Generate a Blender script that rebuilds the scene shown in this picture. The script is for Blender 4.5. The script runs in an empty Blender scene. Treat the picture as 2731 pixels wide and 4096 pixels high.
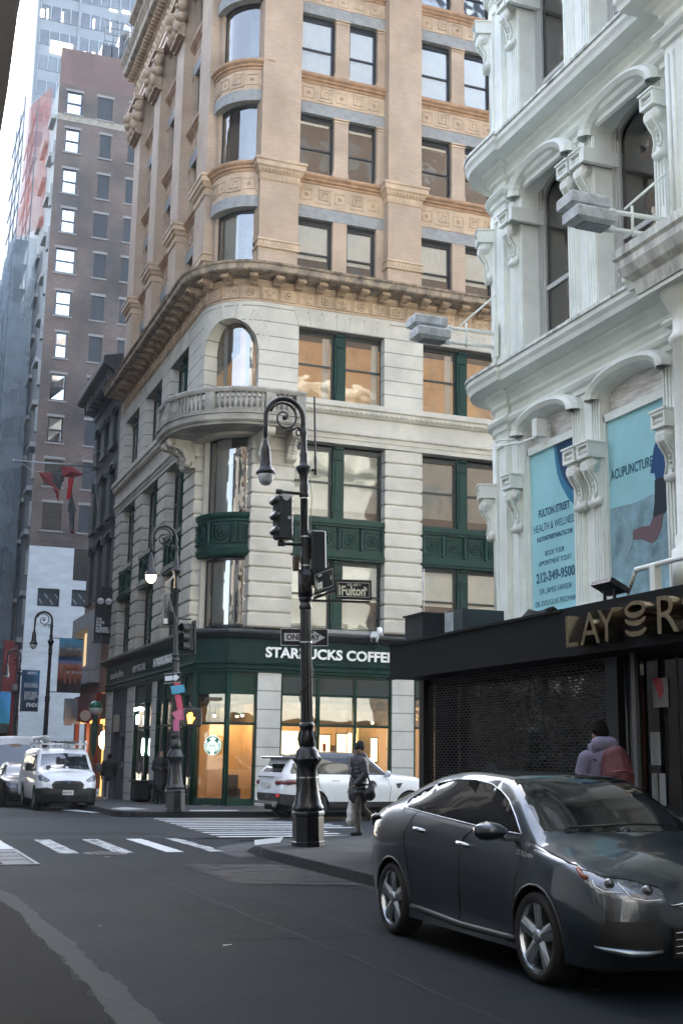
import bpy, bmesh, math, random
from mathutils import Vector, Matrix, Euler
R=math.radians; PI=math.pi; sin=math.sin; cos=math.cos
random.seed(7)
sc=bpy.context.scene; C=sc.collection
# ---------------- camera
cd=bpy.data.cameras.new('camera'); cam=bpy.data.objects.new('camera',cd); C.objects.link(cam); sc.camera=cam
yaw,pit,rol=.364143,.197969,.01481
f_=Vector((sin(yaw)*cos(pit),cos(yaw)*cos(pit),sin(pit))); r_=Vector((cos(yaw),-sin(yaw),0)); u_=r_.cross(f_)
r2=r_*cos(rol)+u_*sin(rol); u2=-r_*sin(rol)+u_*cos(rol)
cam.matrix_world=Matrix(((r2.x,u2.x,-f_.x,0),(r2.y,u2.y,-f_.y,0),(r2.z,u2.z,-f_.z,1.62),(0,0,0,1)))
CAMV=(r2.copy(),u2.copy(),f_.copy())
cd.sensor_fit='VERTICAL'; cd.sensor_height=36; cd.lens=4920.1/4096*36; cd.clip_start=.1; cd.clip_end=3000
# ---------------- world, sun, exposure
SUN_EL,SUN_AZ=38,28      # azimuth from +Y towards +X: the sun stands behind the tan building
w=bpy.data.worlds.new("World"); sc.world=w; w.use_nodes=True
nt=w.node_tree; bg=nt.nodes['Background']; sky=nt.nodes.new('ShaderNodeTexSky'); sky.sky_type='NISHITA'
sky.sun_disc=False; sky.sun_elevation=R(SUN_EL); sky.sun_rotation=R(SUN_AZ); sky.dust_density=2.0; sky.air_density=1.0; sky.ozone_density=1.2
hs=nt.nodes.new('ShaderNodeHueSaturation'); hs.inputs['Saturation'].default_value=.7; nt.links.new(sky.outputs[0],hs.inputs['Color']); nt.links.new(hs.outputs[0],bg.inputs[0]); bg.inputs[1].default_value=.15
sd=bpy.data.lights.new('sun','SUN'); sd.energy=2.0; sd.angle=R(.5); sd.color=(1,.93,.83)
sun=bpy.data.objects.new('sun',sd); C.objects.link(sun)
sdir=Vector((sin(R(SUN_AZ))*cos(R(SUN_EL)),cos(R(SUN_AZ))*cos(R(SUN_EL)),sin(R(SUN_EL))))
sun.rotation_euler=sdir.to_track_quat('Z','Y').to_euler(); sun.location=(20,60,60)
sc.view_settings.view_transform='Standard'; sc.view_settings.look='None'; sc.view_settings.exposure=2.92; sc.view_settings.gamma=1
sc.render.engine='CYCLES'; sc.cycles.use_denoising=True; sc.cycles.max_bounces=6; sc.cycles.diffuse_bounces=3; sc.cycles.glossy_bounces=3
sc.cycles.transmission_bounces=3; sc.cycles.transparent_max_bounces=8; sc.cycles.sample_clamp_indirect=6; sc.cycles.caustics_reflective=False; sc.cycles.caustics_refractive=False
# ---------------- materials
MATS={}
def mat(name,col,rough=.7,metal=0,nscale=0,namt=.15,bump=0,bscale=30,spec=.5,emit=None,estr=0,coat=0,col2=None,detail=4,stretch=None):
    if name in MATS: return MATS[name]
    m=bpy.data.materials.new(name); m.use_nodes=True; n=m.node_tree.nodes; l=m.node_tree.links; b=n['Principled BSDF']
    b.inputs['Base Color'].default_value=(*col,1); b.inputs['Roughness'].default_value=rough; b.inputs['Metallic'].default_value=metal
    b.inputs['Specular IOR Level'].default_value=spec; b.inputs['Coat Weight'].default_value=coat; b.inputs['Coat Roughness'].default_value=.03
    if emit: b.inputs['Emission Color'].default_value=(*emit,1); b.inputs['Emission Strength'].default_value=estr
    if nscale or bump:
        g=n.new('ShaderNodeNewGeometry'); mp=n.new('ShaderNodeMapping'); l.new(g.outputs['Position'],mp.inputs[0])
        if stretch: mp.inputs['Scale'].default_value=stretch
    if nscale:
        t=n.new('ShaderNodeTexNoise'); t.inputs['Scale'].default_value=nscale; t.inputs['Detail'].default_value=detail; t.inputs['Roughness'].default_value=.65; l.new(mp.outputs[0],t.inputs['Vector'])
        r=n.new('ShaderNodeValToRGB'); e=r.color_ramp.elements; e[0].position=.3; e[1].position=.7
        c2=col2 or tuple(c*(1-namt) for c in col); c1=tuple(min(1,c*(1+namt*.6)) for c in col)
        e[0].color=(*c2,1); e[1].color=(*c1,1); l.new(t.outputs[0],r.inputs[0]); l.new(r.outputs[0],b.inputs['Base Color'])
    if bump:
        t2=n.new('ShaderNodeTexNoise'); t2.inputs['Scale'].default_value=bscale; t2.inputs['Detail'].default_value=3; l.new(mp.outputs[0],t2.inputs['Vector'])
        bm=n.new('ShaderNodeBump'); bm.inputs['Strength'].default_value=bump; bm.inputs['Distance'].default_value=.02; l.new(t2.outputs[0],bm.inputs['Height']); l.new(bm.outputs[0],b.inputs['Normal'])
    MATS[name]=m; return m
def brickmat(name,c1,c2,mortar,bw=.21,bh=.068,ms=.008,stain=None,samt=0,sscale=.25,rough=.85,bias=0,patch=None,bumpd=.006,var=(.88,1.06),vscale=1.3):
    m=bpy.data.materials.new(name); m.use_nodes=True; n=m.node_tree.nodes; l=m.node_tree.links; b=n['Principled BSDF']; b.inputs['Roughness'].default_value=rough
    g=n.new('ShaderNodeNewGeometry'); s=n.new('ShaderNodeSeparateXYZ'); l.new(g.outputs['Position'],s.inputs[0])
    a=n.new('ShaderNodeMath'); a.operation='ADD'; l.new(s.outputs[0],a.inputs[0]); l.new(s.outputs[1],a.inputs[1])
    c=n.new('ShaderNodeCombineXYZ'); l.new(a.outputs[0],c.inputs[0]); l.new(s.outputs[2],c.inputs[1])
    t=n.new('ShaderNodeTexBrick'); l.new(c.outputs[0],t.inputs['Vector'])
    for k,v in (('Color1',c1),('Color2',c2),('Mortar',mortar)): t.inputs[k].default_value=(*v,1)
    t.inputs['Scale'].default_value=1; t.inputs['Brick Width'].default_value=bw; t.inputs['Row Height'].default_value=bh; t.inputs['Mortar Size'].default_value=ms; t.inputs['Bias'].default_value=bias
    out=t.outputs['Color']
    ns=n.new('ShaderNodeTexNoise'); ns.inputs['Scale'].default_value=sscale; ns.inputs['Detail'].default_value=7; ns.inputs['Roughness'].default_value=.7; l.new(g.outputs['Position'],ns.inputs['Vector'])
    if stain:
        rr=n.new('ShaderNodeValToRGB'); rr.color_ramp.elements[0].position=.42; rr.color_ramp.elements[1].position=.62; l.new(ns.outputs[0],rr.inputs[0])
        mu=n.new('ShaderNodeMath'); mu.operation='MULTIPLY'; mu.inputs[1].default_value=samt; l.new(rr.outputs[0],mu.inputs[0])
        mx=n.new('ShaderNodeMix'); mx.data_type='RGBA'; l.new(mu.outputs[0],mx.inputs[0]); l.new(out,mx.inputs[6]); mx.inputs[7].default_value=(*stain,1); out=mx.outputs[2]
    n2=n.new('ShaderNodeTexNoise'); n2.inputs['Scale'].default_value=vscale; n2.inputs['Detail'].default_value=5; l.new(g.outputs['Position'],n2.inputs['Vector'])
    mr=n.new('ShaderNodeMapRange'); mr.inputs[1].default_value=.3; mr.inputs[2].default_value=.7; mr.inputs[3].default_value=var[0]; mr.inputs[4].default_value=var[1]; l.new(n2.outputs[0],mr.inputs[0])
    vm=n.new('ShaderNodeVectorMath'); vm.operation='SCALE'; l.new(out,vm.inputs[0]); l.new(mr.outputs[0],vm.inputs['Scale']); l.new(vm.outputs[0],b.inputs['Base Color'])
    bm=n.new('ShaderNodeBump'); bm.inputs['Strength'].default_value=.5; bm.inputs['Distance'].default_value=bumpd; bm.invert=True; l.new(t.outputs['Fac'],bm.inputs['Height']); l.new(bm.outputs[0],b.inputs['Normal'])
    return m
def glassmat(name,tint=(.55,.6,.62),refl=.16,wav=.15,rough=.02):
    m=bpy.data.materials.new(name); m.use_nodes=True; n=m.node_tree.nodes; l=m.node_tree.links; n.remove(n['Principled BSDF']); o=n['Material Output']
    tr=n.new('ShaderNodeBsdfTransparent'); tr.inputs[0].default_value=(*tint,1); gl=n.new('ShaderNodeBsdfGlossy'); gl.inputs['Roughness'].default_value=rough; gl.inputs[0].default_value=(.97,.95,.90,1)
    fr=n.new('ShaderNodeFresnel'); fr.inputs[0].default_value=1.5; ad=n.new('ShaderNodeMath'); ad.operation='ADD'; ad.inputs[1].default_value=refl; l.new(fr.outputs[0],ad.inputs[0])
    cl=n.new('ShaderNodeMath'); cl.operation='MINIMUM'; cl.inputs[1].default_value=1; l.new(ad.outputs[0],cl.inputs[0])
    mx=n.new('ShaderNodeMixShader'); l.new(cl.outputs[0],mx.inputs[0]); l.new(tr.outputs[0],mx.inputs[1]); l.new(gl.outputs[0],mx.inputs[2]); l.new(mx.outputs[0],o.inputs[0])
    if wav:
        g=n.new('ShaderNodeNewGeometry'); t=n.new('ShaderNodeTexNoise'); t.inputs['Scale'].default_value=1.6; t.inputs['Detail'].default_value=1; l.new(g.outputs['Position'],t.inputs['Vector'])
        bm=n.new('ShaderNodeBump'); bm.inputs['Strength'].default_value=wav; bm.inputs['Distance'].default_value=.05; l.new(t.outputs[0],bm.inputs['Height']); l.new(bm.outputs[0],gl.inputs['Normal'])
    m.use_screen_refraction=False if hasattr(m,'use_screen_refraction') else False
    return m
# ---------------- mesh builder
def wmat(o):
    m=Matrix()
    while o: m=o.matrix_basis@m; o=o.parent
    return m
SPLIT={'shopfront_post','pilaster_moulding','stone_balcony','voussoir','pier_cap','window_jamb','impost_block','frieze_ornament','window_sill','hood_and_sill','stone_jamb','roof_tank','rooftop_cabin','red_post','balustrade_pedestal','lit_office','shoulder_strap','shop_partition','torn_sticker','white_disc','printed_bridge_tower','mounting_arm','banner_rod','eyes','tower_fin','door_pillar','headlamp_rim','running_light','corner_post','brick_jamb','arm','amber_reflector','bumper_lip','bumper_intake','headlamp','sill_trim','wheel_arch_lip','tail_lamp','wing_mirror','side_window','menu_frame','projector_lens','tyre','pane'}
class MB:
    def __init__(s): s.v=[]; s.f=[]; s.sm=[]; s.M=Matrix(); s.smooth=False
    def add(s,vs,fs,smooth=None):
        b=len(s.v); M=s.M; s.v+=[tuple(M@Vector(p)) for p in vs]; s.f+=[tuple(b+i for i in f) for f in fs]; s.sm+=[s.smooth if smooth is None else smooth]*len(fs); return s
    def box(s,x0,x1,y0,y1,z0,z1,b=0):
        if b<=0:
            return s.add([(x,y,z) for z in (z0,z1) for y in (y0,y1) for x in (x0,x1)],[(0,2,3,1),(4,5,7,6),(0,1,5,4),(2,6,7,3),(0,4,6,2),(1,3,7,5)])
        P=[]; 
        for zz,ins in ((z0,b),(z0+b,0),(z1-b,0),(z1,b)):
            i=ins
            P+= [(x0+b+i*0 if 0 else x0+i+ (b if i==0 else 0),y0+i,zz)]*0
            a0,a1,c0,c1=x0+i,x1-i,y0+i,y1-i
            k=b if i==0 else b*.3
            P+=[(a0+k,c0,zz),(a1-k,c0,zz),(a1,c0+k,zz),(a1,c1-k,zz),(a1-k,c1,zz),(a0+k,c1,zz),(a0,c1-k,zz),(a0,c0+k,zz)]
        F=[tuple(range(7,-1,-1)),tuple(range(24,32))]
        for r in range(3):
            for i in range(8): F.append((r*8+i,r*8+(i+1)%8,(r+1)*8+(i+1)%8,(r+1)*8+i))
        return s.add(P,F)
    def quad(s,a,b,c,d): return s.add([a,b,c,d],[(0,1,2,3)])
    def lathe(s,prof,cx=0,cy=0,seg=12,a0=0,a1=2*PI,smooth=True,cap=True):
        full=abs(a1-a0-2*PI)<1e-6; n=seg if full else seg+1; V=[];F=[]
        for r,z in prof:
            for i in range(n):
                a=a0+(a1-a0)*i/seg; V.append((cx+r*cos(a),cy+r*sin(a),z))
        for j in range(len(prof)-1):
            for i in range(seg):
                k=(i+1)%n; F.append((j*n+i,j*n+k,(j+1)*n+k,(j+1)*n+i))
        if cap and full:
            if prof[0][0]>1e-4: F.append(tuple(range(n-1,-1,-1)))
            if prof[-1][0]>1e-4: F.append(tuple((len(prof)-1)*n+i for i in range(n)))
        return s.add(V,F,smooth)
    def tube(s,pts,rad,seg=8,cap=True,smooth=True,flat=None):
        pts=[Vector(p) for p in pts]; n=len(pts); rr=rad if isinstance(rad,(list,tuple)) else [rad]*n
        V=[];F=[]; t0=(pts[1]-pts[0]).normalized(); up=Vector((0,0,1)) if abs(t0.z)<.9 else Vector((1,0,0)); u=t0.cross(up).normalized()
        for i,p in enumerate(pts):
            t=(pts[min(i+1,n-1)]-pts[max(i-1,0)]).normalized(); u=(u-t*u.dot(t)).normalized(); v=t.cross(u)
            for k in range(seg):
                a=2*PI*k/seg; V.append(tuple(p+u*(rr[i]*cos(a))+v*(rr[i]*(flat or 1)*sin(a))))
        for i in range(n-1):
            for k in range(seg): F.append((i*seg+k,i*seg+(k+1)%seg,(i+1)*seg+(k+1)%seg,(i+1)*seg+k))
        if cap: F.append(tuple(range(seg-1,-1,-1))); F.append(tuple((n-1)*seg+k for k in range(seg)))
        return s.add(V,F,smooth)
    def ball(s,c,r,seg=10,ring=6,sx=1,sy=1,sz=1):
        V=[];F=[]
        for j in range(ring+1):
            b=-PI/2+PI*j/ring
            for i in range(seg):
                a=2*PI*i/seg; V.append((c[0]+r*sx*cos(b)*cos(a),c[1]+r*sy*cos(b)*sin(a),c[2]+r*sz*sin(b)))
        for j in range(ring):
            for i in range(seg): F.append((j*seg+i,j*seg+(i+1)%seg,(j+1)*seg+(i+1)%seg,(j+1)*seg+i))
        return s.add(V,F,True)
    def prism(s,poly,mp,d0,d1,smooth=False):
        n=len(poly); V=[mp(u,z,d0) for u,z in poly]+[mp(u,z,d1) for u,z in poly]
        F=[tuple(range(n)),tuple(range(2*n-1,n-1,-1))]+[(i,(i+1)%n,n+(i+1)%n,n+i) for i in range(n)]
        return s.add(V,F,smooth)
    def mbox(s,mp,u0,u1,z0,z1,d0,d1): return s.prism([(u0,z0),(u1,z0),(u1,z1),(u0,z1)],mp,d0,d1)
    def sweep(s,path,prof,closed=False,capends=True,smooth=False):
        # path: plan points; outward = right of travel; prof: (offset,z)
        n=len(path); N=[]
        for i in range(n):
            a=Vector(path[i-1]) if (i>0 or closed) else None; b=Vector(path[i]); c=Vector(path[(i+1)%n]) if (i<n-1 or closed) else None
            ds=[]
            if a is not None: ds.append((b-a).normalized())
            if c is not None: ds.append((c-b).normalized())
            ns=[Vector((d.y,-d.x)) for d in ds]
            m=ns[0] if len(ns)==1 else (ns[0]+ns[1]); m=m.normalized(); k=1/max(.3,m.dot(ns[0])); N.append(m*k)
        V=[];F=[];P=len(prof)
        for i in range(n):
            for d,z in prof: V.append((path[i][0]+N[i].x*d,path[i][1]+N[i].y*d,z))
        for i in range(n if closed else n-1):
            j=(i+1)%n
            for k in range(P-1): F.append((i*P+k,j*P+k,j*P+k+1,i*P+k+1))
        if capends and not closed: F.append(tuple(range(P))); F.append(tuple((n-1)*P+k for k in range(P-1,-1,-1)))
        return s.add(V,F,smooth)
    def build(s,name,m,parent=None,**kw):
        if name in SPLIT and parent is not None:
            gs=s.groups()
            if len(gs)>1:
                for g in gs: q=MB(); ix={}; q.f=[]
                for g in gs:
                    q=MB(); ix={}
                    for fi in g:
                        ff=[]
                        for v in s.f[fi]:
                            if v not in ix: ix[v]=len(q.v); q.v.append(s.v[v])
                            ff.append(ix[v])
                        q.f.append(tuple(ff)); q.sm.append(s.sm[fi])
                    o=q._build(name,m,parent,**kw)
                return o
        return s._build(name,m,parent,**kw)
    def groups(s):
        p=list(range(len(s.v)))
        def fd(a):
            while p[a]!=a: p[a]=p[p[a]]; a=p[a]
            return a
        for f in s.f:
            r=fd(f[0])
            for v in f[1:]: p[fd(v)]=r
        B={}
        for i,v in enumerate(s.v):
            r=fd(i); b=B.get(r)
            if b is None: B[r]=[list(v),list(v)]
            else:
                for k in range(3): b[0][k]=min(b[0][k],v[k]); b[1][k]=max(b[1][k],v[k])
        K=list(B); e=.012; q={k:k for k in K}
        def f2(a):
            while q[a]!=a: a=q[a]
            return a
        for i in range(len(K)):
            for j in range(i+1,len(K)):
                a,b=B[K[i]],B[K[j]]
                if all(a[0][k]-e<=b[1][k] and b[0][k]-e<=a[1][k] for k in range(3)): q[f2(K[i])]=f2(K[j])
        G={}
        for fi,f in enumerate(s.f): G.setdefault(f2(fd(f[0])),[]).append(fi)
        return list(G.values())
    def _build(s,name,m,parent=None,**kw):
        me=bpy.data.meshes.new(name); o=bpy.data.objects.new(name,me); C.objects.link(o)
        V=s.v
        if parent is not None:
            o.parent=parent; I=wmat(parent).inverted(); V=[tuple(I@Vector(p)) for p in V]
        me.from_pydata(V,[],s.f); me.materials.append(m)
        if any(s.sm): me.polygons.foreach_set('use_smooth',s.sm)
        bm=bmesh.new(); bm.from_mesh(me); bmesh.ops.recalc_face_normals(bm,faces=bm.faces); bm.to_mesh(me); bm.free()
        me.update()
        for k,v in kw.items(): o[k]=v
        return o
def tag(o,label=None,cat=None,group=None,kind=None):
    if label: o['label']=label
    if cat: o['category']=cat
    if group: o['group']=group
    if kind: o['kind']=kind
    return o
def thing(name,loc,label,cat,group=None,rz=0):
    o=bpy.data.objects.new(name,None); C.objects.link(o); o.location=loc; o.rotation_euler=(0,0,rz); o.empty_display_size=.2
    return tag(o,label,cat,group)
def copy_tree(o,parent=None):
    c=o.copy(); C.objects.link(c); c.parent=parent
    for ch in [x for x in KIDS.get(o.name,[])]: copy_tree(ch,c)
    return c
KIDS={}
def index_kids(o):
    st=[o]
    while st:
        p=st.pop(); KIDS[p.name]=list(p.children); st+=list(p.children)
def inst(src,parent,M):
    # a part copied from src (shares its mesh), placed by matrix M in world space
    o=src.copy(); C.objects.link(o); o.parent=parent; o.matrix_basis=(wmat(parent).inverted() if parent else Matrix())@M; return o
def text_mesh(txt,size,M,m,name,parent,ext=.004,bold=0,sx=1,align='LEFT',spacing=1):
    cu=bpy.data.curves.new(name,'FONT'); cu.body=txt; cu.size=size; cu.extrude=ext; cu.offset=bold; cu.align_x=align; cu.resolution_u=3; cu.space_character=spacing
    t=bpy.data.objects.new(name,cu); C.objects.link(t); dg=bpy.context.evaluated_depsgraph_get(); dg.update()
    me=bpy.data.meshes.new_from_object(t.evaluated_get(dg)); bpy.data.objects.remove(t); bpy.data.curves.remove(cu)
    S=Matrix.Diagonal((sx,1,1,1)); W=M@S
    if parent: W=wmat(parent).inverted()@W
    me.transform(W); me.materials.clear(); me.materials.append(m)
    o=bpy.data.objects.new(name,me); C.objects.link(o); o.parent=parent; return o
def fit_text(o,w):
    vs=[v.co for v in o.data.vertices]; xs=[max(abs((a-vs[0]).length) for a in vs)]
    return o
def face_mat(o,x,n):
    # text frame: origin o, text direction x, facing direction n
    x=Vector(x).normalized(); n=Vector(n).normalized(); y=n.cross(x); return Matrix(((x.x,y.x,n.x,o[0]),(x.y,y.y,n.y,o[1]),(x.z,y.z,n.z,o[2]),(0,0,0,1)))
def facade(mb,u0,u1,z0,z1,holes,mp,d=0,depth=.4):
    us=sorted({u0,u1,*[h[0] for h in holes],*[h[1] for h in holes]}); zs=sorted({z0,z1,*[h[2] for h in holes],*[h[3] for h in holes]})
    for i in range(len(us)-1):
        for j in range(len(zs)-1):
            a,b,c,e=us[i],us[i+1],zs[j],zs[j+1]; cx,cz=(a+b)/2,(c+e)/2
            if any(h[0]<cx<h[1] and h[2]<cz<h[3] for h in holes): continue
            mb.quad(mp(a,c,d),mp(b,c,d),mp(b,e,d),mp(a,e,d))
    for h in holes:
        a,b,c,e=h[:4]; D=d-depth
        mb.quad(mp(a,c,d),mp(a,e,d),mp(a,e,D),mp(a,c,D)); mb.quad(mp(b,c,d),mp(b,e,d),mp(b,e,D),mp(b,c,D))
        mb.quad(mp(a,e,d),mp(b,e,d),mp(b,e,D),mp(a,e,D)); mb.quad(mp(a,c,d),mp(b,c,d),mp(b,c,D),mp(a,c,D))
def arcpts(cx,cy,r,a0,a1,n): return [(cx+r*cos(R(a0+(a1-a0)*i/n)),cy+r*sin(R(a0+(a1-a0)*i/n))) for i in range(n+1)]
def GZ(y): return 0 if y<37 else -.02*(y-37)
# ---------------- shared materials
M_black=mat('black_paint',(0.0048,0.0052,0.006),.35,bump=.08,bscale=60)
M_lamp=mat('lamp_post_paint',(0.0048,0.0056,0.0068),.3,bump=.25,bscale=25,nscale=8,namt=.4)
M_rubber=mat('rubber',(0.0048,0.0048,0.0052),.8)
M_dark=mat('dark_void',(0.004,0.0044,0.0048),.9)
M_chrome=mat('chrome',(.75,.76,.78),.12,1)
M_steel=mat('steel',(.45,.46,.48),.35,1)
M_white=mat('white_paint',(.72,.73,.73),.5)
M_glass=glassmat('window_glass',(.95,.96,.96),.015,.12)
M_room=mat('room_interior',(.09,.085,.08),.9)
M_blind=mat('roller_blind',(.42,.43,.42),.8,nscale=2,namt=.1)
# ================= ground, roads, pavements =================
def flatmat(name,base,c2,scale,spots,rough=.85,bump=.5):
    m=bpy.data.materials.new(name); m.use_nodes=True; n=m.node_tree.nodes; l=m.node_tree.links; b=n['Principled BSDF']; b.inputs['Specular IOR Level'].default_value=.12
    g=n.new('ShaderNodeNewGeometry')
    t=n.new('ShaderNodeTexNoise'); t.inputs['Scale'].default_value=scale; t.inputs['Detail'].default_value=8; t.inputs['Roughness'].default_value=.7; l.new(g.outputs['Position'],t.inputs['Vector'])
    r=n.new('ShaderNodeValToRGB'); r.color_ramp.elements[0].position=.3; r.color_ramp.elements[1].position=.72; r.color_ramp.elements[0].color=(*base,1); r.color_ramp.elements[1].color=(*c2,1); l.new(t.outputs[0],r.inputs[0])
    t2=n.new('ShaderNodeTexNoise'); t2.inputs['Scale'].default_value=45; t2.inputs['Detail'].default_value=6; l.new(g.outputs['Position'],t2.inputs['Vector'])
    r2=n.new('ShaderNodeValToRGB'); r2.color_ramp.elements[0].position=.35; r2.color_ramp.elements[1].position=.7; r2.color_ramp.elements[0].color=(.45,.45,.45,1); r2.color_ramp.elements[1].color=(1.8,1.8,1.8,1); l.new(t2.outputs[0],r2.inputs[0])
    mx=n.new('ShaderNodeMix'); mx.data_type='RGBA'; mx.blend_type='MULTIPLY'; mx.inputs[0].default_value=1; l.new(r.outputs[0],mx.inputs[6]); l.new(r2.outputs[0],mx.inputs[7])
    v=n.new('ShaderNodeTexVoronoi'); v.inputs['Scale'].default_value=2.2; l.new(g.outputs['Position'],v.inputs['Vector'])
    r3=n.new('ShaderNodeValToRGB'); r3.color_ramp.elements[0].position=.02; r3.color_ramp.elements[1].position=.035; r3.color_ramp.elements[0].color=(*spots,1); r3.color_ramp.elements[1].color=(0,0,0,1); l.new(v.outputs['Distance'],r3.inputs[0])
    a=n.new('ShaderNodeMix'); a.data_type='RGBA'; a.blend_type='ADD'; a.inputs[0].default_value=1; l.new(mx.outputs[2],a.inputs[6]); l.new(r3.outputs[0],a.inputs[7]); l.new(a.outputs[2],b.inputs['Base Color'])
    mr=n.new('ShaderNodeMapRange'); mr.inputs[3].default_value=rough-.25; mr.inputs[4].default_value=rough; l.new(t.outputs[0],mr.inputs[0]); l.new(mr.outputs[0],b.inputs['Roughness'])
    bm=n.new('ShaderNodeBump'); bm.inputs['Strength'].default_value=bump; bm.inputs['Distance'].default_value=.012; l.new(t2.outputs[0],bm.inputs['Height']); l.new(bm.outputs[0],b.inputs['Normal'])
    return m
M_asph=flatmat('asphalt',(.0026,.0050,.0074),(.0086,.0136,.0180),.55,(.02,.02,.02))
M_asph2=flatmat('asphalt_intersection',(.0085,.0125,.0155),(.0205,.0255,.0295),.7,(.015,.015,.015))
M_asph3=flatmat('rough_brown_asphalt',(.0034,.0046,.0046),(.0135,.0130,.0115),1.6,(.03,.03,.028),.95,.9)
M_seal=mat('asphalt_seam',(.0098,.0128,.0152),.85,nscale=6,namt=.35,bump=.2,bscale=50)
M_side=mat('pavement_concrete',(0.0115,0.0158,0.0188),.9,nscale=1.1,namt=.4,bump=.25,bscale=60)
M_curb=mat('curb_stone',(0.012,0.0132,0.0132),.85,nscale=3,namt=.5,bump=.3,bscale=30)
M_joint=mat('pavement_joint',(0.0084,0.0096,0.0108),.95)
def wornpaint(name,col,thr=.42,under=(.016,.019,.022)):
    m=mat(name,col,.75); n=m.node_tree.nodes; l=m.node_tree.links; b=n['Principled BSDF']; g=n.new('ShaderNodeNewGeometry')
    t=n.new('ShaderNodeTexNoise'); t.inputs['Scale'].default_value=4.5; t.inputs['Detail'].default_value=8; t.inputs['Roughness'].default_value=.75; l.new(g.outputs['Position'],t.inputs['Vector'])
    r=n.new('ShaderNodeValToRGB'); r.color_ramp.elements[0].position=thr-.06; r.color_ramp.elements[1].position=thr+.05; r.color_ramp.elements[0].color=(*under,1); r.color_ramp.elements[1].color=(*col,1); l.new(t.outputs[0],r.inputs[0]); l.new(r.outputs[0],b.inputs['Base Color'])
    return m
M_line=wornpaint('road_marking_paint',(.42,.44,.44),.38)
M_line2=wornpaint('worn_marking_paint',(.32,.34,.34),.47)
def fray(poly,amp,step=.12):
    out=[]; rf=random.Random(11)
    for (a,b),(c,d) in zip(poly,poly[1:]+poly[:1]):
        L=math.dist((a,b),(c,d)); n=max(1,int(L/step)) if a>-1 and c>-1 else 1
        for k in range(n): out.append((a+(c-a)*k/n+(rf.uniform(-amp,amp) if n>1 else 0),b+(d-b)*k/n))
    return out
def sheet(name,poly,z,ma,kind='structure',zf=None):
    m=MB(); m.add([(x,y,(zf(y) if zf else 0)+z) for x,y in poly],[tuple(range(len(poly)))]); return m.build(name,ma,None,kind=kind)
m=MB(); ys=[-60,37,60,100,160,400]
for a,b in zip(ys,ys[1:]): m.quad((-160,a,GZ(a)-.012),(250,a,GZ(a)-.012),(250,b,GZ(b)-.012),(-160,b,GZ(b)-.012))
m.build('ground',M_asph,None,kind='structure')
m=MB()
for a,b in zip(ys,ys[1:]): m.quad((-1.6,a,GZ(a)),(6.5,a,GZ(a)),(6.5,b,GZ(b)),(-1.6,b,GZ(b)))
m.build('nassau_road',M_asph,None,kind='structure')
sheet('crossing_road',[(-60,25.05),(60,25.05),(60,33.6),(-60,33.6)],.004,M_asph2)
sheet('rough_road_patch',[(-1.6,4),(1.58,4),(1.6,8.0),(1.66,8.8),(1.6,9.0),(1.72,9.43),(1.6,9.6),(1.66,10.1),(1.64,10.4),(1.69,10.95),(1.65,11.2),(1.68,11.8),(1.62,12.1),(1.67,12.5),(1.7,13.8),(1.62,14.72),(1.2,15.6),(.2,15.9),(-1.6,16)],.0035,M_asph3)
sheet('road_seam',fray([(1.58,4),(1.9,4),(1.89,7.9),(1.87,8.55),(1.92,9.17),(1.86,10.14),(1.91,11.6),(1.86,12.8),(1.85,14),(1.84,15.4),(1.7,16.1),(.9,16.7),(-1.6,17),(-1.6,16),(.2,15.9),(1.2,15.6),(1.62,14.72),(1.7,13.8),(1.67,12.5),(1.65,11.2),(1.69,10.95),(1.65,9.6),(1.69,9.43),(1.64,9.0),(1.6,8)],.02),.0042,M_seal)
def crackline(pts,w,name,ma):
    m=MB(); V=[]
    for i,p in enumerate(pts):
        a=Vector(pts[max(i-1,0)]); b=Vector(pts[min(i+1,len(pts)-1)]); d=(b-a).normalized(); nn=Vector((d.y,-d.x))*w*random.uniform(.5,1.3)
        V+=[(p[0]+nn.x,p[1]+nn.y,.0044),(p[0]-nn.x,p[1]-nn.y,.0044)]
    m.add(V,[(2*i,2*i+1,2*i+3,2*i+2) for i in range(len(pts)-1)]); m.build(name,ma,None,kind='structure')
crackline([(3.9+.03*random.uniform(-1,1)+.006*(20-y),y) for y in [20-.5*i for i in range(30)]],.012,'road_crack',mat('crack_seal',(.011,.014,.017),.9))
# crosswalk stripes
def line_obj(poly,z=.0075,ma=None,grp='',lab=''):
    o=sheet('crosswalk_stripe',poly,z,ma or M_line); return o
def jag(x0,x1,y0,y1,n=10,j=.02):
    L=[(x0+random.uniform(-j,j),y0+(y1-y0)*i/n) for i in range(n+1)]; Rr=[(x1+random.uniform(-j,j),y1-(y1-y0)*i/n) for i in range(n+1)]; return L+Rr
for k,x in enumerate((-1.3,-.4,.5,1.42,2.34,3.27,4.19,5.06,5.85)): line_obj(jag(x,x+(.31 if k<8 else .24),21.45,24.95,12,.012 if k<8 else .04),ma=M_line2 if k in(5,6,8) else M_line)
for k in range(11):
    y=25.2+.735*k; x0=7.05+.03*k; line_obj([(x0,y),(10.0 if k in(0,1,2,3) else 11.2,y),(10.0 if k in(0,1,2,3) else 11.2,y+.3),(x0,y+.3)],ma=M_line if k!=3 else M_line2)
for p in ([(5.75,38.1),(6.35,36.3),(6.6,36.3),(6.2,38.1)],): line_obj(p)
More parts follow.
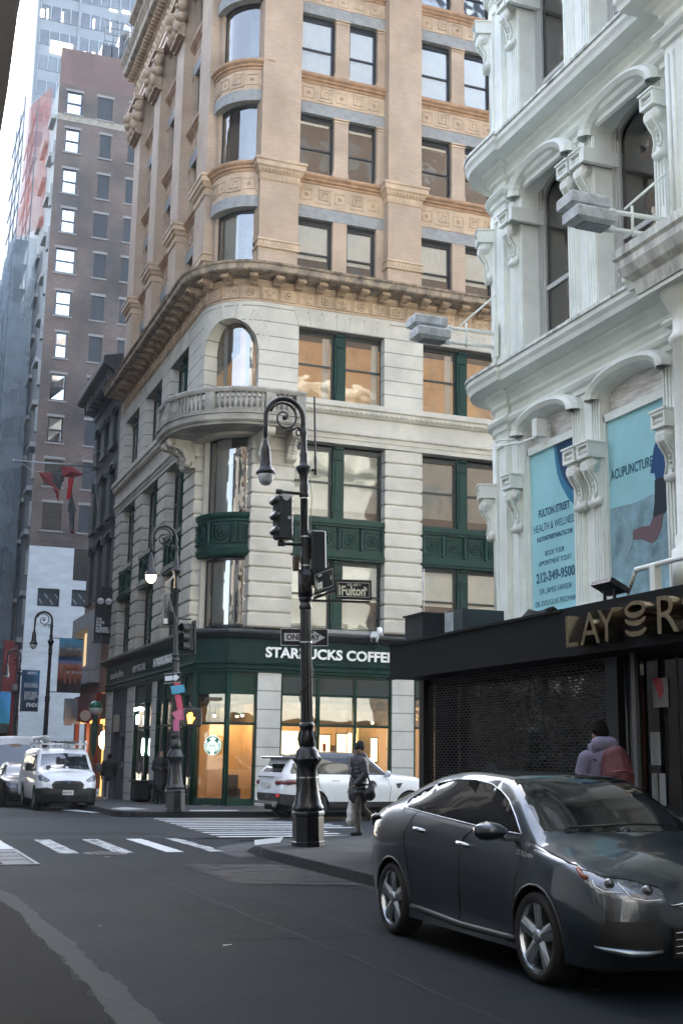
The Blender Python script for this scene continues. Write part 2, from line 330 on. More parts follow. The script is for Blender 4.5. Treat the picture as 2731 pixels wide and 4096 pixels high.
# pavements (slabs with kerbs)
def pavement(name,outline,zf,inner=None):
    # outline: kerb path followed by closing corners; top sheet + kerb
    n=len(outline[0]); k,rest=outline
    m=MB(); allp=k+rest
    m.add([(x,y,zf(y)+.15) for x,y in allp],[tuple(range(len(allp)))]); o=m.build(name,M_side,None,kind='structure')
    c=MB(); c.sweep(k,[(-.16,.1535),(.0,.1535),(.012,.145),(.02,-.02)],capends=False); 
    c.v=[(x,y,z+zf(y)) for x,y,z in c.v]; c.build('kerb',M_curb,None,kind='structure'); return o
k1=[(7.0 if 0 else 6.37,y) for y in (4.0,8,12,16,19.6)]+arcpts(9.9,19.75,3.53,180,92,12)+[(12,23.28),(40,23.28)]
k1=k1
def rev(k): return k[::-1]
# near pavement: travel so that outward (street) is on the right: from +X end to the corner, then towards the viewer
pavement('near_pavement',([(6.37,-12)]+k1,[(40,20),(10.5,18.5),(10.5,-12)]),lambda y:0) if 0 else None
def pav2(name,kerb,rest,split=None):
    allp=kerb+rest; m=MB(); m.add([(x,y,GZ(y)+.15) for x,y in allp],[tuple(range(len(allp)))]); m.build(name,M_side,None,kind='structure')
    P=kerb; c=MB(); c.sweep(P,[(-.16,.1535),(0,.1535),(.015,.14),(.02,-.05)],capends=False); c.v=[(x,y,z+GZ(y)) for x,y,z in c.v]
    o=c.build('kerb',M_curb,None,kind='structure')
pav2('near_pavement',rev(k1)+[(6.37,-12)],[(40,-12)])
pav2('near_pavement_corner',[(30,33.75),(10.5,33.72)]if 0 else [(60,33.72),(60,33.73)],[(60,33.8),(60.1,33.8)]) if 0 else None
# far pavement: kerb travels from the far end of the side street... outward on the right
fk=[(6.62,36.99),(6.62,34.6)]+arcpts(7.6,34.6,.98,180,270,6)+[(9.5,33.6),(40,33.6)]
m=MB(); m.add([(x,y,.15) for x,y in fk+[(40,36.99)]],[tuple(range(len(fk)+1))]); m.build('far_corner_pavement',M_side,None,kind='structure')
m=MB(); 
for a,b in ((36.99,45),(45,60),(60,100),(100,200)): m.quad((6.62,a,GZ(a)+.15),(40,a,GZ(a)+.15),(40,b,GZ(b)+.15),(6.62,b,GZ(b)+.15))
m.build('far_pavement',M_side,None,kind='structure')
c=MB(); c.sweep([(6.62,200),(6.62,100),(6.62,60),(6.62,45)]+fk,[(-.16,.1535),(0,.1535),(.015,.14),(.02,-.05)],capends=False); c.v=[(x,y,z+GZ(y)) for x,y,z in c.v]; c.build('kerb',M_curb,None,kind='structure')
m=MB()
for a,b in ((-12,24.5),): m.box(-8,-1.6,a,b,-.02,.15)
m.build('left_pavement',M_side,None,kind='structure')
m=MB(); m.box(-8,-1.6,34,37,-.02,.15); 
for a,b in ((37,60),(60,100),(100,200)): m.quad((-8,a,GZ(a)+.15),(-1.6,a,GZ(a)+.15),(-1.6,b,GZ(b)+.15),(-8,b,GZ(b)+.15))
m.build('left_far_pavement',M_side,None,kind='structure')
# pavement joints
m=MB()
for y in (12.5,14.1,15.7,17.3,18.9,20.5,22.1): m.box(6.55,10,y-.008,y+.008,.14,.1515)
for x in (8.2,9.6,11.2,12.8): m.box(x-.008,x+.008,10.5 if x<10 else 19.8,23.1,.14,.1515)
for y in (35.3,37.0): m.box(7,24,y-.01,y+.01,.14,.1515)
for x in (8.4,10.0,11.6,13.2): m.box(x-.01,x+.01,33.9,36.95,.14,.1515)
m.build('pavement_joints',M_joint,None,kind='structure')
# kerb ramps with white tactile strips
M_tact=mat('white_tactile_paint',(.30,.32,.32),.8,nscale=12,namt=.25)
for poly in ([(6.42,20.75),(7.05,21.3),(7.6,22.75),(6.78,21.95)],[(6.85,34.55),(7.75,35.0),(7.3,36.4),(6.75,35.6)],[(8.55,33.75),(10.0,33.75),(10.05,34.45),(8.75,34.45)]):
    sheet('tactile_strip',poly,.158,M_tact)
M_ramp=mat('ramp_asphalt_lip',(0.024,0.0258,0.027),.9,nscale=4,namt=.4)
sheet('kerb_ramp_lip',[(5.95,20.1),(6.33,20.3),(6.45,21.3),(6.9,22.4),(7.7,23.1),(9.2,23.3),(9.2,23.75),(7.2,23.6),(6.3,22.6),(5.95,21.5)],.006,M_ramp)
# plank patch and grate
M_plank=mat('stone_sett',(0.0156,0.0162,0.0162),.85,nscale=5,namt=.4,bump=.4,bscale=25)
m=MB(); 
A=[Vector((4.75,19.0)),Vector((6.25,18.6)),Vector((6.3,15.4)),Vector((4.77,16.0))]
for j in range(13):
    t0=(j+.08)/13; t1=(j+.92)/13; off=0
    L0=A[0].lerp(A[3],t0);R0=A[1].lerp(A[2],t0);L1=A[0].lerp(A[3],t1);R1=A[1].lerp(A[2],t1)
    cuts=[0]+sorted(random.uniform(.15,.9) for _ in range(3))+[1]
    for a,b in zip(cuts,cuts[1:]):
        a+=.012;b-=.012; P=[L0.lerp(R0,a),L0.lerp(R0,b),L1.lerp(R1,b),L1.lerp(R1,a)]; z=.008+random.uniform(0,.006)
        m.add([(p.x,p.y,z) for p in P],[(0,1,2,3)])
m.build('stone_sett_patch',M_plank,None,kind='structure')
sheet('sett_patch_bed',[(4.7,19.05),(6.3,18.65),(6.34,15.35),(4.72,15.95)],.0050,mat('patch_bed',(.018,.018,.018),.95))
g=thing('utility_grate',(1.9,20.8,0),'rectangular steel utility cover set in the road at the left edge of the crosswalk','utility cover')
m=MB()
for x in (1.1,1.6,2.12):
    for y in (19.45,20.2,20.95,21.7): m.box(x+.02,x+.46,y+.02,y+.7,.004,.014)
m.build('cover_plate',mat('cover_steel',(.08,.085,.09),.6,nscale=4,namt=.4),g)
m=MB(); m.box(1.0,2.66,19.36,19.43,0,.016); m.box(1.0,2.66,22.43,22.5,0,.016); m.box(2.6,2.66,19.43,22.43,0,.016); m.build('cover_frame',M_steel if 0 else mat('frame_steel',(.16,.165,.17),.5),g)
m=MB(); m.lathe([(0,.006),(.33,.006),(.34,.012),(.36,.012),(.38,.004)],4.0,21.35,24)
for i in range(5):
    for j in range(5): m.box(3.78+i*.1,3.83+i*.1,21.13+j*.1,21.18+j*.1,.006,.013)
tag(m.build('manhole_cover',mat('cast_iron',(0.054,0.0552,0.057),.6,nscale=8,namt=.4),None),'round patterned iron manhole cover at the foot of the crosswalk stripes','manhole cover')
# litter
for (x,y,r_,l) in ((3.15,10.9,.5,'small pale paper scrap lying in the middle of the road'),(3.9,20.6,.1,'tiny white scrap beside the manhole cover'),(5.35,9.9,.9,'white scrap on the asphalt ahead of the grey car')):
    m=MB(); m.M=Matrix.Translation((x,y,.006))@Matrix.Rotation(r_,4,'Z'); m.add([(-.06,-.012,0),(.05,-.018,.004),(.06,.012,0),(-.04,.02,.006)],[(0,1,2,3)]); m.box(-.05,.04,-.008,.01,0,.004)
    tag(m.build('litter_scrap',mat('paper',(.4,.4,.38),.9),None),l,'litter')

# kerb joints, utility cuts and stains
m=MB()
for y in (5,6.6,8.2,9.8,11.4,13,14.6,16.2,17.8): m.box(6.36,6.54,y-.006,y+.006,.0,.156)
for x in (10.5,12,13.5): m.box(x-.006,x+.006,23.1,23.3,0,.156)
for x in (10,11.5,13,14.5): m.box(x-.006,x+.006,33.58,33.78,0,.156)
m.build('kerb_joints',M_joint,None,kind='structure')
M_cut=flatmat('asphalt_cut',(.0055,.008,.0105),(.0125,.0165,.0205),2.5,(.01,.01,.01))
M_cut2=flatmat('old_asphalt_cut',(.0022,.004,.006),(.0065,.010,.0135),3.0,(.01,.01,.01))
sheet('utility_cut',fray([(3.3,11.2),(4.6,11.1),(4.65,14.2),(3.35,14.35)],.012),.0028,M_cut2)
sheet('utility_cut',fray([(2.1,17.6),(3.0,17.6),(3.05,19.2),(2.15,19.25)],.012),.0028,M_cut)
sheet('utility_cut',fray([(4.5,8.6),(4.75,8.6),(4.7,15.3),(4.45,15.3)],.015),.0026,M_cut)
sheet('utility_cut',fray([(2.3,26.3),(5.9,26.2),(5.9,27.2),(2.3,27.3)],.015),.0062,M_cut2)
M_gut=mat('gutter_grime',(.004,.0045,.0042),.9,nscale=5,namt=.5)
sheet('gutter_grime',fray([(6.12,4),(6.33,4),(6.33,19.4),(6.18,19.4)],.03),.0040,M_gut)
for i,(x,y) in enumerate(((5.1,8.1),(2.3,12.4),(5.9,18.2),(3.6,28.3))):
    m=MB(); m.M=Matrix.Translation((x,y,.008))@Matrix.Rotation(i*1.3,4,'Z'); m.add([(-.03,-.012,0),(.028,-.015,.003),(.03,.012,.004),(-.02,.014,.0)],[(0,1,2,3)]); m.box(-.025,.02,-.006,.006,0,.003)
    tag(m.build('litter_scrap',mat('leaf_litter',(.10,.09,.07),.9),None),('pale leaf-sized scrap close to the front wheel of the grey car','small brown scrap in the road between the asphalt seam and the crack','small scrap in the gutter below the near kerb','small scrap in the middle of the crossing road')[i],'litter')
# ================= the tan corner building =================
FU=lambda u,z,d:(u,38.5-d,z)
NA=lambda u,z,d:(10-d,u,z)
CXc,CYc,RC=11.8,40.3,1.8
XE=24.0; YE=55.1
TP=[(10,YE)]+arcpts(CXc,CYc,RC,180,270,12)+[(XE,38.5)]
def CU(a,z,r): return (CXc+r*cos(R(a)),CYc+r*sin(R(a)),z)
M_tbrick=brickmat('buff_brick',(.465,.345,.25),(.41,.305,.22),(.33,.25,.18),bw=.22,bh=.066,ms=.007,stain=(.31,.20,.12),samt=.35,sscale=.35,rough=.8,var=(.82,1.08),vscale=.8)
M_terra=mat('terracotta',(.45,.325,.215),.65,nscale=1.2,namt=.3,bump=.25,bscale=40)
M_terra2=mat('terracotta_sill',(0.357,0.2125,0.119),.6,nscale=2.5,namt=.4,bump=.2,bscale=40)
M_gran=mat('granite_lintel',(0.255,0.255,0.2465),.8,nscale=5,namt=.25,bump=.2,bscale=60)
M_lime=mat('limestone',(.465,.435,.37),.85,nscale=1.0,namt=.22,bump=.35,bscale=45)
M_lime_d=mat('weathered_limestone',(0.297,0.2805,0.242),.9,nscale=1.4,namt=.45,bump=.5,bscale=30)
M_green=mat('green_cast_iron',(0.004,0.032,0.022),.42,nscale=2,namt=.35,bump=.12,bscale=50,spec=.2)
M_greend=mat('dark_green_sash',(0.00504,0.01176,0.01008),.4)
M_sash=mat('dark_grey_sash',(0.00924,0.01134,0.01218),.4)
M_warm=mat('lit_room',(.40,.25,.12),.9,nscale=.6,namt=.5,emit=(1,.52,.20),estr=.045)
M_curt=mat('curtain',(.62,.60,.55),.9)
M_blindg=mat('grey_blind',(.70,.71,.68),.8,nscale=3,namt=.08)
def limecourse(name,col,z0,pitch,w=.028):
    m=mat(name,col,.85,nscale=.9,namt=.2,bump=.4,bscale=45); n=m.node_tree.nodes; l=m.node_tree.links; b=n['Principled BSDF']
    g=n.new('ShaderNodeNewGeometry'); s=n.new('ShaderNodeSeparateXYZ'); l.new(g.outputs['Position'],s.inputs[0])
    a=n.new('ShaderNodeMath'); a.operation='SUBTRACT'; l.new(s.outputs[2],a.inputs[0]); a.inputs[1].default_value=z0
    q=n.new('ShaderNodeMath'); q.operation='PINGPONG'; q.inputs[1].default_value=pitch/2; l.new(a.outputs[0],q.inputs[0])
    c=n.new('ShaderNodeMapRange'); c.inputs[1].default_value=w*.5; c.inputs[2].default_value=w*.9; c.inputs[3].default_value=.42; c.inputs[4].default_value=1; l.new(q.outputs[0],c.inputs[0])
    o=b.inputs['Base Color'].links[0].from_socket; v=n.new('ShaderNodeVectorMath'); v.operation='SCALE'; l.new(o,v.inputs[0]); l.new(c.outputs[0],v.inputs['Scale']); l.new(v.outputs[0],b.inputs['Base Color'])
    return m
M_lime4=limecourse('limestone_courses',(.49,.46,.395),13.74,.52)
M_limeG=limecourse('limestone_base_courses',(.49,.48,.44),.15,.60)
TB=thing('corner_building',(12,40,0),'tall buff brick and limestone corner building with curved corner windows and green coffee shop storefront','building')
def window(parent,mp,u0,u1,z0,z1,d,fm,fw=.06,top=.14,rail=.5,blind=0,bm=None,glass=None,curt=0):
    f=MB(); t=.07
    f.mbox(mp,u0,u0+fw,z0,z1,d-t,d); f.mbox(mp,u1-fw,u1,z0,z1,d-t,d); f.mbox(mp,u0+fw,u1-fw,z1-top,z1,d-t,d); f.mbox(mp,u0+fw,u1-fw,z0,z0+fw,d-t,d)
    if rail: zr=z0+(z1-z0)*rail; f.mbox(mp,u0+fw,u1-fw,zr-.035,zr+.035,d-t*.9,d-.008)
    o=f.build('window',fm,parent)
    g=MB(); a,b=u0+fw,u1-fw
    g.prism([(a,z0+fw),(b,z0+fw),(b,z1-top),(a,z1-top)],mp,d-.05,d-.042); g.build('pane',glass or M_glass,o)
    if blind>0:
        h=MB(); zb=z1-top-(z1-z0)*blind; h.mbox(mp,a+.02,b-.02,zb,z1-top,d-.14,d-.13); h.build('blind',bm or M_blindg,o)
    if curt:
        h=MB(); 
        for k in range(6):
            uu=b-.02-k*.045; h.mbox(mp,uu-.03,uu,z0+fw,z1-top,d-.2-.02*(k%2),d-.18-.02*(k%2))
        h.build('curtain',M_curt,o)
    return o
PF=[(11.45,12.95),(16.28,17.7),(21.05,22.5)]
PN=[(40.5,42.1),(45.0,46.4),(49.4,50.75),(53.65,55.1)]
BAYS=[(FU,12.95,16.28),(FU,17.7,21.05),(FU,22.5,24.0)]+[(NA,42.1,45.0),(NA,46.4,49.4),(NA,50.75,53.65)]
# ---- inner core, slabs
m=MB(); m.sweep(TP,[(-2.2,6),(-2.2,38)],capends=False); m.build('inner_wall',M_room,TB)
m=MB(); m.sweep(TP,[(-2.15,13.75),(-2.15,16.6)],capends=False); m.build('lit_room_wall',M_warm,TB)
m=MB()
for z in (5.75,9.0,12.45,17.0,21.2,25.2,29.2,33.5): m.sweep(TP,[(-.55,z),(-2.2,z),(-2.2,z+.25),(-.55,z+.25)],capends=False)
m.build('floor_slab',M_room,TB)
m=MB(); m.add([(XE,38.5,37),(XE,60,37),(10.5,60,37),(10,55.1,37),(10,40.3,37),(11.8,38.5,37)],[(0,1,2,3,4,5)]); m.box(XE-.1,XE,38.5,55,0,37); m.box(10.3,XE,YE-.15,YE-.02,0,37); m.build('roof',M_room,TB)
# ---- floor 4 stone wall with voussoirs
m=MB()
facade(m,11.8,XE,13.74,17.03,[(13.0,16.22,13.74,16.33),(17.72,21.0,13.74,16.33),(22.5,XE,13.74,16.33)],FU,0,.42)
facade(m,40.3,YE,13.74,17.03,[(42.1,45.0,13.74,16.33),(46.4,49.4,13.74,16.33),(50.75,53.65,13.74,16.33)],NA,0,.42)
A0,A1=193,263; ZS,ZC=15.25,16.42
def zarch(a):
    t=(a-(A0+A1)/2)/((A1-A0)/2); return ZS+(ZC-ZS)*math.sqrt(max(0,1-t*t))
angs=[180+90*i/60 for i in range(61)]; angs=sorted(set(angs+[A0,A1]))
for a,b in zip(angs,angs[1:]):
    if b<=A0 or a>=A1: m.quad(CU(a,13.74,RC),CU(b,13.74,RC),CU(b,17.03,RC),CU(a,17.03,RC))
    else:
        m.quad(CU(a,zarch(a),RC),CU(b,zarch(b),RC),CU(b,17.03,RC),CU(a,17.03,RC))
        m.quad(CU(a,zarch(a),RC),CU(b,zarch(b),RC),CU(b,zarch(b),1.32),CU(a,zarch(a),1.32))
for a in (A0,A1): m.quad(CU(a,13.74,RC),CU(a,ZS,RC),CU(a,ZS,1.3),CU(a,13.74,1.3))
m.build('stone_wall',M_lime4,TB)
m=MB()
for mp,u0,u1 in BAYS[:2]+BAYS[3:]:
    n=7; uc=(u0+u1)/2
    for k in range(n):
        b0=u0+(u1-u0)*k/n+.03; b1=u0+(u1-u0)*(k+1)/n-.03; sp=.12
        t0=uc+(b0-uc)*(1+sp); t1=uc+(b1-uc)*(1+sp)
        m.prism([(b0,16.36),(b1,16.36),(t1,16.98),(t0,16.98)],mp,0,.014)
for k in range(7):
    t0=(k)/7; t1=(k+1)/7; P=[]
    for t in (t0,t1):
        th=PI*(1-t); a=228+35*cos(th)*1.0; z=ZS+(ZC-ZS)*sin(th); a2=228+35*cos(th)*1.42; z2=min(17.0,ZS+(ZC-ZS)*sin(th)*1.5+.05)
        P.append((a,z,a2,z2))
    e=.06
    def L(p,q,k): return p+(q-p)*k
    a,z,a2,z2=[L(P[0][i],P[1][i],e) for i in range(4)]; c,y,c2,y2=[L(P[0][i],P[1][i],1-e) for i in range(4)]
    r=RC+.014; m.quad(CU(a,z+.02,r),CU(c,y+.02,r),CU(c2,y2,r),CU(a2,z2,r))
m.build('voussoir',M_lime,TB)
# ---- stone bands, architrave, cornice as swept mouldings
def sweepart(name,prof,ma,path=TP): m=MB(); m.sweep(path,prof,capends=True); return m.build(name,ma,TB)
sweepart('architrave',[(-.4,12.28),(.02,12.28),(.02,12.45),(.05,12.45),(.05,12.62),(.1,12.66),(.1,12.78),(.04,12.8),(.04,13.27),(.12,13.3),(.2,13.42),(.2,13.5),(.26,13.55),(.26,13.73),(-.42,13.74)],M_lime)
sweepart('frieze',[(0,17.03),(.03,17.03),(.03,17.08),(0,17.1),(0,17.64),(.04,17.66),(.08,17.74),(.08,17.8),(-.3,17.8)],M_terra)
M_corn=mat('weathered_cornice',(0.289,0.221,0.153),.85,nscale=3.2,namt=.65,bump=.6,bscale=22,col2=(.07,.06,.048))
sweepart('cornice',[(0,17.8),(.78,17.86),(.82,17.9),(.82,18.06),(.88,18.1),(.9,18.16),(.0,18.24)],M_corn)
def tp_at(s,off):
    # s measured along the plan from the Fulton end of the corner curve; positive along the right-hand front
    q=RC*PI/2
    if s>=0: return (CXc+s,38.5-off),(0,-1)
    if s>-q:
        a=R(270)+s/RC; n=(cos(a),sin(a)); return (CXc+(RC+off)*n[0],CYc+(RC+off)*n[1]),n
    return (10-off,CYc+(-s-q)),(-1,0)
def tp_mat(s,off,z):
    p,n=tp_at(s,off); x=(-n[1],n[0]); return Matrix(((x[0],0,n[0],p[0]),(x[1],0,n[1],p[1]),(0,1,0,z),(0,0,0,1)))  # local x along wall, y up, z outwards
def loc(mb,M): mb.M=M; return mb
ident=lambda u,z,d:(u,z,d)
def rosette(mb,r,pet=8):
    mb.lathe([(0,0),(r*.28,0),(r*.3,r*.2),(r*.18,r*.34),(0,r*.36)],0,0,7)
    for k in range(pet):
        a=2*PI*k/pet; mb.ball((r*.62*cos(a),r*.62*sin(a),r*.03),r*.3,6,4,1,1,.55)
def fleur(mb,h):
    mb.ball((0,h*.16,0),h*.36,6,5,.34,1,.3); mb.ball((0,-h*.3,0),h*.2,6,4,.45,1,.35); mb.box(-h*.24,h*.24,-h*.16,-h*.07,0,h*.08)
    for s in (-1,1):
        mb.tube([(s*h*.07,-h*.1,.0),(s*h*.17,h*.1,.01),(s*h*.3,h*.2,.01),(s*h*.4,h*.1,.01),(s*h*.36,h*.0,.01)],[h*.05,h*.07,h*.07,h*.06,h*.04],5)
        mb.tube([(s*h*.06,-h*.2,0),(s*h*.15,-h*.36,.01),(s*h*.26,-h*.38,.01)],[h*.05,h*.05,h*.03],5)
m=MB(); mo=MB(); pt=.682; s0=12.93-11.8-pt*2; q=RC*PI/2
k=-26
while True:
    s=s0+k*pt; 
    if s>XE-12.0: break
    if s-pt/2<-(q+14.7): k+=1; continue
    M=tp_mat(s+pt/2,0,17.36); 
    loc(m,M).box(-.31,-.285,-.24,.24,0,.05); m.box(.285,.31,-.24,.24,0,.05); m.box(-.285,.285,.215,.24,0,.05); m.box(-.285,.285,-.24,-.215,0,.05)
    loc(mo,M)
    if k%2: rosette(mo,.19)
    else: fleur(mo,.42)
    k+=1
m.build('frieze_panel',M_terra,TB); mo.build('frieze_ornament',M_terra,TB)
# corbels under the cornice
cb=MB(); cb.prism([(.0,0),(.0,-.26),(.12,-.26),(.2,-.2),(.42,-.17),(.5,-.1),(.5,0)],lambda u,z,d:(d,z,u),-.13,.13); cb.tube([(-.15,-.1,.5),(.15,-.1,.5)],.055,8); cb.tube([(-.15,-.2,.14),(.15,-.2,.14)],.05,8)
first=None; k=0; s=12.89-11.8-.785*2
ss=[s+.785*i for i in range(-25,16)]
M_corb=mat('corbel_terracotta',(0.34,0.238,0.153),.75,nscale=4,namt=.5)
for s in ss:
    if s<-(q+14.6): continue
    M=tp_mat(s,.08,17.83)
    if first is None: first=cb.build('corbel',M_corb,None); first.parent=TB; first.matrix_basis=wmat(TB).inverted()@M
    else: inst(first,TB,M)
# egg-and-dart and dentil courses
m=MB(); n=int((XE-11.8+q+14.8)/.19)
for i in range(n):
    s=-(q+14.7)+i*.19; loc(m,tp_mat(s,.14,13.4)).ball((0,0,.02),.062,6,4,.9,1.1,.9)
m.build('egg_moulding',M_lime,TB)
m=MB()
for i in range(int((XE-11.8+q+14.8)/.11)):
    s=-(q+14.7)+i*.11; loc(m,tp_mat(s,.05,12.66)).box(-.03,.03,-.045,.03,0,.07)
m.build('dentil_moulding',M_lime,TB)
# ---- rusticated piers, floors 2 and 3
def rust(z0,z1,n):
    P=[(-.07,z0)]; h=(z1-z0)/n
    for i in range(n):
        a=z0+i*h; b=a+h; P+=[(-.06,a+.02),(-.02,a+.03),(.0,a+.07),(.0,b-.06),(-.02,b-.03),(-.06,b-.02)]
    return P+[(-.07,z1)]
RP=rust(5.8,12.28,13)
for a,b in PF:
    m=MB(); m.sweep([(a,39.25),(a,38.5),(b,38.5),(b,39.25)],RP); m.build('rusticated_pier',M_lime,TB)
for a,b in PN:
    m=MB(); m.sweep([(10.75,b),(10,b),(10,a),(10.75,a)],RP); m.build('rusticated_pier',M_lime,TB)
# ---- windows of floors 2,3,4 with green iron mullions and spandrels
def mull(mp,uc,z0,z1,d,w=.2):
    m=MB(); m.mbox(mp,uc-w,uc+w,z0,z1,d-.12,d+.02); m.mbox(mp,uc-w*.55,uc+w*.55,z0+.3,z1-.5,d+.02,d+.05); m.mbox(mp,uc-w*.85,uc+w*.85,z0,z0+.28,d+.02,d+.07); m.mbox(mp,uc-w*.7,uc+w*.7,z1-.48,z1-.4,d+.02,d+.09); m.mbox(mp,uc-w*.75,uc+w*.75,z1-.1,z1,d+.02,d+.1)
    m.build('mullion',M_green,TB)
def spandrel(mp,u0,u1,z0,z1,d):
    m=MB(); P=[(u0,z0),(u1,z0),(u1,z1),(u0,z1)]; m.prism(P,mp,d-.2,d)
    m.mbox(mp,u0,u1,z1-.16,z1,d,d+.16); m.mbox(mp,u0,u1,z1-.24,z1-.16,d,d+.1); m.mbox(mp,u0,u1,z0+.18,z0+.3,d,d+.1); m.mbox(mp,u0,u1,z0+.06,z0+.18,d,d+.17); m.mbox(mp,u0,u1,z0-.02,z0+.06,d,d+.12)
    n=max(2,round((u1-u0)/.82)); w=(u1-u0)/n; za,zb=z0+.34,z1-.26; zc=(za+zb)/2
    for i in range(n):
        c=u0+w*(i+.5); h=.27
        for s in (-1,1):
            m.mbox(mp,c+s*.26-.018,c+s*.26+.018,zc-.29,zc+.29,d,d+.035); m.mbox(mp,c-.26,c+.26,zc+s*.28-.018,zc+s*.28+.018,d,d+.035)
        p=Vector(mp(c,zc,d)); p2=Vector(mp(c+1,zc,d)); nn=Vector(mp(c,zc,d+1))-p; x=p2-p
        m.M=Matrix(((x.x,0,nn.x,p.x),(x.y,0,nn.y,p.y),(0,1,0,p.z),(0,0,0,1))); m.lathe([(.2,0),(.2,.035),(.165,.035),(.165,0)],0,0,16,cap=False); rosette(m,.13,7); m.M=Matrix()
    for i in range(n+1):
        c=min(max(u0+w*i,u0+.07),u1-.07); p=mp(c,0,d+.07)
        m.lathe([(.05,za),(.05,za+.06),(.03,za+.08),(.065,za+.22),(.035,za+.36),(.05,za+.4),(.05,za+.44),(.03,za+.5),(.055,zb-.12),(.055,zb)],p[0],p[1],8)
    m.build('spandrel_panel',M_green,TB)
SN=[0]
for bi,(mp,u0,u1) in enumerate(BAYS):
    full=u1-u0>2; uc=(u0+u1)/2 if full else u1
    for lv,(z0,z1) in enumerate(((5.9,8.2),(9.68,12.2),(13.9,16.28))):
        d=-.36 if lv<2 else -.34
        if full: mull(mp,uc,z0-.05,z1+.02,d+.1)
        lm=M_greend if lv==0 else M_sash
        for a,b in ((u0,uc-.2),(uc+.2,u1)) if full else ((u0,u1),):
            window(TB,mp,a,b,z0-.05,z1+.05,d,M_greend,fw=.07,top=.15,rail=.5,blind=(.5 if lv==0 else .97 if lv==1 else 0),bm=M_blindg,curt=(lv==2)) if lv!=1 else window(TB,mp,a,b,z0,z1,d,M_greend,fw=.07,top=.16,rail=.5,blind=.8,bm=mat('dim_blind',(.26,.26,.24),.8,nscale=2,namt=.2))
    spandrel(mp,u0,u1,8.25,9.62,-.12)
    m=MB(); m.mbox(mp,u0,u1,5.74,5.85,-.5,-.02); m.build('stone_sill',M_gran,TB)
# ---- curved corner bay
def arcpanel(name,r,z0,z1,a0,a1,ma,n=24,thick=.04):
    m=MB(); m.smooth=True; m.sweep(arcpts(CXc,CYc,r,a0,a1,n),[(-thick,z0),(0,z0),(0,z1),(-thick,z1)],capends=True); return m.build(name,ma,TB)
M_cglass=glassmat('curved_glass',(.75,.78,.76),.17,.2)
M_frameg=M_sash
for z0,z1,a0,a1,warm in ((5.85,8.15,180,272,0),(9.6,12.4,180,272,0),(13.74,16.5,186,270,1),(18.2,20.55,180,270,0),(22.2,24.65,180,270,0),(26.15,28.75,180,270,0),(30.1,32.3,180,270,0)):
    m=MB(); m.sweep(arcpts(CXc,CYc,1.33,a0,a1,24),[(-.06,z0),(0,z0),(0,z0+.07),(-.06,z0+.07)]); m.sweep(arcpts(CXc,CYc,1.33,a0,a1,24),[(-.06,z1-.08),(0,z1-.08),(0,z1),(-.06,z1)])
    for a in (a0+1.5,a1-1.5): m.sweep(arcpts(CXc,CYc,1.33,a-1.5,a+1.5,2),[(-.06,z0),(0,z0),(0,z1),(-.06,z1)])
    o=m.build('curved_window',M_frameg,TB)
    g=MB(); g.smooth=True; g.sweep(arcpts(CXc,CYc,1.3,a0,a1,40),[(0,z0+.05),(0,z1-.05)],capends=False); g.build('curved_pane',M_cglass,o)
    # curtains and room behind the curve
    if warm or z0<20:
        g=MB()
        rng=((200,212),(246,262)) if warm else ((190,226),)
        for aa,bb in rng:
            pts=[]
            for i in range(int((bb-aa)*1.2)): pts.append((CXc+(1.12+.03*(i%2))*cos(R(aa+i/1.2)),CYc+(1.12+.03*(i%2))*sin(R(aa+i/1.2))))
            g.sweep(pts,[(0,z0+.05),(0,z1-.08)],capends=False)
        g.build('curtain',M_curt,o)
m=MB(); m.sweep(arcpts(CXc,CYc,.35,150,300,12),[(0,5.8),(0,33)],capends=False); m.build('corner_column',M_room,TB)
m=MB(); m.sweep(arcpts(CXc,CYc,.36,150,300,12),[(0,13.8),(0,16.5)],capends=False); m.build('lit_corner_wall',M_warm,TB)
# green bow spandrel
m=MB(); AP=arcpts(CXc,CYc,1.62,176,274,24)
m.sweep(AP,[(-.3,8.2),(.0,8.2),(.05,8.26),(.08,8.42),(.02,8.45),(.02,8.55),(-.02,8.58),(-.02,9.32),(.03,9.36),(.03,9.42),(.1,9.5),(.12,9.58),(.12,9.63),(-.3,9.66)])
for a in (190,225,260):
    for rr in (0,):
        n=(cos(R(a)),sin(R(a))); p=CU(a,8.95,1.6); m.M=Matrix(((-n[1],0,n[0],p[0]),(n[0],0,n[1],p[1]),(0,1,0,p[2]),(0,0,0,1)))
        m.lathe([(.24,0),(.24,.05),(.2,.05),(.2,0)],0,0,18,cap=False); rosette(m,.16,7)
        for s in (-1,1): m.box(s*.31-.02,s*.31+.02,-.31,.31,0,.045); m.box(-.31,.31,s*.3-.02,s*.3+.02,0,.045)
        m.M=Matrix()
for a in (178,207.5,242.5,272):
    p=CU(a,0,1.66); m.lathe([(.08,8.6),(.08,8.66),(.04,8.7),(.09,8.86),(.05,8.98),(.075,9.02),(.04,9.08),(.08,9.24),(.08,9.32)],p[0],p[1],8)
m.build('bowed_spandrel',M_green,TB)
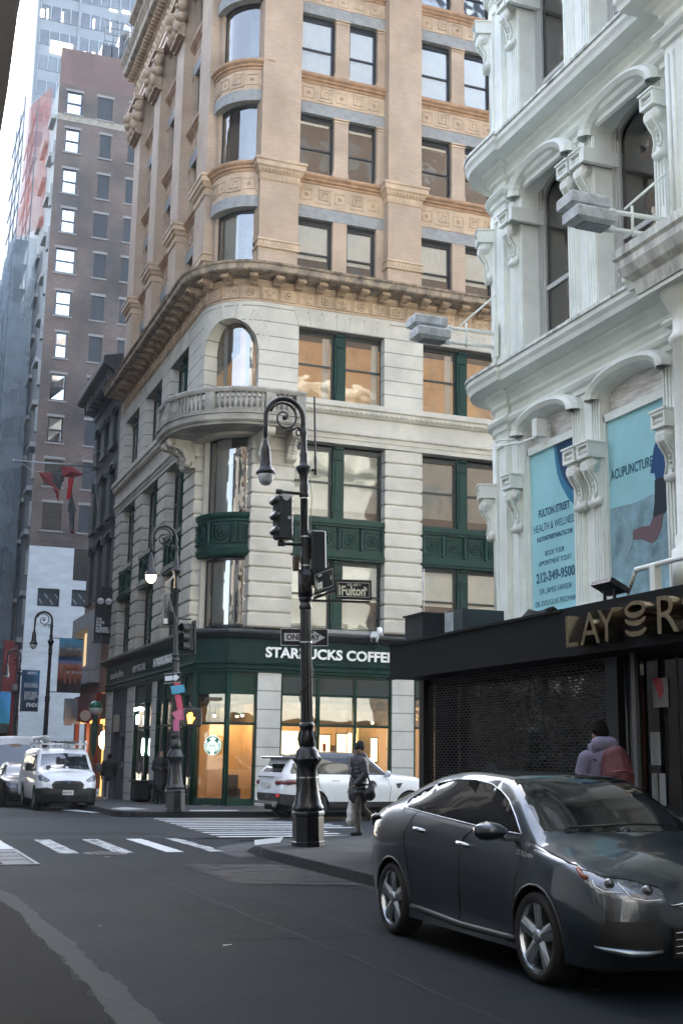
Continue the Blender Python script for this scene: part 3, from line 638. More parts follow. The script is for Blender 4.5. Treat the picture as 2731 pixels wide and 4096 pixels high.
# corner piers side returns for the lower floors
# ---- upper brick piers with caps and bases
def upier(a,b,mp,side):
    m=MB()
    if mp is FU: path=[(a,39.2),(a,38.5),(b,38.5),(b,39.2)]
    else: path=[(10.7,b),(10,b),(10,a),(10.7,a)]
    m.sweep(path,[(0,18.1),(0,32.4)]); m.build('brick_pier',M_tbrick,TB)
    m=MB(); m.sweep(path,[(.02,19.0),(.07,19.03),(.07,19.09),(.03,19.1),(.03,19.27),(.07,19.3),(.05,19.36),(.0,19.38)]); m.sweep(path,[(0,21.55),(.03,21.57),(.03,21.82),(.08,21.86),(.14,21.98),(.2,22.04),(.2,22.2),(.24,22.24),(.24,22.32),(0,22.36)])
    u0,u1=a,b
    n=int((u1-u0)/.13)
    for i in range(n):
        u=u0+(i+.5)*(u1-u0)/n; m.mbox(mp,u-.045,u+.045,19.11,19.26,.03,.055); m.mbox(mp,u-.035,u+.035,21.6,21.8,.03,.055)
        p=mp(u,21.93,.1); m.ball(p,.055,6,4)
    m.build('pier_cap',M_terra,TB)
PFU=[(11.45,12.88),(16.32,17.65),(21.08,22.45)]
for a,b in PFU: upier(a,b,FU,0)
for a,b in PN: upier(a+.02,b-.05,NA,1)
def keyunit(mb,s):
    t=.022
    L=[(-s,-s,s,-s),(s,-s,s,s),(s,s,-s*.6,s),(-s*.6,s,-s*.6,-s*.5),(-s*.6,-s*.5,s*.55,-s*.5),(s*.55,-s*.5,s*.55,s*.5),(s*.55,s*.5,-s*.1,s*.5),(-s*.1,s*.5,-s*.1,0)]
    for x0,y0,x1,y1 in L: mb.box(min(x0,x1)-t,max(x0,x1)+t,min(y0,y1)-t,max(y0,y1)+t,0,.022)
def bandorn(mb,mp,u0,u1,zc,d,h=.26):
    n=max(1,round((u1-u0)/.62)); w=(u1-u0)/n
    for i in range(n):
        c=u0+w*(i+.5); p=Vector(mp(c,zc,d)); x=Vector(mp(c+1,zc,d))-p; nn=Vector(mp(c,zc,d+1))-p
        mb.M=Matrix(((x.x,0,nn.x,p.x),(x.y,0,nn.y,p.y),(0,1,0,p.z),(0,0,0,1)))
        if i%2==0:
            rosette(mb,.1,6)
            for s in (-1,1): mb.box(s*.2-.015,s*.2+.015,-.2,.2,0,.02); mb.box(-.2,.2,s*.2-.015,s*.2+.015,0,.02)
        else: keyunit(mb,h)
    mb.M=Matrix()
LV=[(18.2,20.6),(22.25,24.68),(26.2,28.7),(30.1,32.3)]
DW=-.42
for bi,(mp,u0,u1) in enumerate(BAYS):
    for li,(z0,z1) in enumerate(LV):
        a=u0-.06; b=u1+.04; full=u1-u0>2
        if li<3:
            m=MB(); m.mbox(mp,a,b,z1,z1+.44,DW-.2,DW+.03); m.build('stone_lintel',M_gran,TB)
            m=MB(); zt=LV[li+1][0]; m.mbox(mp,a,b,z1+.44,zt-.3,DW-.2,DW); 
            m.mbox(mp,a,b,z1+.46,z1+.52,DW,DW+.03); bandorn(m,mp,a+.1,b-.1,(z1+.46+zt-.32)/2+.02,DW); m.build('terracotta_band',M_terra,TB)
            m=MB(); Pp=[(0,zt-.32),(.03,zt-.32),(.05,zt-.24),(.12,zt-.2),(.12,zt-.15),(.2,zt-.08),(.22,zt-.02),(.22,zt+.02),(-.2,zt+.05)]
            V0=[mp(a,z,DW+o) for o,z in Pp]; V1=[mp(b,z,DW+o) for o,z in Pp]; n=len(Pp); m.add(V0+V1,[(i,i+1,n+i+1,n+i) for i in range(n-1)]); m.build('terracotta_sill',M_terra2,TB)
        if full: uc=(a+b)/2; cols=[(uc-.27,uc+.27),(b-.3,b)]; wins=[(a,uc-.27),(uc+.27,b-.3)]
        else: cols=[]; wins=[(a,b)]
        for c0,c1 in cols:
            m=MB(); m.mbox(mp,c0,c1,z0-.02,z1,DW-.25,DW+.02); m.build('brick_colonette',M_tbrick,TB)
            if li>0:
                m=MB(); m.mbox(mp,c0-.04,c1+.03,z1-.06,z1,DW-.2,DW+.07); m.mbox(mp,c0-.02,c1+.01,z1-.16,z1-.09,DW-.2,DW+.045); m.build('colonette_cap',M_terra,TB)
            m=MB(); m.mbox(mp,c0-.04,c1+.02,z0+.02,z0+.3,DW-.2,DW+.04); m.build('colonette_base',M_tbrick,TB)
        for w0,w1 in wins:
            window(TB,mp,w0,w1,z0,z1,DW-.16,M_sash,fw=.09,top=.2,rail=.46,blind=(.52,.04,.9,.4)[li],bm=M_blindg)  # the long pale seventh-floor blind stands in for a pale reflection
# bowed upper bay
A_,B_=177,273
for li,(z0,z1) in enumerate(LV[:3]):
    zt=LV[li+1][0]
    m=MB(); m.smooth=False; m.sweep(arcpts(CXc,CYc,1.62,A_,B_,20),[(-.35,z1),(0,z1),(0,z1+.42),(-.35,z1+.42)]); m.build('curved_lintel',M_gran,TB)
    m=MB(); m.sweep(arcpts(CXc,CYc,1.6,A_,B_,20),[(-.3,z1+.42),(0,z1+.42),(0,zt-.3),(-.3,zt-.3)])
    for k,a in enumerate((186,205,225,245,264)):
        n=(cos(R(a)),sin(R(a))); p=CU(a,(z1+.42+zt-.3)/2,1.6); m.M=Matrix(((-n[1],0,n[0],p[0]),(n[0],0,n[1],p[1]),(0,1,0,p[2]),(0,0,0,1)))
        if k%2: rosette(m,.1,6); [ (m.box(s*.2-.015,s*.2+.015,-.2,.2,0,.02), m.box(-.2,.2,s*.2-.015,s*.2+.015,0,.02)) for s in (-1,1)]
        else: keyunit(m,.25)
        m.M=Matrix()
    m.build('curved_terracotta_band',M_terra,TB)
    m=MB(); m.sweep(arcpts(CXc,CYc,1.6,A_,B_,20),[(0,zt-.32),(.03,zt-.32),(.05,zt-.24),(.12,zt-.2),(.12,zt-.15),(.2,zt-.08),(.22,zt-.02),(.22,zt+.02),(-.3,zt+.05)]); m.build('curved_sill',M_terra2,TB)
# jambs beside the curved glass
for (x0,x1,y0,y1) in ((10.35,10.75,40.25,40.52),(11.42,11.75,38.85,39.2)):
    m=MB(); m.box(x0,x1,y0,y1,18.1,32.4); m.build('brick_jamb',M_tbrick,TB)
for (x0,x1,y0,y1) in ((10.3,10.7,40.3,40.56),(11.5,11.8,38.8,39.2)):
    m=MB(); m.box(x0,x1,y0,y1,5.8,12.3); m.build('stone_jamb',M_lime,TB)
# ---- top: capitals, entablature, great cornice
for a,b in PN+[(11.45,12.88),(16.32,17.65)]:
    mp=NA if a>30 else FU; m=MB(); uc=(a+b)/2
    m.mbox(mp,a-.1,b+.1,30.5,30.62,0,.14)
    m.prism([(a,30.6),(b,30.6),(b+.22,32.2),(a-.22,32.2)],mp,0,.3)
    for s in (-1,1):
        for k in range(2):
            p=mp(uc+s*(b-a)*.5,31.85-k*.5,.33); q2=mp(uc+s*(b-a)*.5,31.85-k*.5,.0)
            m.tube([q2,p],.3-.06*k,10); m.ball(mp(uc+s*(b-a)*.5,31.85-k*.5,.36),.12,8,5)
    for k in range(5): m.ball(mp(a+(b-a)*(k+.5)/5,31.0+.25*(k%2),.25),.24,7,5,1,1,1.3)
    m.ball(mp(uc,31.55,.42),.32,8,6); m.ball(mp(uc,31.15,.5),.18,8,6); m.mbox(mp,a-.25,b+.25,32.2,32.38,0,.42)
    m.build('pier_capital',mat('capital_terracotta',(0.374,0.2635,0.17),.75,nscale=5,namt=.4,bump=.5,bscale=20),TB)
sweepart('top_architrave',[(-.5,32.35),(.05,32.35),(.05,32.65),(.1,32.65),(.1,32.9),(.16,32.95),(.16,33.02),(.05,33.05),(.05,33.75),(.2,33.85),(.2,33.95)],M_terra)
sweepart('great_cornice',[(.2,33.95),(.68,34.15),(.72,34.2),(.72,34.5),(.9,34.75),(.9,34.85),(0,35.0),(0,37.0)],M_corn)
sweepart('upper_cornice',[(0,36.4),(.25,36.6),(.3,36.9),(.6,37.1),(.6,37.3),(0,37.4)],M_corn)
m=MB()
for i in range(110):
    s=-(q+14.7)+i*.3; loc(m,tp_mat(s,.07,33.4)).ball((0,0.12*((i*7)%3-1),0),.17,6,4,1,1.2,.8); m.box(-.05,.05,.52,.72,0,.45)
m.build('top_frieze_ornament',M_terra,TB)
# ---- balcony of the corner building
BP=[(8.8,41.45),(8.8,40.3)]+arcpts(CXc,CYc,3.0,180,270,22)[1:]+[(12.9,37.3)]
m=MB(); m.sweep(BP,[(-3.2 if 0 else -1.1,12.36),(-.12,12.36),(-.1,12.42),(-.04,12.44),(.0,12.5),(.0,12.68),(.05,12.7),(.05,12.74),(-1.1,12.76)])
m.add([(x,y,12.47) for x,y in BP]+[(12.9,38.6,12.47),(10.1,41.45,12.47)],[tuple(range(len(BP)+2))]); m.build('balcony_slab',M_lime_d,TB)
m=MB(); m.sweep(BP,[(-.2,12.76),(-.02,12.76),(-.0,12.84),(-.2,12.86)]); m.sweep(BP,[(-.22,13.43),(-.0,13.43),(.02,13.47),(.04,13.52),(.04,13.56),(0,13.6),(-.22,13.6)]); m.sweep([(12.9,37.3),(12.9,38.5)],[(-.2,13.43),(0,13.43),(.04,13.5),(.04,13.56),(-.2,13.6)]); m.build('balustrade_rail',M_lime_d,TB)
def bp_at(s):
    for a,b in zip(BP,BP[1:]):
        L=math.dist(a,b)
        if s<=L: t=s/L; n=((b[1]-a[1])/L,-(b[0]-a[0])/L); return a[0]+(b[0]-a[0])*t,a[1]+(b[1]-a[1])*t,n
        s-=L
    return BP[-1][0],BP[-1][1],n
LT=sum(math.dist(a,b) for a,b in zip(BP,BP[1:]))
peds=[.14,1.15+3*R(5),1.15+3*R(48),1.15+3*R(88),LT-.16]
pr=MB(); pr.lathe([(.055,0),(.055,.05),(.035,.07),(.06,.13),(.078,.22),(.06,.32),(.032,.42),(.03,.46),(.05,.49),(.035,.52),(.06,.55),(.06,.6)],0,0,10); pr.box(-.06,.06,-.06,.06,0,.04); pr.box(-.06,.06,-.06,.06,.56,.6)
balo=pr.build('baluster',M_lime_d,None); balo.parent=TB; balo.matrix_basis=Matrix.Translation((0,0,-50)); placed=False
m=MB()
for s in peds:
    x,y,n=bp_at(s); w_=.17; m.M=Matrix(((-n[1],0,n[0],x-n[0]*.1),(n[0],0,n[1],y-n[1]*.1),(0,1,0,12.84),(0,0,0,1))); m.box(-w_,w_,0,.6,-.11,.1); m.M=Matrix()
m.build('balustrade_pedestal',M_lime_d,TB)
s=.3
while s<LT-.25:
    if min(abs(s-p) for p in peds)>.22:
        x,y,n=bp_at(s); M=Matrix.Translation((x-n[0]*.11,y-n[1]*.11,12.84))
        if not placed: balo.matrix_basis=wmat(TB).inverted()@M; placed=True
        else: inst(balo,TB,M)
    s+=.185
# big scroll brackets beneath
def bigscroll(X,Y,rz):
    m=MB(); m.M=Matrix.Translation((X,Y,12.4))@Matrix.Rotation(rz,4,'Z')
    m.prism([(0,-.02),(.95,-.02),(1.0,-.12),(.98,-.25),(.85,-.32),(.62,-.36),(.42,-.5),(.34,-.72),(.3,-.9),(.12,-1.02),(0,-.98)],lambda u,z,d:(-u,d,z),-.14,.14)
    m.tube([(-.86,-.18,-.16),(-.86,.18,-.16)],.15,12); m.tube([(-.86,-.2,-.16),(-.86,.2,-.16)],.06,8); m.tube([(-.22,-.17,-.85),(-.22,.17,-.85)],.12,12)
    for k in range(6): m.ball((-.72+.08*k,0,-.38-.09*k),.045,6,4)
    m.build('scroll_bracket',M_lime_d if 0 else M_lime,TB)
bigscroll(10,41.3,0); bigscroll(10,40.65,0); bigscroll(11.75,38.5,PI/2); bigscroll(12.75,38.5,PI/2)
# ================= storefront of the corner building =================
M_gfr=mat('dark_green_paint',(.0025,.026,.015),.5,spec=.2,nscale=1.5,namt=.25)
M_gfrz=mat('green_fascia',(.0045,.026,.019),.6,spec=.15,nscale=1.5,namt=.3)
M_ledge=mat('lead_ledge',(0.019,0.0209,0.02166),.6,nscale=2,namt=.4)
M_sto=glassmat('shop_glass',(.82,.84,.83),.05,.08)
M_stod=glassmat('dark_shop_glass',(.35,.38,.38),.10,.1)
SP=[(10,YE),(10,39.35),(10.85,38.5),(XE,38.5)]
zf=lambda y:0
m=MB(); m.sweep(SP,[(-.45,5.74),(.34,5.70),(.36,5.62),(.34,5.56),(.26,5.52),(.2,5.46),(.06,5.40),(-.45,5.40)]); m.build('storefront_ledge',M_ledge,TB)
m=MB(); m.sweep(SP,[(0,5.42),(.03,5.40),(.03,4.68),(.08,4.66),(.1,4.6),(.05,4.56),(.05,4.46),(.09,4.44),(.06,4.40),(.06,4.34),(.0,4.33),(-.3,4.33)]); m.build('sign_fascia',M_gfrz,TB)
m=MB(); 
for i in range(190):
    x=10.9+i*.068; 
    if x<XE: m.box(x,x+.034,38.38,38.47,4.6,4.655)
m.build('bead_moulding',M_gfrz,TB)
M_let=mat('sign_letter_white',(.75,.76,.75),.5)
M_letd=mat('sign_letter_grey',(.35,.36,.36),.5)
text_mesh('STARBUCKS COFFEE',.455,face_mat((12.07,38.42,4.84),(1,0,0),(0,-1,0)),M_let,'sign_lettering',TB,.02,.014,.975*1.115,spacing=1.0)
text_mesh('STARBUCKS COFFEE',.42,face_mat((9.93,45.4,4.85),(0,-1,0),(-1,0,0)),M_let,'sign_lettering',TB,.02,.012,1.0)
text_mesh('OPTICAL',.38,face_mat((9.93,49.2,4.86),(0,-1,0),(-1,0,0)),M_letd,'sign_lettering',TB,.02,.006,1.35,spacing=1.2)
text_mesh('meet in place',.42,face_mat((9.93,53.9,4.85),(0,-1,0),(-1,0,0)),M_letd,'sign_lettering',TB,.02,.003,1.22)
# stone piers
m=MB(); m.box(11.87,12.66,38.5,39.0,.0,4.33); m.build('stone_pier',M_limeG,TB)
m=MB(); m.box(16.6,17.4,38.5,39.0,.0,4.33); m.build('stone_pier',M_limeG,TB)
m=MB(); m.box(21.4,22.2,38.5,39.0,.0,4.33); m.build('stone_pier',M_limeG,TB)
for a,b in ((45.05,45.75),(49.0,50.4),(53.75,55.1)):
    m=MB(); m.box(10,10.5,a,b,-.4,4.33); m.build('stone_pier',M_limeG,TB)
# glazed bays
def glazed(mp,u0,u1,zb,cols,louver=True,base=.35,solid=False,gl=None,zt=4.33):
    gl=gl or M_sto
    f=MB(); w=.05
    for u in [u0]+cols+[u1]: f.mbox(mp,max(u0,u-w),min(u1,u+w),zb,zt,-.2,-.03)
    es=[u0]+cols+[u1]
    for a,b in zip(es,es[1:]):
        a+=w;b-=w
        if a-w>u0+.01: pass
        for z0,z1 in ((zb,base),(2.64,2.72),(3.62,3.7),(zt-.1,zt)): f.mbox(mp,a,b,z0,z1,-.19,-.05)
        if solid: f.mbox(mp,a,b,3.7,zt-.1,-.17,-.08)
    o=f.build('shopfront_frame',M_gfr,TB)
    for a,b in zip(es,es[1:]):
        g=MB(); g.mbox(mp,a+w,b-w,base,2.64,-.12,-.112); g.build('pane',gl,o)
        g=MB(); g.mbox(mp,a+w,b-w,2.72,3.62,-.12,-.112); g.build('transom_pane',M_stod,o)
        if louver:
            g=MB()
            for k in range(7): z=3.72+k*.075; g.prism([(a+w,z),(b-w,z),(b-w,z+.035),(a+w,z+.035)],mp,-.16,-.06)
            g.mbox(mp,a+w,b-w,3.7,4.25,-.19,-.17); g.build('louver',mat('louver_grey',(0.038,0.0494,0.0475),.5),o)
    return o
CHM=lambda u,z,d:(10.85-u*.7071-d*.7071,38.5+u*.7071-d*.7071,z)
glazed(FU,12.68,16.58,.0,[13.98,15.28],base=.42)
glazed(FU,17.42,21.4,.0,[18.7,20.0],base=.42)
glazed(FU,10.9,11.85,.0,[],False,.33,True)
glazed(CHM,.05,1.16,.0,[],False,.33,True)
m=MB(); m.mbox(FU,10.84,10.92,0,4.33,-.2,.0); m.lathe([(.09,0),(.09,4.33)],10.9,38.58,8); m.lathe([(.09,0),(.09,4.33)],10.04,39.4,8); m.build('corner_post',M_gfr,TB)
glazed(NA,39.4,42.15,-.05,[40.9],False,.4,True,gl=M_stod)
glazed(NA,42.15,45.05,-.1,[43.9],False,.35,True,gl=M_stod)
glazed(NA,45.75,49.0,-.15,[46.9,47.1],True,.35,gl=M_stod)
# stucco entrance bay
M_stuc=mat('grey_stucco',(0.057,0.0608,0.0646),.9,nscale=1,namt=.2)
m=MB(); facade(m,50.4,53.75,-.4,4.33,[(51.9,53.1,-.4,2.6),(50.55,51.5,-.4,2.35)],NA,-.05,.3); m.build('stucco_wall',M_stuc,TB)
m=MB(); 
for k in range(5): m.mbox(NA,52.0+k*.22,52.12+k*.22,-.3,2.5,-.34,-.3)
m.mbox(NA,51.9,53.1,2.6,3.3,-.03,.0); m.build('entrance_door',mat('cream_slats',(.35,.31,.24),.7),TB)
m=MB(); m.mbox(NA,50.55,51.5,-.3,2.35,-.34,-.3); m.build('black_door',M_black,TB)
text_mesh('8',.3,face_mat((9.97,50.75,1.15),(0,-1,0),(-1,0,0)),M_letd,'door_number',TB,.005,.01)
m=MB(); m.mbox(NA,50.55,51.5,2.45,2.5,-.02,.02)
for k in range(4): m.mbox(NA,51.7,52.0,3.1+.1*k,3.14+.1*k,-.04,-.02)
m.build('wall_vent',M_black,TB)
# shop signs in the side window (lit)
M_neon=mat('lit_sign_white',(.9,.9,.9),.5,emit=(.9,.97,1),estr=2.2)
M_neon2=mat('lit_sign_poster',(.8,.8,.8),.5,emit=(.85,.95,1),estr=.5)
text_mesh('NASSAU VISION CENTER',.17,face_mat((9.99,48.85,3.35),(0,-1,0),(-1,0,0)),M_neon,'lit_window_lettering',TB,.004,.004,.78)
m=MB()
for u in (48.15,47.8):
    m.tube([(9.97,u+.1*cos(a),3.0+.17*sin(a)) for a in [2*PI*i/14 for i in range(15)]],.018,6)
m.build('lit_eyeglasses_sign',M_neon,TB)
m=MB(); m.tube([(9.98,46.85+.12*cos(a),1.95+.3*sin(a)) for a in [2*PI*i/16 for i in range(17)]],.03,6); m.build('lit_oval_sign',M_neon,TB)
m=MB(); m.box(9.965,9.975,46.5,46.6,.9,1.7); m.tube([(9.93,46.95,.8),(9.9,46.95,.8),(9.9,46.95,1.35),(9.93,46.95,1.35)],.012,6); m.build('door_handle',M_steel,TB)
# interiors
M_wallw=mat('warm_shop_wall',(.62,.46,.28),.9,nscale=.7,namt=.25)
M_floorw=mat('shop_floor',(.25,.17,.1),.6)
m=MB(); m.box(10.3,XE,43.5,43.6,0,4.2); m.box(10.25,10.35,39.8,43.5,0,4.2); m.build('shop_back_wall',M_wallw,TB)
m=MB(); m.box(10.3,XE,38.8,43.5,.02,.12); m.build('shop_floor',M_floorw,TB)
m=MB(); m.box(10.3,XE,38.75,43.5,3.4,3.5); m.build('shop_ceiling',mat('shop_ceiling_dark',(.12,.09,.06),.9),TB)
m=MB(); m.box(12.2,12.3,39.1,42.5,.1,3.4); m.box(11.0,12.2,41.2,41.3,.1,2.7); m.build('shop_partition',M_wallw,TB)
m=MB(); m.box(16.0,16.45,40.0,40.2,.1,2.7); m.build('shop_column',M_wallw,TB)
m=MB(); m.box(14.4,16.9,43.3,43.45,1.0,2.1); m.box(13.2,17.4,42.0,42.7,.1,1.1); m.build('shop_counter',mat('dark_wood',(.07,.045,.03),.5),TB)
M_menu=mat('lit_menu_board',(.85,.72,.5),.6,emit=(1,.72,.38),estr=.55)
M_menu2=mat('bright_menu_board',(.9,.85,.7),.6,emit=(1,.80,.48),estr=1.5)
M_frmd=mat('menu_frame',(.05,.04,.035),.5)
m=MB(); m.box(12.85,14.0,39.5,39.53,1.75,2.5); m.build('menu_board',M_menu2 if 0 else mat('window_blind_lit',(.8,.68,.45),.6,emit=(1,.74,.40),estr=.8),TB)
for x0,x1,z0,z1,ma,y in ((14.35,15.05,1.6,2.45,M_menu,40.2),(15.3,15.75,1.6,2.5,M_menu,40.4),(15.95,16.7,1.72,2.55,M_menu2,41.0),(16.9,17.3,1.5,2.4,M_menu,41.4)):
    m=MB(); m.box(x0,x1,y-.03,y,z0,z1); m.box(x0+.03,x0+.04,y-.01,y,z1,3.4); f=m.build('menu_board',M_frmd,TB)
    m=MB(); m.box(x0+.04,x1-.04,y-.04,y-.032,z0+.04,z1-.04); m.build('menu_panel',ma,f)
    if x0<15:
        for q in (14.55,14.8):
            m=MB(); m.lathe([(.05,1.85),(.06,2.1),(.062,2.12)],q,y-.045,8); m.box(q-.05,q+.05,y-.06,y-.05,1.8,1.84); m.build('drink_picture',mat('berry_drink',(.35,.05,.06),.6),f)
# lamps inside the shop
M_bulb=mat('glowing_bulb',(1,.8,.5),.5,emit=(1,.68,.33),estr=30)
for x,y,z in ((10.75,39.6,2.95),(11.55,39.7,2.95),(11.7,39.6,2.98),(16.3,39.5,2.85)):
    m=MB(); m.lathe([(.02,3.4),(.02,z+.12),(.07,z+.1),(.1,z+.02)],x,y,8); o=m.build('pendant_lamp',M_frmd,TB); m=MB(); m.ball((x,y,z),.05,8,6); m.build('bulb',M_bulb,o)
for x,y,e in ((11.2,40.3,26),(14.4,40.6,90),(18.5,40.8,50)):
    ld=bpy.data.lights.new('shop_light','POINT'); ld.energy=e; ld.color=(1,.62,.30); ld.shadow_soft_size=.15; lo=bpy.data.objects.new('shop_light',ld); C.objects.link(lo); lo.parent=TB; lo.matrix_basis=wmat(TB).inverted()@Matrix.Translation((x,y,3.1))
m=MB(); m.box(11.3,11.8,39.9,40.3,.15,.6); m.box(11.3,11.8,40.2,40.35,.6,1.05); m.build('lounge_chair',mat('dark_leather',(.05,.045,.045),.5),TB)
# round hanging emblem with the crowned figure
SG=thing('round_hanging_sign',(10.35,38.85,2.0),'round green and white emblem sign hanging in the chamfered corner window','sign')
nx=Vector((-.7071,-.7071,0)); ctr=Vector((10.50,38.72,1.98)); SM=face_mat(ctr,(.7071,-.7071,0),nx)
m=MB(); m.M=SM; m.lathe([(0,-.03),(.31,-.03),(.31,.03),(0,.03)],0,0,40,smooth=False); m.build('green_disc',mat('emblem_green',(.0,.16,.07),.4),SG)
m=MB(); m.M=SM; Z=.034
m.lathe([(.296,Z-.003),(.312,Z-.003),(.312,Z+.003),(.296,Z+.003),(.296,Z-.003)],0,0,40,cap=False)
m.prism([(-.055,.02),(-.07,.12),(-.05,.17),(0,.185),(.05,.17),(.07,.12),(.055,.02),(0,-.02)],ident,Z,Z+.004)
m.prism([(-.11,.18),(-.12,.25),(-.07,.22),(-.04,.27),(0,.22),(.04,.27),(.07,.22),(.12,.25),(.11,.18)],ident,Z,Z+.004)
m.prism([(.035*cos(PI/2+PI*k/5)*(1 if k%2==0 else .4),.275+.035*sin(PI/2+PI*k/5)*(1 if k%2==0 else .4)) for k in range(10)],ident,Z,Z+.004)
m.prism([(-.05,-.03),(.05,-.03),(.075,-.14),(.06,-.22),(.07,-.295),(-.07,-.295),(-.06,-.22),(-.075,-.14)],ident,Z,Z+.004)
for s in (-1,1):
    for k in range(4):
        r0=.085+.032*k; m.tube([(s*(r0*(.9+.1*sin(j))),.15-k*.03-j*.06+0,Z) for j in range(3)]+[(s*(r0+.02*sin(j*1.9)),-.03-k*.02-j*.055,Z) for j in range(0,4-k//2)],.0105,5)
    for k in range(5): m.tube([(s*.17,-.12+.055*k,Z),(s*.215,-.12+.06*k,Z),(s*.275,-.08+.055*k,Z)],[.006,.014,.01],5)
    m.prism([(s*.2,.14),(s*.27,.16),(s*.27,.09),(s*.24,.05)],ident,Z,Z+.004)
m.build('emblem_figure',mat('emblem_white',(.8,.82,.8),.5,emit=(.8,1,.9),estr=.12),SG)
m=MB(); m.M=SM
for s in (-1,1): m.ball((s*.022,.115,Z+.004),.008,6,4); 
m.box(-.015,.015,.06,.066,Z+.004,Z+.006); m.box(-.003,.003,.075,.1,Z+.004,Z+.006)
for s in (-1,1): m.tube([(s*.17,.2,-.0),(s*.17,1.3,0)],.006,5)
m.build('hanging_wire',M_black,SG)
# corner metal security camera
CMR=thing('security_camera',(15.9,38,5.5),'white bullet security camera fixed on the dark storefront ledge beside the black awning','camera')
m=MB(); m.M=Matrix.Translation((15.75,38.0,5.62))@Euler((.35,0,-.5)).to_matrix().to_4x4(); m.box(-.11,.11,-.35,.3,-.09,.1,.03); m.box(-.13,.13,-.42,.3,.1,.12); m.build('camera_housing',mat('grey_plastic',(.42,.43,.42),.5),CMR)
m=MB(); m.M=Matrix.Translation((15.75,38.0,5.62))@Euler((.35,0,-.5)).to_matrix().to_4x4(); m.tube([(0,-.38,0),(0,-.34,0)],.075,12); m.M=Matrix(); m.tube([(15.85,38.1,5.5),(15.95,38.2,5.35),(15.95,38.45,5.3)],.035,8); m.build('camera_lens',M_black,CMR)
m=MB(); m.lathe([(0,5.98),(.09,5.95),(.1,5.8),(.06,5.74),(0,5.73)],15.95,38.1,12); m.build('camera_dome',M_white,CMR)
# ================= white cast-iron building on the right =================
WB=thing('white_building',(10,14,0),'white painted cast-iron building with arched windows, scroll consoles and turquoise banners above a black awning','building')
M_wht=mat('white_iron_paint',(.83,.865,.80),.55,nscale=1.6,namt=.12,bump=.12,bscale=35)
M_wht2=mat('stained_white_cornice',(.72,.75,.69),.6,nscale=2.6,namt=.5,bump=.3,bscale=22,col2=(.27,.27,.25),stretch=(1,1.5,.35))
CX2,CY2=10.44,18.45
def wpath(o=0,step=True):
    return [(24,18.95)]+arcpts(CX2,CY2,.5,90,180,8)+[(9.94,18.1),(10,18.1),(10,12.98),(9.68,12.98),(9.68,7.0)]
WP=wpath()
def wsweep(name,prof,ma=M_wht,path=WP): m=MB(); m.sweep(path,prof); return m.build(name,ma,WB)
def cornice(zt,nm):
    z=zt-8.2
    wsweep(nm,[(0,7.62+z),(.06,7.66+z),(.06,7.72+z),(.12,7.8+z),(.2,7.84+z),(.2,7.88+z),(.44,7.92+z),(.46,8.0+z),(.5,8.06+z),(.5,8.14+z)])
    wsweep(nm+'_top',[(.5,8.141+z),(.53,8.15+z),(.53,8.2+z),(0,8.27+z)],M_wht2)
    wsweep('belt_moulding',[(0,7.2+z),(.05,7.22+z),(.05,7.3+z),(.12,7.33+z),(.15,7.38+z),(.12,7.43+z),(.05,7.45+z),(.03,7.5+z),(0,7.5+z)])
cornice(8.2,'lower_cornice'); cornice(12.42,'middle_cornice'); cornice(16.6,'upper_cornice'); cornice(20.8,'top_cornice')
OPEN=[(16.07,17.57),(13.72,15.27),(10.2,11.6),(8.0,9.4)]
LVW=[(3.6,3.95,6.98,7.2,7.7),(8.2,8.5,11.3,11.62,11.95),(12.4,12.75,15.5,15.82,16.1),(16.6,16.95,19.7,20.0,20.3)]
def sa(uc,hw,zs,rise,n=14):
    return [(uc+hw*cos(PI-PI*i/n),zs+rise*sin(PI*i/n)**.9) for i in range(n+1)]
# wall with arched openings
m=MB()
for li,(zb,z0,zs,zc,zt) in enumerate(LVW):
    us=sorted({7.0,18.1,*[x for o in OPEN for x in o]})
    for a,b in zip(us,us[1:]):
        op=[o for o in OPEN if o[0]<=(a+b)/2<=o[1]]
        if not op: m.quad(NA(a,zb,0),NA(b,zb,0),NA(b,zt+.5,0),NA(a,zt+.5,0)); continue
        m.quad(NA(a,zb,0),NA(b,zb,0),NA(b,z0,0),NA(a,z0,0)); D=-.5 if li else -.16
        P=sa((a+b)/2,(b-a)/2,zs,zc-zs)
        for p,q in zip(P,P[1:]):
            m.quad(NA(p[0],p[1],0),NA(q[0],q[1],0),NA(q[0],zt+.5,0),NA(p[0],zt+.5,0)); m.quad(NA(p[0],p[1],0),NA(q[0],q[1],0),NA(q[0],q[1],D),NA(p[0],p[1],D))
        m.quad(NA(a,z0,0),NA(a,zs,0),NA(a,zs,D),NA(a,z0,D)); m.quad(NA(b,z0,0),NA(b,zs,0),NA(b,zs,D),NA(b,z0,D)); m.quad(NA(a,z0,0),NA(b,z0,0),NA(b,z0,D),NA(a,z0,D))
m.sweep([(24,18.95)]+arcpts(CX2,CY2,.5,90,180,8)+[(9.94,18.1),(10,18.1)],[(0,3.4),(0,21)],capends=False)
m.quad((9.68,12.98,8),(10,12.98,8),(10,12.98,21),(9.68,12.98,21)); m.quad((9.68,12.98,8),(9.68,12.0,8),(9.68,12.0,21),(9.68,12.98,21)); m.quad((9.68,12.0,8),(10,12.0,8),(10,12.0,21),(9.68,12.0,21)); m.box(10.6,24,7,18.9,3.5,21.2); m.box(10.0,10.6,7,7.1,3.5,21)
m.build('cast_iron_wall',M_wht,WB)
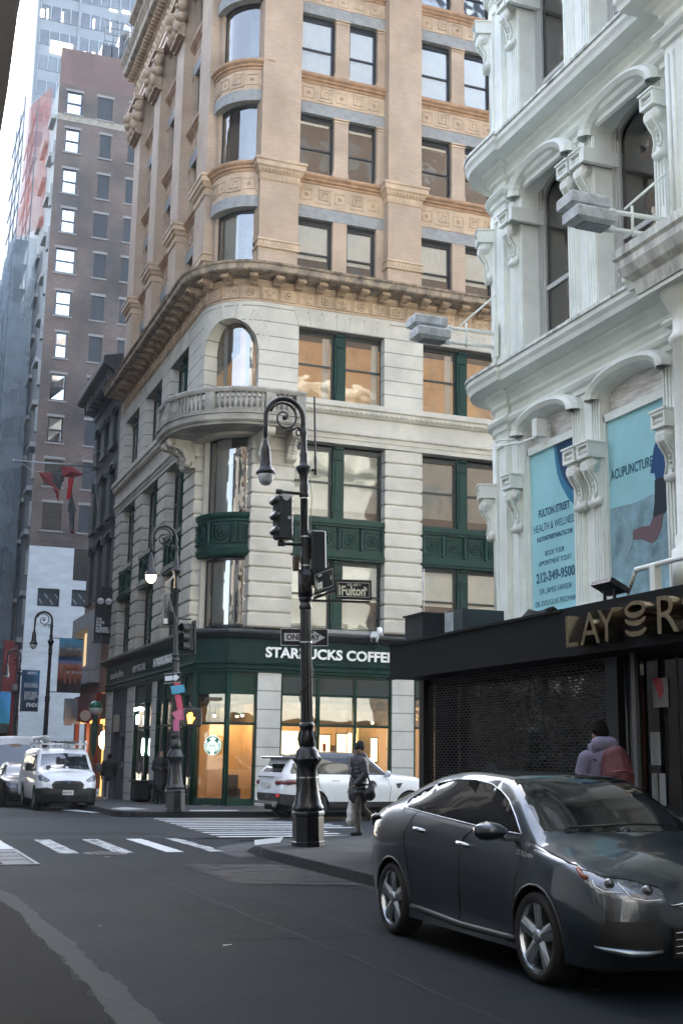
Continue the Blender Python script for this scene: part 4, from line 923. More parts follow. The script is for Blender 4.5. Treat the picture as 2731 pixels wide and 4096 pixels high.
# archivolts and jamb mouldings, pilasters
for li,(zb,z0,zs,zc,zt) in enumerate(LVW):
    for oi,(a,b) in enumerate(OPEN):
        m=MB(); uc=(a+b)/2; hw=(b-a)/2; n=14; prof=[(0,.0),(.0,.10),(.05,.19),(.14,.24),(.22,.20),(.27,.1),(.27,.0)]
        V=[];cnt=len(prof)
        for i in range(n+1):
            t=PI*i/n
            for r,d in prof: V.append(NA(uc+(hw+r)*cos(PI-t),zs+(zc-zs+r*.75)*sin(t)**.9,d))
        m.add(V,[(i*cnt+k,(i+1)*cnt+k,(i+1)*cnt+k+1,i*cnt+k+1) for i in range(n) for k in range(cnt-1)],False)
        m.build('arched_hood',M_wht,WB)
        m=MB()
        for s,u in ((-1,a),(1,b)):
            u1,u2=sorted((u,u+s*.28)); m.mbox(NA,u1,u2,zb+.1,zs+.02,0,.03); 
            for q in (.03,.10,.17,.24): c=u+s*q; m.mbox(NA,c-.018,c+.018,zb+.1,zs,.03,.055)
            m.mbox(NA,u1-.02,u2+.02,zb+.05,zb+.3,0,.11)
        m.build('window_jamb',M_wht,WB)
m=MB()
# fluted strips on the corner pilaster and round corner pier
for z0,z1 in ((3.7,7.1),(8.35,11.3),(12.6,15.5),(16.8,19.7)):
    P=[(9.88,18.66),(9.88,18.06)]
    m.box(9.9,9.94,18.46,18.52,z0,z1-.1); m.box(9.9,9.94,18.12,18.18,z0,z1-.1); m.box(9.9,9.94,18.18,18.46,z1-.16,z1-.1); m.box(9.9,9.94,18.18,18.46,z0,z0+.1)
    for a in (172,164,150,140,125):
        p=(CX2+.51*cos(R(a)),CY2+.51*sin(R(a))); m.lathe([(.04,z0),(.045,z1)],p[0],p[1],6)
    for y in (12.93,12.81,12.2,12.08): m.lathe([(.04,max(8.3,z0)),(.04,max(8.31,z1))],9.67,y,6)
m.build('pilaster_moulding',M_wht,WB)
# windows level 3, 4, 5
M_wsash=mat('white_sash',(.5,.5,.47),.5)
M_gl3=glassmat('blue_window_glass',(.75,.8,.82),.12,.25)
M_skytint=mat('sky_reflection_tint',(.45,.56,.60),.8,nscale=1.5,namt=.3,stretch=(1,6,.3))  # blue-grey panel colour stands in for sky reflected in the panes
for li in (1,2,3):
    zb,z0,zs,zc,zt=LVW[li]
    for oi,(a,b) in enumerate(OPEN):
        d=-.34; f=MB(); zr=(9.6,13.5,17.6)[li-1]+.0
        for s,u in ((1,a),(-1,b)):
            for k,(w,dd) in enumerate(((.0,.0),(.04,-.03),(.08,-.06))): u1,u2=sorted((u+s*w,u+s*(w+.045))); f.mbox(NA,u1,u2,z0,zc,d-.05,d+.06+dd)
        f.mbox(NA,a+.12,b-.12,zr-.04,zr+.04,d-.08,d-.02); f.mbox(NA,a+.12,b-.12,z0,z0+.08,d-.05,d)
        P=sa((a+b)/2,(b-a)/2,zs,zc-zs); Q=sa((a+b)/2,(b-a)/2-.12,zs-.08,zc-zs)
        for i in range(len(P)-1):
            V=[NA(*P[i],d),NA(*P[i+1],d),NA(*Q[i+1],d),NA(*Q[i],d)]; f.add(V,[(0,1,2,3)])
        o=f.build('window',M_wsash,WB)
        g=MB(); Q2=sa((a+b)/2,(b-a)/2-.11,zs-.08,zc-zs); g.prism([(Q2[0][0],z0+.05)]+Q2+[(Q2[-1][0],z0+.05)],NA,d-.06,d-.055); g.build('pane',M_gl3,o)
        g=MB(); g.mbox(NA,a+.15,b-.15,z0,zc,d-.2,d-.19); g.build('sky_tint_panel',M_skytint,o)
# level 2: boarded openings with tympanum boards
M_board=mat('flaking_white_board',(.74,.74,.70),.8,nscale=7,namt=.4,bump=.4,bscale=18,stretch=(1,.35,3),col2=(.42,.40,.36))
zb,z0,zs,zc,zt=LVW[0]
for oi,(a,b) in enumerate(OPEN[:3]):
    m=MB(); P=sa((a+b)/2,(b-a)/2,zs,zc-zs); m.prism([(a,z0)]+P+[(b,z0)],NA,-.16,-.12); m.build('tympanum_board',M_board,WB)
    m=MB(); 
    for s,u in ((1,a),(-1,b)): u1,u2=sorted((u,u+s*.03)); m.mbox(NA,u1,u2,z0,6.72,-.1,-.0)
    m.mbox(NA,a,b,6.62,6.74,-.12,.0); m.build('board_frame',M_wht,WB)
# columns
m=MB()
m.lathe([(.40,3.7),(.40,4.2),(.34,4.25),(.36,4.35),(.32,4.42),(.305,5.6),(.285,6.85),(.32,6.88),(.335,6.93),(.32,6.98),(.28,7.02),(.28,7.3),(.31,7.33),(.40,7.5),(.44,7.56)],9.5,12.36,24); m.box(9.0,10,11.9,12.86,7.56,7.62); m.box(9.05,10,11.95,12.82,7.62,8.05)
m.build('column',M_wht,WB)
m=MB(); m.sweep([(10,12.85),(8.98,12.85),(8.98,7)],[(0,7.62),(.03,7.8),(.12,7.88),(.18,8.0),(.18,8.1),(.22,8.14),(.22,8.26),(-.4,8.3)]); m.build('column_entablature',M_wht2,WB)
# scroll consoles
cb=MB(); W2=.115
pf=[(0,-.24),(.3,-.24),(.37,-.33),(.35,-.44),(.24,-.52),(.145,-.64),(.125,-.77),(.16,-.86),(.19,-.93),(.15,-1.0),(.06,-1.02),(0,-.98)]
cb.prism(pf,lambda u,z,d:(-u,d,z),-W2,W2); cb.tube([(-.23,-W2-.03,-.36),(-.23,W2+.03,-.36)],.125,14); cb.tube([(-.23,-W2-.045,-.36),(-.23,W2+.045,-.36)],.055,10); cb.tube([(-.12,-W2-.03,-.94),(-.12,W2+.03,-.94)],.075,12)
for k in range(5): cb.ball((-.20-.02*0+.012*k,0,-.5-.08*k),.028,6,4)
for s in (-1,1): cb.tube([(-.36,s*W2*.8,-.36),(-.3,s*W2*.8,-.5),(-.19,s*W2*.8,-.62),(-.16,s*W2*.8,-.76),(-.2,s*W2*.8,-.9)],.022,5)
cb.ball((-.12,0,-.3),.12,7,5,1,1.3,1)
t=.035; cb.box(-.40,0,-.18,.18,-.05,.0); cb.box(-.40,0,-.18,.18,-.24,-.19); cb.box(-.40,0,-.18,-.14,-.19,-.05); cb.box(-.40,0,.14,.18,-.19,-.05); cb.box(-.33,0,-.14,.14,-.19,-.05); cb.tube([(-.34,-.12,-.12),(-.34,.12,-.12)],.03,6); cb.box(-.43,0,-.2,.2,-.0,.03)
proto=None
def console(X,Y,z,rz=0):
    global proto
    M=Matrix.Translation((X,Y,z))@Matrix.Rotation(rz,4,'Z')@Matrix.Diagonal((.76,.88,.93,1))
    if proto is None: proto=cb.build('scroll_console',M_wht,None); proto.parent=WB; proto.matrix_basis=wmat(WB).inverted()@M
    else: inst(proto,WB,M)
for li,zt in ((0,6.3),(1,11.02),(2,15.2),(3,19.4)):
    for Y in (17.78,15.8,15.4,13.5): console(10,Y,zt)
    a=160; console(CX2+.51*cos(R(a)),CY2+.51*sin(R(a)),zt,R(a-180))
m=MB()
for li,zt in ((1,11.02),(2,15.2)):
    for Y in (17.76,15.46): m.box(9.72,10.5,Y-.28 if 0 else Y-.22,Y-.16,zt-.24,zt)
    for a,b in OPEN[:2]: m.mbox(NA,b-.12,b,zt-.24,zt,-.42,.3)
m.build('impost_block',M_wht,WB)
# ---------------- black awning storefront
M_awn=mat('black_awning_panel',(0.00594,0.00594,0.00627),.6,nscale=1.5,namt=.3,bump=.1,bscale=10,spec=.15)
m=MB(); m.box(8.5,10.2,14.05,19.84,2.99,3.58); m.box(8.48,10.2,7,14.04,2.98,3.60); m.box(8.46,8.5,14.06,19.86,2.97,3.02); m.box(8.44,8.48,7,14.03,2.96,3.01); m.box(8.47,8.5,14.06,19.85,3.56,3.6); m.build('awning_fascia',M_awn,WB)
M_fdark=mat('dark_steel_frame',(0.0066,0.00759,0.00792),.45)
m=MB(); m.box(9.05,9.25,19.62,19.8,.15,2.98); m.box(9.08,9.3,13.72,14.0,.15,2.98); 
for y in (13.6,13.5,13.36): m.lathe([(.035,.15),(.035,2.98)],9.15,y,8)
m.build('shopfront_post',M_fdark,WB)
m=MB(); m.box(8.97,9.02,13.16,13.25,.15,2.98); m.build('light_grey_post',mat('grey_post',(0.096,0.099,0.102),.5),WB)
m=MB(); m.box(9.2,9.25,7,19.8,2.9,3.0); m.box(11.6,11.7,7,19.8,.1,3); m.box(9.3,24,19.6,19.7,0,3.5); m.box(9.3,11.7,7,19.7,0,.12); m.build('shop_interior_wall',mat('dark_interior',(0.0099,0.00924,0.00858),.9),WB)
# roller grille
M_gr=mat('grille_metal',(.09,.095,.10),.35,.8)
m=MB(); nrow=66; pz=.0425
for j in range(nrow):
    z=.2+j*pz; m.box(9.13,9.145,14.0,19.62,z,z+.010)
    for i in range(38): y=14.05+(i+(.5 if j%2 else 0))*.147; m.box(9.132,9.142,y,y+.016,z+.010,z+pz)
m.build('roller_grille',M_gr,WB)
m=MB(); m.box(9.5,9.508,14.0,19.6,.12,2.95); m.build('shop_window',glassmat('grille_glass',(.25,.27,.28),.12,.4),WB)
def glow(name,x,y,z,sy,sz,col,st,lab=None):
    m=MB(); m.box(x,x+.02,y,y+sy,z,z+sz); m.build(name,mat('glow_%s'%name,col,.5,emit=col,estr=st),WB)
glow('interior_lamp',10.9,17.9,1.95,.07,.07,(1,.85,.6),5); glow('interior_lamp_white',11,18.6,1.6,.06,.06,(1,.95,.9),5); glow('lit_red_sign',10.8,17.1,1.65,.1,.2,(1,.10,.03),2.5); glow('exit_light',10.9,14.9,1.9,.12,.05,(1,1,1),4); glow('orange_shelf_light',11,16.9,1.1,.6,.25,(.5,.28,.1),.25); glow('yellow_shelf_light',11,18.7,1.2,.3,.6,(.5,.4,.15),.25)
glow('amber_panel',11,14.4,1.0,.5,.55,(.4,.22,.08),.12); glow('small_lamp',10.9,18.0,1.25,.06,.06,(1,.7,.4),4)
m=MB(); 
for k in range(9): m.box(10.6,10.9,14.4+k*.55,14.8+k*.55,.12,1.0+.5*((k*5)%3)/2)
m.build('interior_display',mat('dim_merchandise',(.10,.08,.06),.8,nscale=3,namt=.7),WB)
# glass shopfront at the right
m=MB(); m.box(9.2,9.207,7,13.3,.15,2.95); o=m.build('shopfront_glass',glassmat('shopfront_dark_glass',(.22,.27,.28),.14,.2),WB)
m=MB(); m.box(9.19,9.21,12.6,12.615,.15,2.95); m.build('glass_joint',M_fdark,WB)
M_pap=mat('paper_notice',(0.252,0.282,0.288),.8,nscale=30,namt=.15)
for y0,y1,z0,z1 in ((12.98,13.18,1.6,2.0),(13.06,13.18,1.12,1.5),(12.9,13.03,1.12,1.5)):
    m=MB(); m.box(9.185,9.19,y0,y1,z0,z1); m.build('paper_notice',M_pap,WB)
m=MB(); m.box(9.185,9.19,12.78,13.1,2.3,2.66); o=m.build('window_sign',mat('grey_sign',(0.192,0.198,0.198),.7),WB)
m=MB(); m.prism([(13.1,2.66),(12.9,2.66),(12.86,2.48),(12.95,2.4)],lambda u,z,d:(9.183-d,u,z),0,.002); m.build('red_corner',mat('sign_red',(.35,.03,.03),.6),o)
m=MB(); m.box(9.186,9.19,8,13.22,.2,1.0); m.build('frosted_poster',mat('frosted_poster',(0.078,0.114,0.12),.7,nscale=3,namt=.3),WB)
m=MB()
for y in (12.95,12.4,11.8,11.2): m.tube([(9.18,y+.2*cos(a),.72+.2*sin(a)) for a in [2*PI*i/16 for i in range(17)]],.006,5); m.box(9.18,9.184,y-.1,y+.1,.68,.76); m.ball((9.18,y,.78),.09,8,5,.1,1,.4)
m.build('poster_burger_drawing',mat('poster_ink',(.05,.06,.06),.7),WB)
# extruded metal letters
M_gold=mat('polished_brass_letter',(.62,.49,.32),.22,1,nscale=9,namt=.35)
def lw(ch,y,sc_=.56,sx=.72,bold=.012): text_mesh(ch,sc_,face_mat((8.34,y,3.04),(0,-1,0),(-1,0,0)),M_gold,'metal_letter',WB,.11,bold,sx)
lw('L',13.60,.58,1.2,.0); lw('A',13.22,.58,1.15,.0); lw('Y',12.82,.58,1.1,.0); lw('R',11.66,.62,1.2,.0); lw('S',11.15,.6,1.1,.014)
m=MB(); MP=lambda u,z,d:(8.45-d,12.03-u*1.05,z)
def ell(cx,cz,a,b,t0,t1,n=18): return [(cx+a*cos(R(t0+(t1-t0)*i/n)),cz+b*sin(R(t0+(t1-t0)*i/n))) for i in range(n+1)]
for cz,full in ((3.365,1),(3.235,0),(3.11,0)):
    if full:
        O=ell(0,cz,.2,.1,0,360,24)[:-1]; I=ell(0,cz+.01,.14,.045,0,360,24)[:-1]
        V=[MP(u,z,.22) for u,z in O]+[MP(u,z,.22) for u,z in I]+[MP(u,z,0) for u,z in O]+[MP(u,z,0) for u,z in I]; n=24
        m.add(V,[(i,(i+1)%n,n+(i+1)%n,n+i) for i in range(n)]+[(i,(i+1)%n,2*n+(i+1)%n,2*n+i) for i in range(n)]+[(n+i,n+(i+1)%n,3*n+(i+1)%n,3*n+i) for i in range(n)])
    else:
        O=ell(0,cz+.03,.2,.09,180,360); I=ell(0,cz+.035,.17,.035,360,180); m.prism(O+I,MP,0,.22)
m.build('metal_letter',M_gold,WB)
# frosted poster lower lines etc done; metal boxes on the awning
DB=thing('rooftop_metal_boxes',(9.0,19.3,3.6),'weathered dark blue and grey sheet metal boxes standing on the end of the black awning','metal box')
m=MB(); m.prism([(8.75,3.6),(8.75,4.08),(9.95,4.08),(9.95,3.6)],lambda u,z,d:(u,19.0+d,z),0,.75); m.box(8.72,9.98,18.97,19.78,4.06,4.09); m.build('blue_box',mat('dented_blue_steel',(0.01155,0.01815,0.02475),.5,.3,nscale=3,namt=.5,bump=.3,bscale=4),DB)
m=MB(); m.box(8.85,9.6,17.7,18.3,3.6,4.02); m.build('grey_box',mat('grey_blue_box',(0.033,0.0528,0.0627),.45,nscale=2,namt=.4,bump=.2,bscale=4),DB)
m=MB(); m.box(8.84,9.61,18.3,18.34,3.6,4.03); m.box(8.843,8.848,18.02,18.29,3.62,4.0); m.build('pale_flap',mat('pale_metal',(.35,.38,.39),.5,nscale=4,namt=.4),DB)
RB=MB(); RB.lathe([(.012,3.6),(.012,4.9)],8.95,19.4,6); tag(RB.build('antenna_rod',M_steel,None),'thin grey rod standing upright on the blue metal box','rod')
# floodlight, coil, white rail on the awning
FL=thing('floodlight',(8.6,13.0,3.6),'small black floodlight angled up on top of the awning beside the letter L','floodlight')
m=MB(); m.M=Matrix.Translation((8.6,13.1,3.78))@Euler((0,.45,0)).to_matrix().to_4x4(); m.box(-.14,.14,-.22,.22,-.03,.03)
for k in range(8): m.box(-.12,.12,-.2+k*.055,-.18+k*.055,.03,.05)
m.build('lamp_head',M_black,FL)
m=MB(); m.box(8.6,8.63,13.0,13.03,3.6,3.8); m.box(8.6,8.63,13.22,13.25,3.6,3.8); m.build('bracket',M_black,FL)
m=MB(); 
for k in range(5): m.tube([(8.95+.16*cos(a)+.02*k,15.5+.3*sin(a)*1.0,3.66+.02*k+.03*sin(3*a)) for a in [2*PI*i/16 for i in range(17)]],.022,5)
tag(m.build('cable_coil',M_rubber,None),'dark coil of cable lying on the awning below the first turquoise banner','cable coil')
m=MB(); m.tube([(8.9,12.95,4.0),(8.75,9,4.02)],.035,8); m.box(8.85,8.95,12.5,12.6,3.6,4.0); m.tube([(8.9,12.95,4.0),(9.0,13.3,3.75)],.03,6); tag(m.build('white_rail',M_wht,None),'white painted metal rail above the awning letters','rail')
# ---------------- banners with lettering
M_ban=mat('turquoise_banner',(.34,.66,.70),.7,nscale=.8,namt=.12)
M_navy=mat('banner_navy',(.012,.05,.12),.7); M_bblue=mat('banner_blue',(.03,.20,.33),.7)
M_ink=mat('banner_ink',(.03,.11,.17),.7)
B1=MB(); B1.mbox(NA,16.1,17.54,3.95,6.62,-.1,-.05); B1=B1.build('window_banner',M_ban,None); tag(B1,'turquoise health and wellness banner with a navy swoosh and a phone number','banner')
f=lambda u:(u)
def inpoly(name,poly,d0,ma,par): 
    m=MB(); m.prism(poly,NA,d0-.003,d0); return m.build(name,ma,par)
inpoly('blue_swoosh',[(16.78,6.62),(16.76,6.4),(16.7,6.15),(16.6,5.95),(16.4,5.7),(16.1,5.45),(16.1,6.62)],-.046,M_bblue,B1)
inpoly('navy_swoosh',[(16.7,6.62),(16.68,6.45),(16.6,6.2),(16.48,6.0),(16.3,5.82),(16.1,5.72),(16.1,6.62)],-.043,M_navy,B1)
def bt(txt,z,size,wd,par=B1,yc=16.83,bold=0):
    o=text_mesh(txt,size,face_mat((0,0,0),(1,0,0),(0,0,1)),M_ink,'banner_lettering',None,.001,bold,1,'CENTER'); xs=[v.co.x for v in o.data.vertices]; k=wd/(max(xs)-min(xs)); o.data.transform(wmat(par).inverted()@face_mat((10.047,yc,z),(0,-1,0),(-1,0,0))@Matrix.Diagonal((k,1,1,1))); o.parent=par; return o
bt('FULTON STREET',5.53,.17,.96,bold=.006); bt('HEALTH & WELLNESS',5.29,.18,1.27); bt('FULTONSTREETHEALTH.COM',5.13,.10,1.08,bold=.003); bt('BOOK YOUR',4.87,.12,.58); bt('APPOINTMENT TODAY',4.72,.12,1.0); bt('212-349-9500',4.46,.22,1.18,bold=.007); bt('DR. JAMES FARREN',4.27,.125,.95); bt('DR. DOUGLAS FREDMAN',4.07,.125,1.25)
B2=MB(); B2.mbox(NA,13.75,15.24,3.95,6.62,-.1,-.05); B2=B2.build('window_banner',M_ban,None); tag(B2,'turquoise acupuncture banner showing a leg with a sports shoe over grey stone','banner')
M_stone=mat('banner_stone_print',(.26,.42,.47),.8,nscale=2.5,namt=.55,detail=8)
inpoly('stone_print',[(13.76,3.95),(15.23,3.95),(15.23,5.30),(14.6,5.27),(14.2,5.31),(13.76,5.28)],-.046,M_stone,B2)
bt('ACUPUNCTURE',5.72,.21,1.06,B2,14.66,.004)
inpoly('printed_shirt',[(14.1,5.95),(14.0,6.12),(13.78,6.5),(13.78,5.5),(14.08,5.48),(14.1,5.6),(14.2,5.62)],-.044,mat('print_blue',(.01,.07,.20),.7),B2)
inpoly('printed_shorts',[(14.1,5.5),(13.82,5.52),(13.82,5.05),(13.92,4.98),(14.18,4.95),(14.12,5.2)],-.043,mat('print_black',(.015,.022,.035),.7),B2)
inpoly('printed_leg',[(14.18,4.98),(13.92,5.0),(13.98,4.8),(14.1,4.66),(14.22,4.62),(14.45,4.72),(14.66,4.74),(14.66,4.88),(14.45,4.9),(14.25,4.88)],-.042,mat('print_skin',(.16,.10,.11),.7),B2)
inpoly('printed_shoe',[(14.66,4.72),(14.78,4.55),(14.9,4.44),(14.95,4.5),(14.9,4.75),(14.8,5.0),(14.72,5.04),(14.7,4.9)],-.041,mat('print_shoe',(.25,.38,.42),.7),B2)
# box fixtures on twin arms
M_fix=mat('peeling_white_metal',(.50,.53,.53),.55,nscale=7,namt=.5,col2=(.30,.32,.32),bump=.2,bscale=20)
def fixture(Y,lab):
    t=thing('twin_arm_lamp',(10,Y,8.9),lab,'lamp','twin box lamps on the white facade')
    for k,z in enumerate((9.04,8.78)):
        m=MB(); m.tube([(9.85,Y,z),(8.9,Y+.03,z-.02)],.035,8); m.tube([(9.02,Y+.03,z-.02),(8.85,Y+.03,z-.02)],.055,8); m.build('arm',M_wht,t)
        m=MB(); y0=Y-.1+.14*(k==0)
        V=[];F=[]
        for zz,i in ((z-.10,.07),(z-.06,.0),(z+.07,0),(z+.1,.02)):
            V+=[(8.25+i,y0-.2+i,zz),(8.86-i,y0-.2+i,zz),(8.86-i,y0+.2-i,zz),(8.25+i,y0+.2-i,zz)]
        for r in range(3): F+=[(r*4+i,r*4+(i+1)%4,r*4+4+(i+1)%4,r*4+4+i) for i in range(4)]
        F+=[(3,2,1,0),(12,13,14,15)]; m.add(V,F); m.build('lamp_box',M_fix,t)
        m=MB(); m.box(8.4,8.8,y0-.12,y0+.12,z-.115,z-.1); m.build('lens',mat('dull_lens',(.16,.17,.17),.4),t)
    m=MB(); m.tube([(9.2,Y+.03,9.1),(9.88,Y,9.75)],.02,6); m.tube([(9.3,Y,8.7),(9.3,Y,9.15)],.02,6); m.box(9.82,9.9,Y-.06,Y+.06,8.6,9.25); m.build('brace',M_wht,t)
    return t
fixture(18.4,'white twin-arm box lamp mounted low on the corner pilaster')
fixture(13.35,'white twin-arm box lamp in front of the third-floor window, nearer of the pair')
# small white floodlight box above banner one
m=MB(); m.box(9.8,10,16.9,17.05,6.8,7.1); m.tube([(9.85,16.97,6.8),(9.7,17.2,6.75),(9.55,17.7,6.78),(9.5,17.85,6.86),(9.6,17.8,6.92),(9.8,17.6,6.9)],.02,6); tag(m.build('bent_pipe_fixture',M_wht,None),'small white box with a bent pipe fixed above the phone number banner','fixture')
# ================= distant and neighbouring buildings =================
M_dgrey=mat('blue_grey_painted_brick',(0.02475,0.0306,0.0351),.7,nscale=1.5,namt=.3,bump=.2,bscale=30)
M_dwin=mat('dark_window_pane',(0.009,0.01215,0.0144),.12,spec=.8)
# ---- dark grey four-storey building beside the tan one
GB=thing('grey_townhouse',(12,58,0),'narrow blue-grey painted building with arched windows and black cornice beyond the tan corner building','building')
Y0,Y1=YE+.03,62.3
m=MB(); us=[(55.75,56.95),(57.95,59.25),(60.25,61.45)]
rows=[(15.95,17.65),(12.55,14.85),(9.0,11.6)]
cols=sorted({Y0,Y1,*[x for u in us for x in u]})
for a,b in zip(cols,cols[1:]):
    if (a,b) not in us: m.quad(NA(a,8.9,0),NA(b,8.9,0),NA(b,18.6,0),NA(a,18.6,0)); continue
    zb=8.9
    for z0,z1 in rows[::-1]:
        m.quad(NA(a,zb,0),NA(b,zb,0),NA(b,z0,0),NA(a,z0,0)); P=sa((a+b)/2,(b-a)/2,z1-.25,.25,8); nz=z1+.3
        for p,q2 in zip(P,P[1:]): m.quad(NA(*p,0),NA(*q2,0),NA(q2[0],nz,0),NA(p[0],nz,0)); m.quad(NA(*p,0),NA(*q2,0),NA(*q2,-.25),NA(*p,-.25))
        m.quad(NA(a,z0,0),NA(a,z1-.25,0),NA(a,z1-.25,-.25),NA(a,z0,-.25)); m.quad(NA(b,z0,0),NA(b,z1-.25,0),NA(b,z1-.25,-.25),NA(b,z0,-.25)); m.quad(NA(a,z0,0),NA(b,z0,0),NA(b,z0,-.25),NA(a,z0,-.25)); zb=nz
    m.quad(NA(a,zb,0),NA(b,zb,0),NA(b,18.6,0),NA(a,18.6,0))
m.box(10.3,20,Y1-.1,Y1,0,19.5); m.box(10.3,20,Y0+.2,Y0+.3,0,19.5)
m.build('wall',M_dgrey,GB)
for u0,u1 in us:
    for ri,(z0,z1) in enumerate(rows):
        m=MB(); m.mbox(NA,u0-.05,u1+.05,z0,z1,-.26,-.2) if 0 else m.mbox(NA,u0,u1,z0,z1,-.3,-.25); m.mbox(NA,u0,u1,(z0+z1)/2-.03,(z0+z1)/2+.03,-.25,-.2); m.mbox(NA,u0,u0+.07,z0,z1,-.25,-.2)
        if ri==2:
            for k in range(22): m.mbox(NA,u0+.1,u1-.1,z0+.1+k*.11,z0+.15+k*.11,-.25,-.19)
        m.build('window',M_dwin if ri<2 else mat('grey_shutter',(.10,.12,.13),.6),GB)
        m=MB(); P=sa((u0+u1)/2,(u1-u0)/2+.05,z1-.2,.35,8); Q=sa((u0+u1)/2,(u1-u0)/2+.17,z1-.2,.5,8); m.prism(P+Q[::-1],NA,0,.12); m.mbox(NA,u0-.12,u1+.12,z0-.18,z0,0,.2); m.build('hood_and_sill',M_dgrey,GB)
M_blkc=mat('black_cornice_paint',(0.0081,0.009,0.0099),.6,nscale=3,namt=.4)
m=MB(); m.sweep([(11,Y1+.3),(10,Y1),(10,Y0)],[(0,18.5),(.1,18.55),(.1,18.8),(.25,18.9),(.5,19.3),(.85,19.5),(.9,19.6),(.9,19.9),(0,20.1)])
for k in range(9): y=Y0+.4+k*.8; m.box(9.35,10,y-.12,y+.12,18.8,19.35)
m.build('cornice',M_blkc,GB)
m=MB(); m.quad((10,Y0,8.9),(10,Y1,8.9),(10.3,Y1,8.9),(10.3,Y0,8.9)); m.box(10,10.3,Y0,Y1,4.4,8.9); m.build('stucco_lower_wall',mat('salmon_stucco',(.30,.175,.115),.85,nscale=1,namt=.2),GB)
M_fr=mat('pale_grey_cladding',(.30,.31,.31),.7,nscale=2,namt=.15)
m=MB(); facade(m,57.0,62.6,4.9,8.2,[(58.0,61.6,5.7,7.5)],NA,.5,.5); m.mbox(NA,57.0,57.05,4.9,8.2,0,.5); m.mbox(NA,57,62.6,4.88,4.9,0,.5); m.mbox(NA,57,62.6,8.2,8.22,0,.5); m.build('box_frame',M_fr,GB)
m=MB(); m.mbox(NA,58.0,61.6,5.7,7.5,.0,.04); m.build('window',mat('warm_upper_window',(.32,.25,.16),.3,emit=(1,.7,.4),estr=.12),GB)
m=MB(); m.mbox(NA,58.9,59.0,5.7,7.5,.04,.1); m.mbox(NA,60.4,60.5,5.7,7.5,.04,.1); m.build('mullion',M_dwin,GB)
M_red=mat('red_panel',(0.135,0.009,0.0135),.5)
m=MB(); m.mbox(NA,56.3,62.3,3.2,4.4,0,.25); m.build('red_fascia',M_red,GB)
m=MB(); m.mbox(NA,56.3,56.6,-.5,3.2,0,.2); m.mbox(NA,61.9,62.3,-.5,3.2,0,.2); m.mbox(NA,59,59.2,-.5,3.2,0,.15); m.build('red_post',M_red,GB)
m=MB(); m.box(11.2,11.3,Y0,Y1,-.5,3.2); m.box(10,11.2,Y0,Y1,3.15,3.2); m.build('restaurant_interior',mat('amber_interior',(.4,.2,.08),.9,emit=(1,.5,.15),estr=.25),GB)
m=MB(); m.ball((10.4,57.4,2.3),.22,8,6,1,1,1.9); m.build('lit_globe_lamp',mat('warm_lamp',(1,.8,.5),.5,emit=(1,.72,.35),estr=7),GB)
m=MB(); m.box(9.4,9.9,61.2,61.6,3.1,4.3); 
for k in range(4): m.lathe([(.16,0),(.16,.25)],0,0,10) if 0 else m.box(9.1,9.45,60.9+.1*k,61.0+.1*k,3.0+.1*k,4.0+.1*k)
m.build('pale_blade_sign',mat('sign_grey',(.25,.26,.27),.5),GB)
RS=thing('round_blade_sign',(9.5,56,3.3),'small round red-rimmed blade sign beneath the red shopfront fascia','sign')
m=MB(); m.M=face_mat((9.3,56.2,3.35),(1,0,0),(0,-1,0)); m.lathe([(0,-.03),(.33,-.03),(.33,.03),(0,.03)],0,0,24,smooth=False); m.build('rim',M_red,RS)
m=MB(); m.M=face_mat((9.3,56.2,3.35),(1,0,0),(0,-1,0)); m.lathe([(0,.031),(.24,.031),(.24,.036),(0,.036)],0,0,24,smooth=False); m.build('face',mat('sign_cream',(.45,.42,.42),.6),RS)
m=MB(); m.tube([(9.3,56.2,3.35),(10,56.2,3.35)],.025,6); m.build('bracket',M_black,RS)
# green globe lamp on a bracket
GL=thing('globe_lamp',(9.4,54.6,3.2),'green and white globe lamp on an iron bracket at the far end of the storefront','lamp')
m=MB(); m.lathe([(.05,1.6),(.08,1.7),(.14,2.0),(.15,2.9),(.1,3.2),(.16,3.25),(.12,3.35)],9.5,54.7,10); m.tube([(9.5,54.7,2.85),(10,54.7,2.85)],.03,6); m.tube([(9.5,54.7,2.5),(10,54.7,2.5)],.03,6); m.tube([(9.6,54.7,2.5),(10,54.7,2.85)],.02,6); m.tube([(9.6,54.7,2.85),(10,54.7,2.5)],.02,6); m.build('bracket',mat('bracket_green',(.02,.07,.05),.5),GL)
m=MB(); m.lathe([(.0,3.35),(.2,3.4),(.28,3.5),(.3,3.6),(.31,3.64)],9.5,54.7,14); m.build('white_glass',mat('milk_glass',(.6,.62,.6),.3),GL)
m=MB(); m.lathe([(.31,3.64),(.27,3.8),(.15,3.93),(0,3.96)],9.5,54.7,14); m.build('green_cap',mat('lamp_green',(.01,.14,.08),.3),GL)
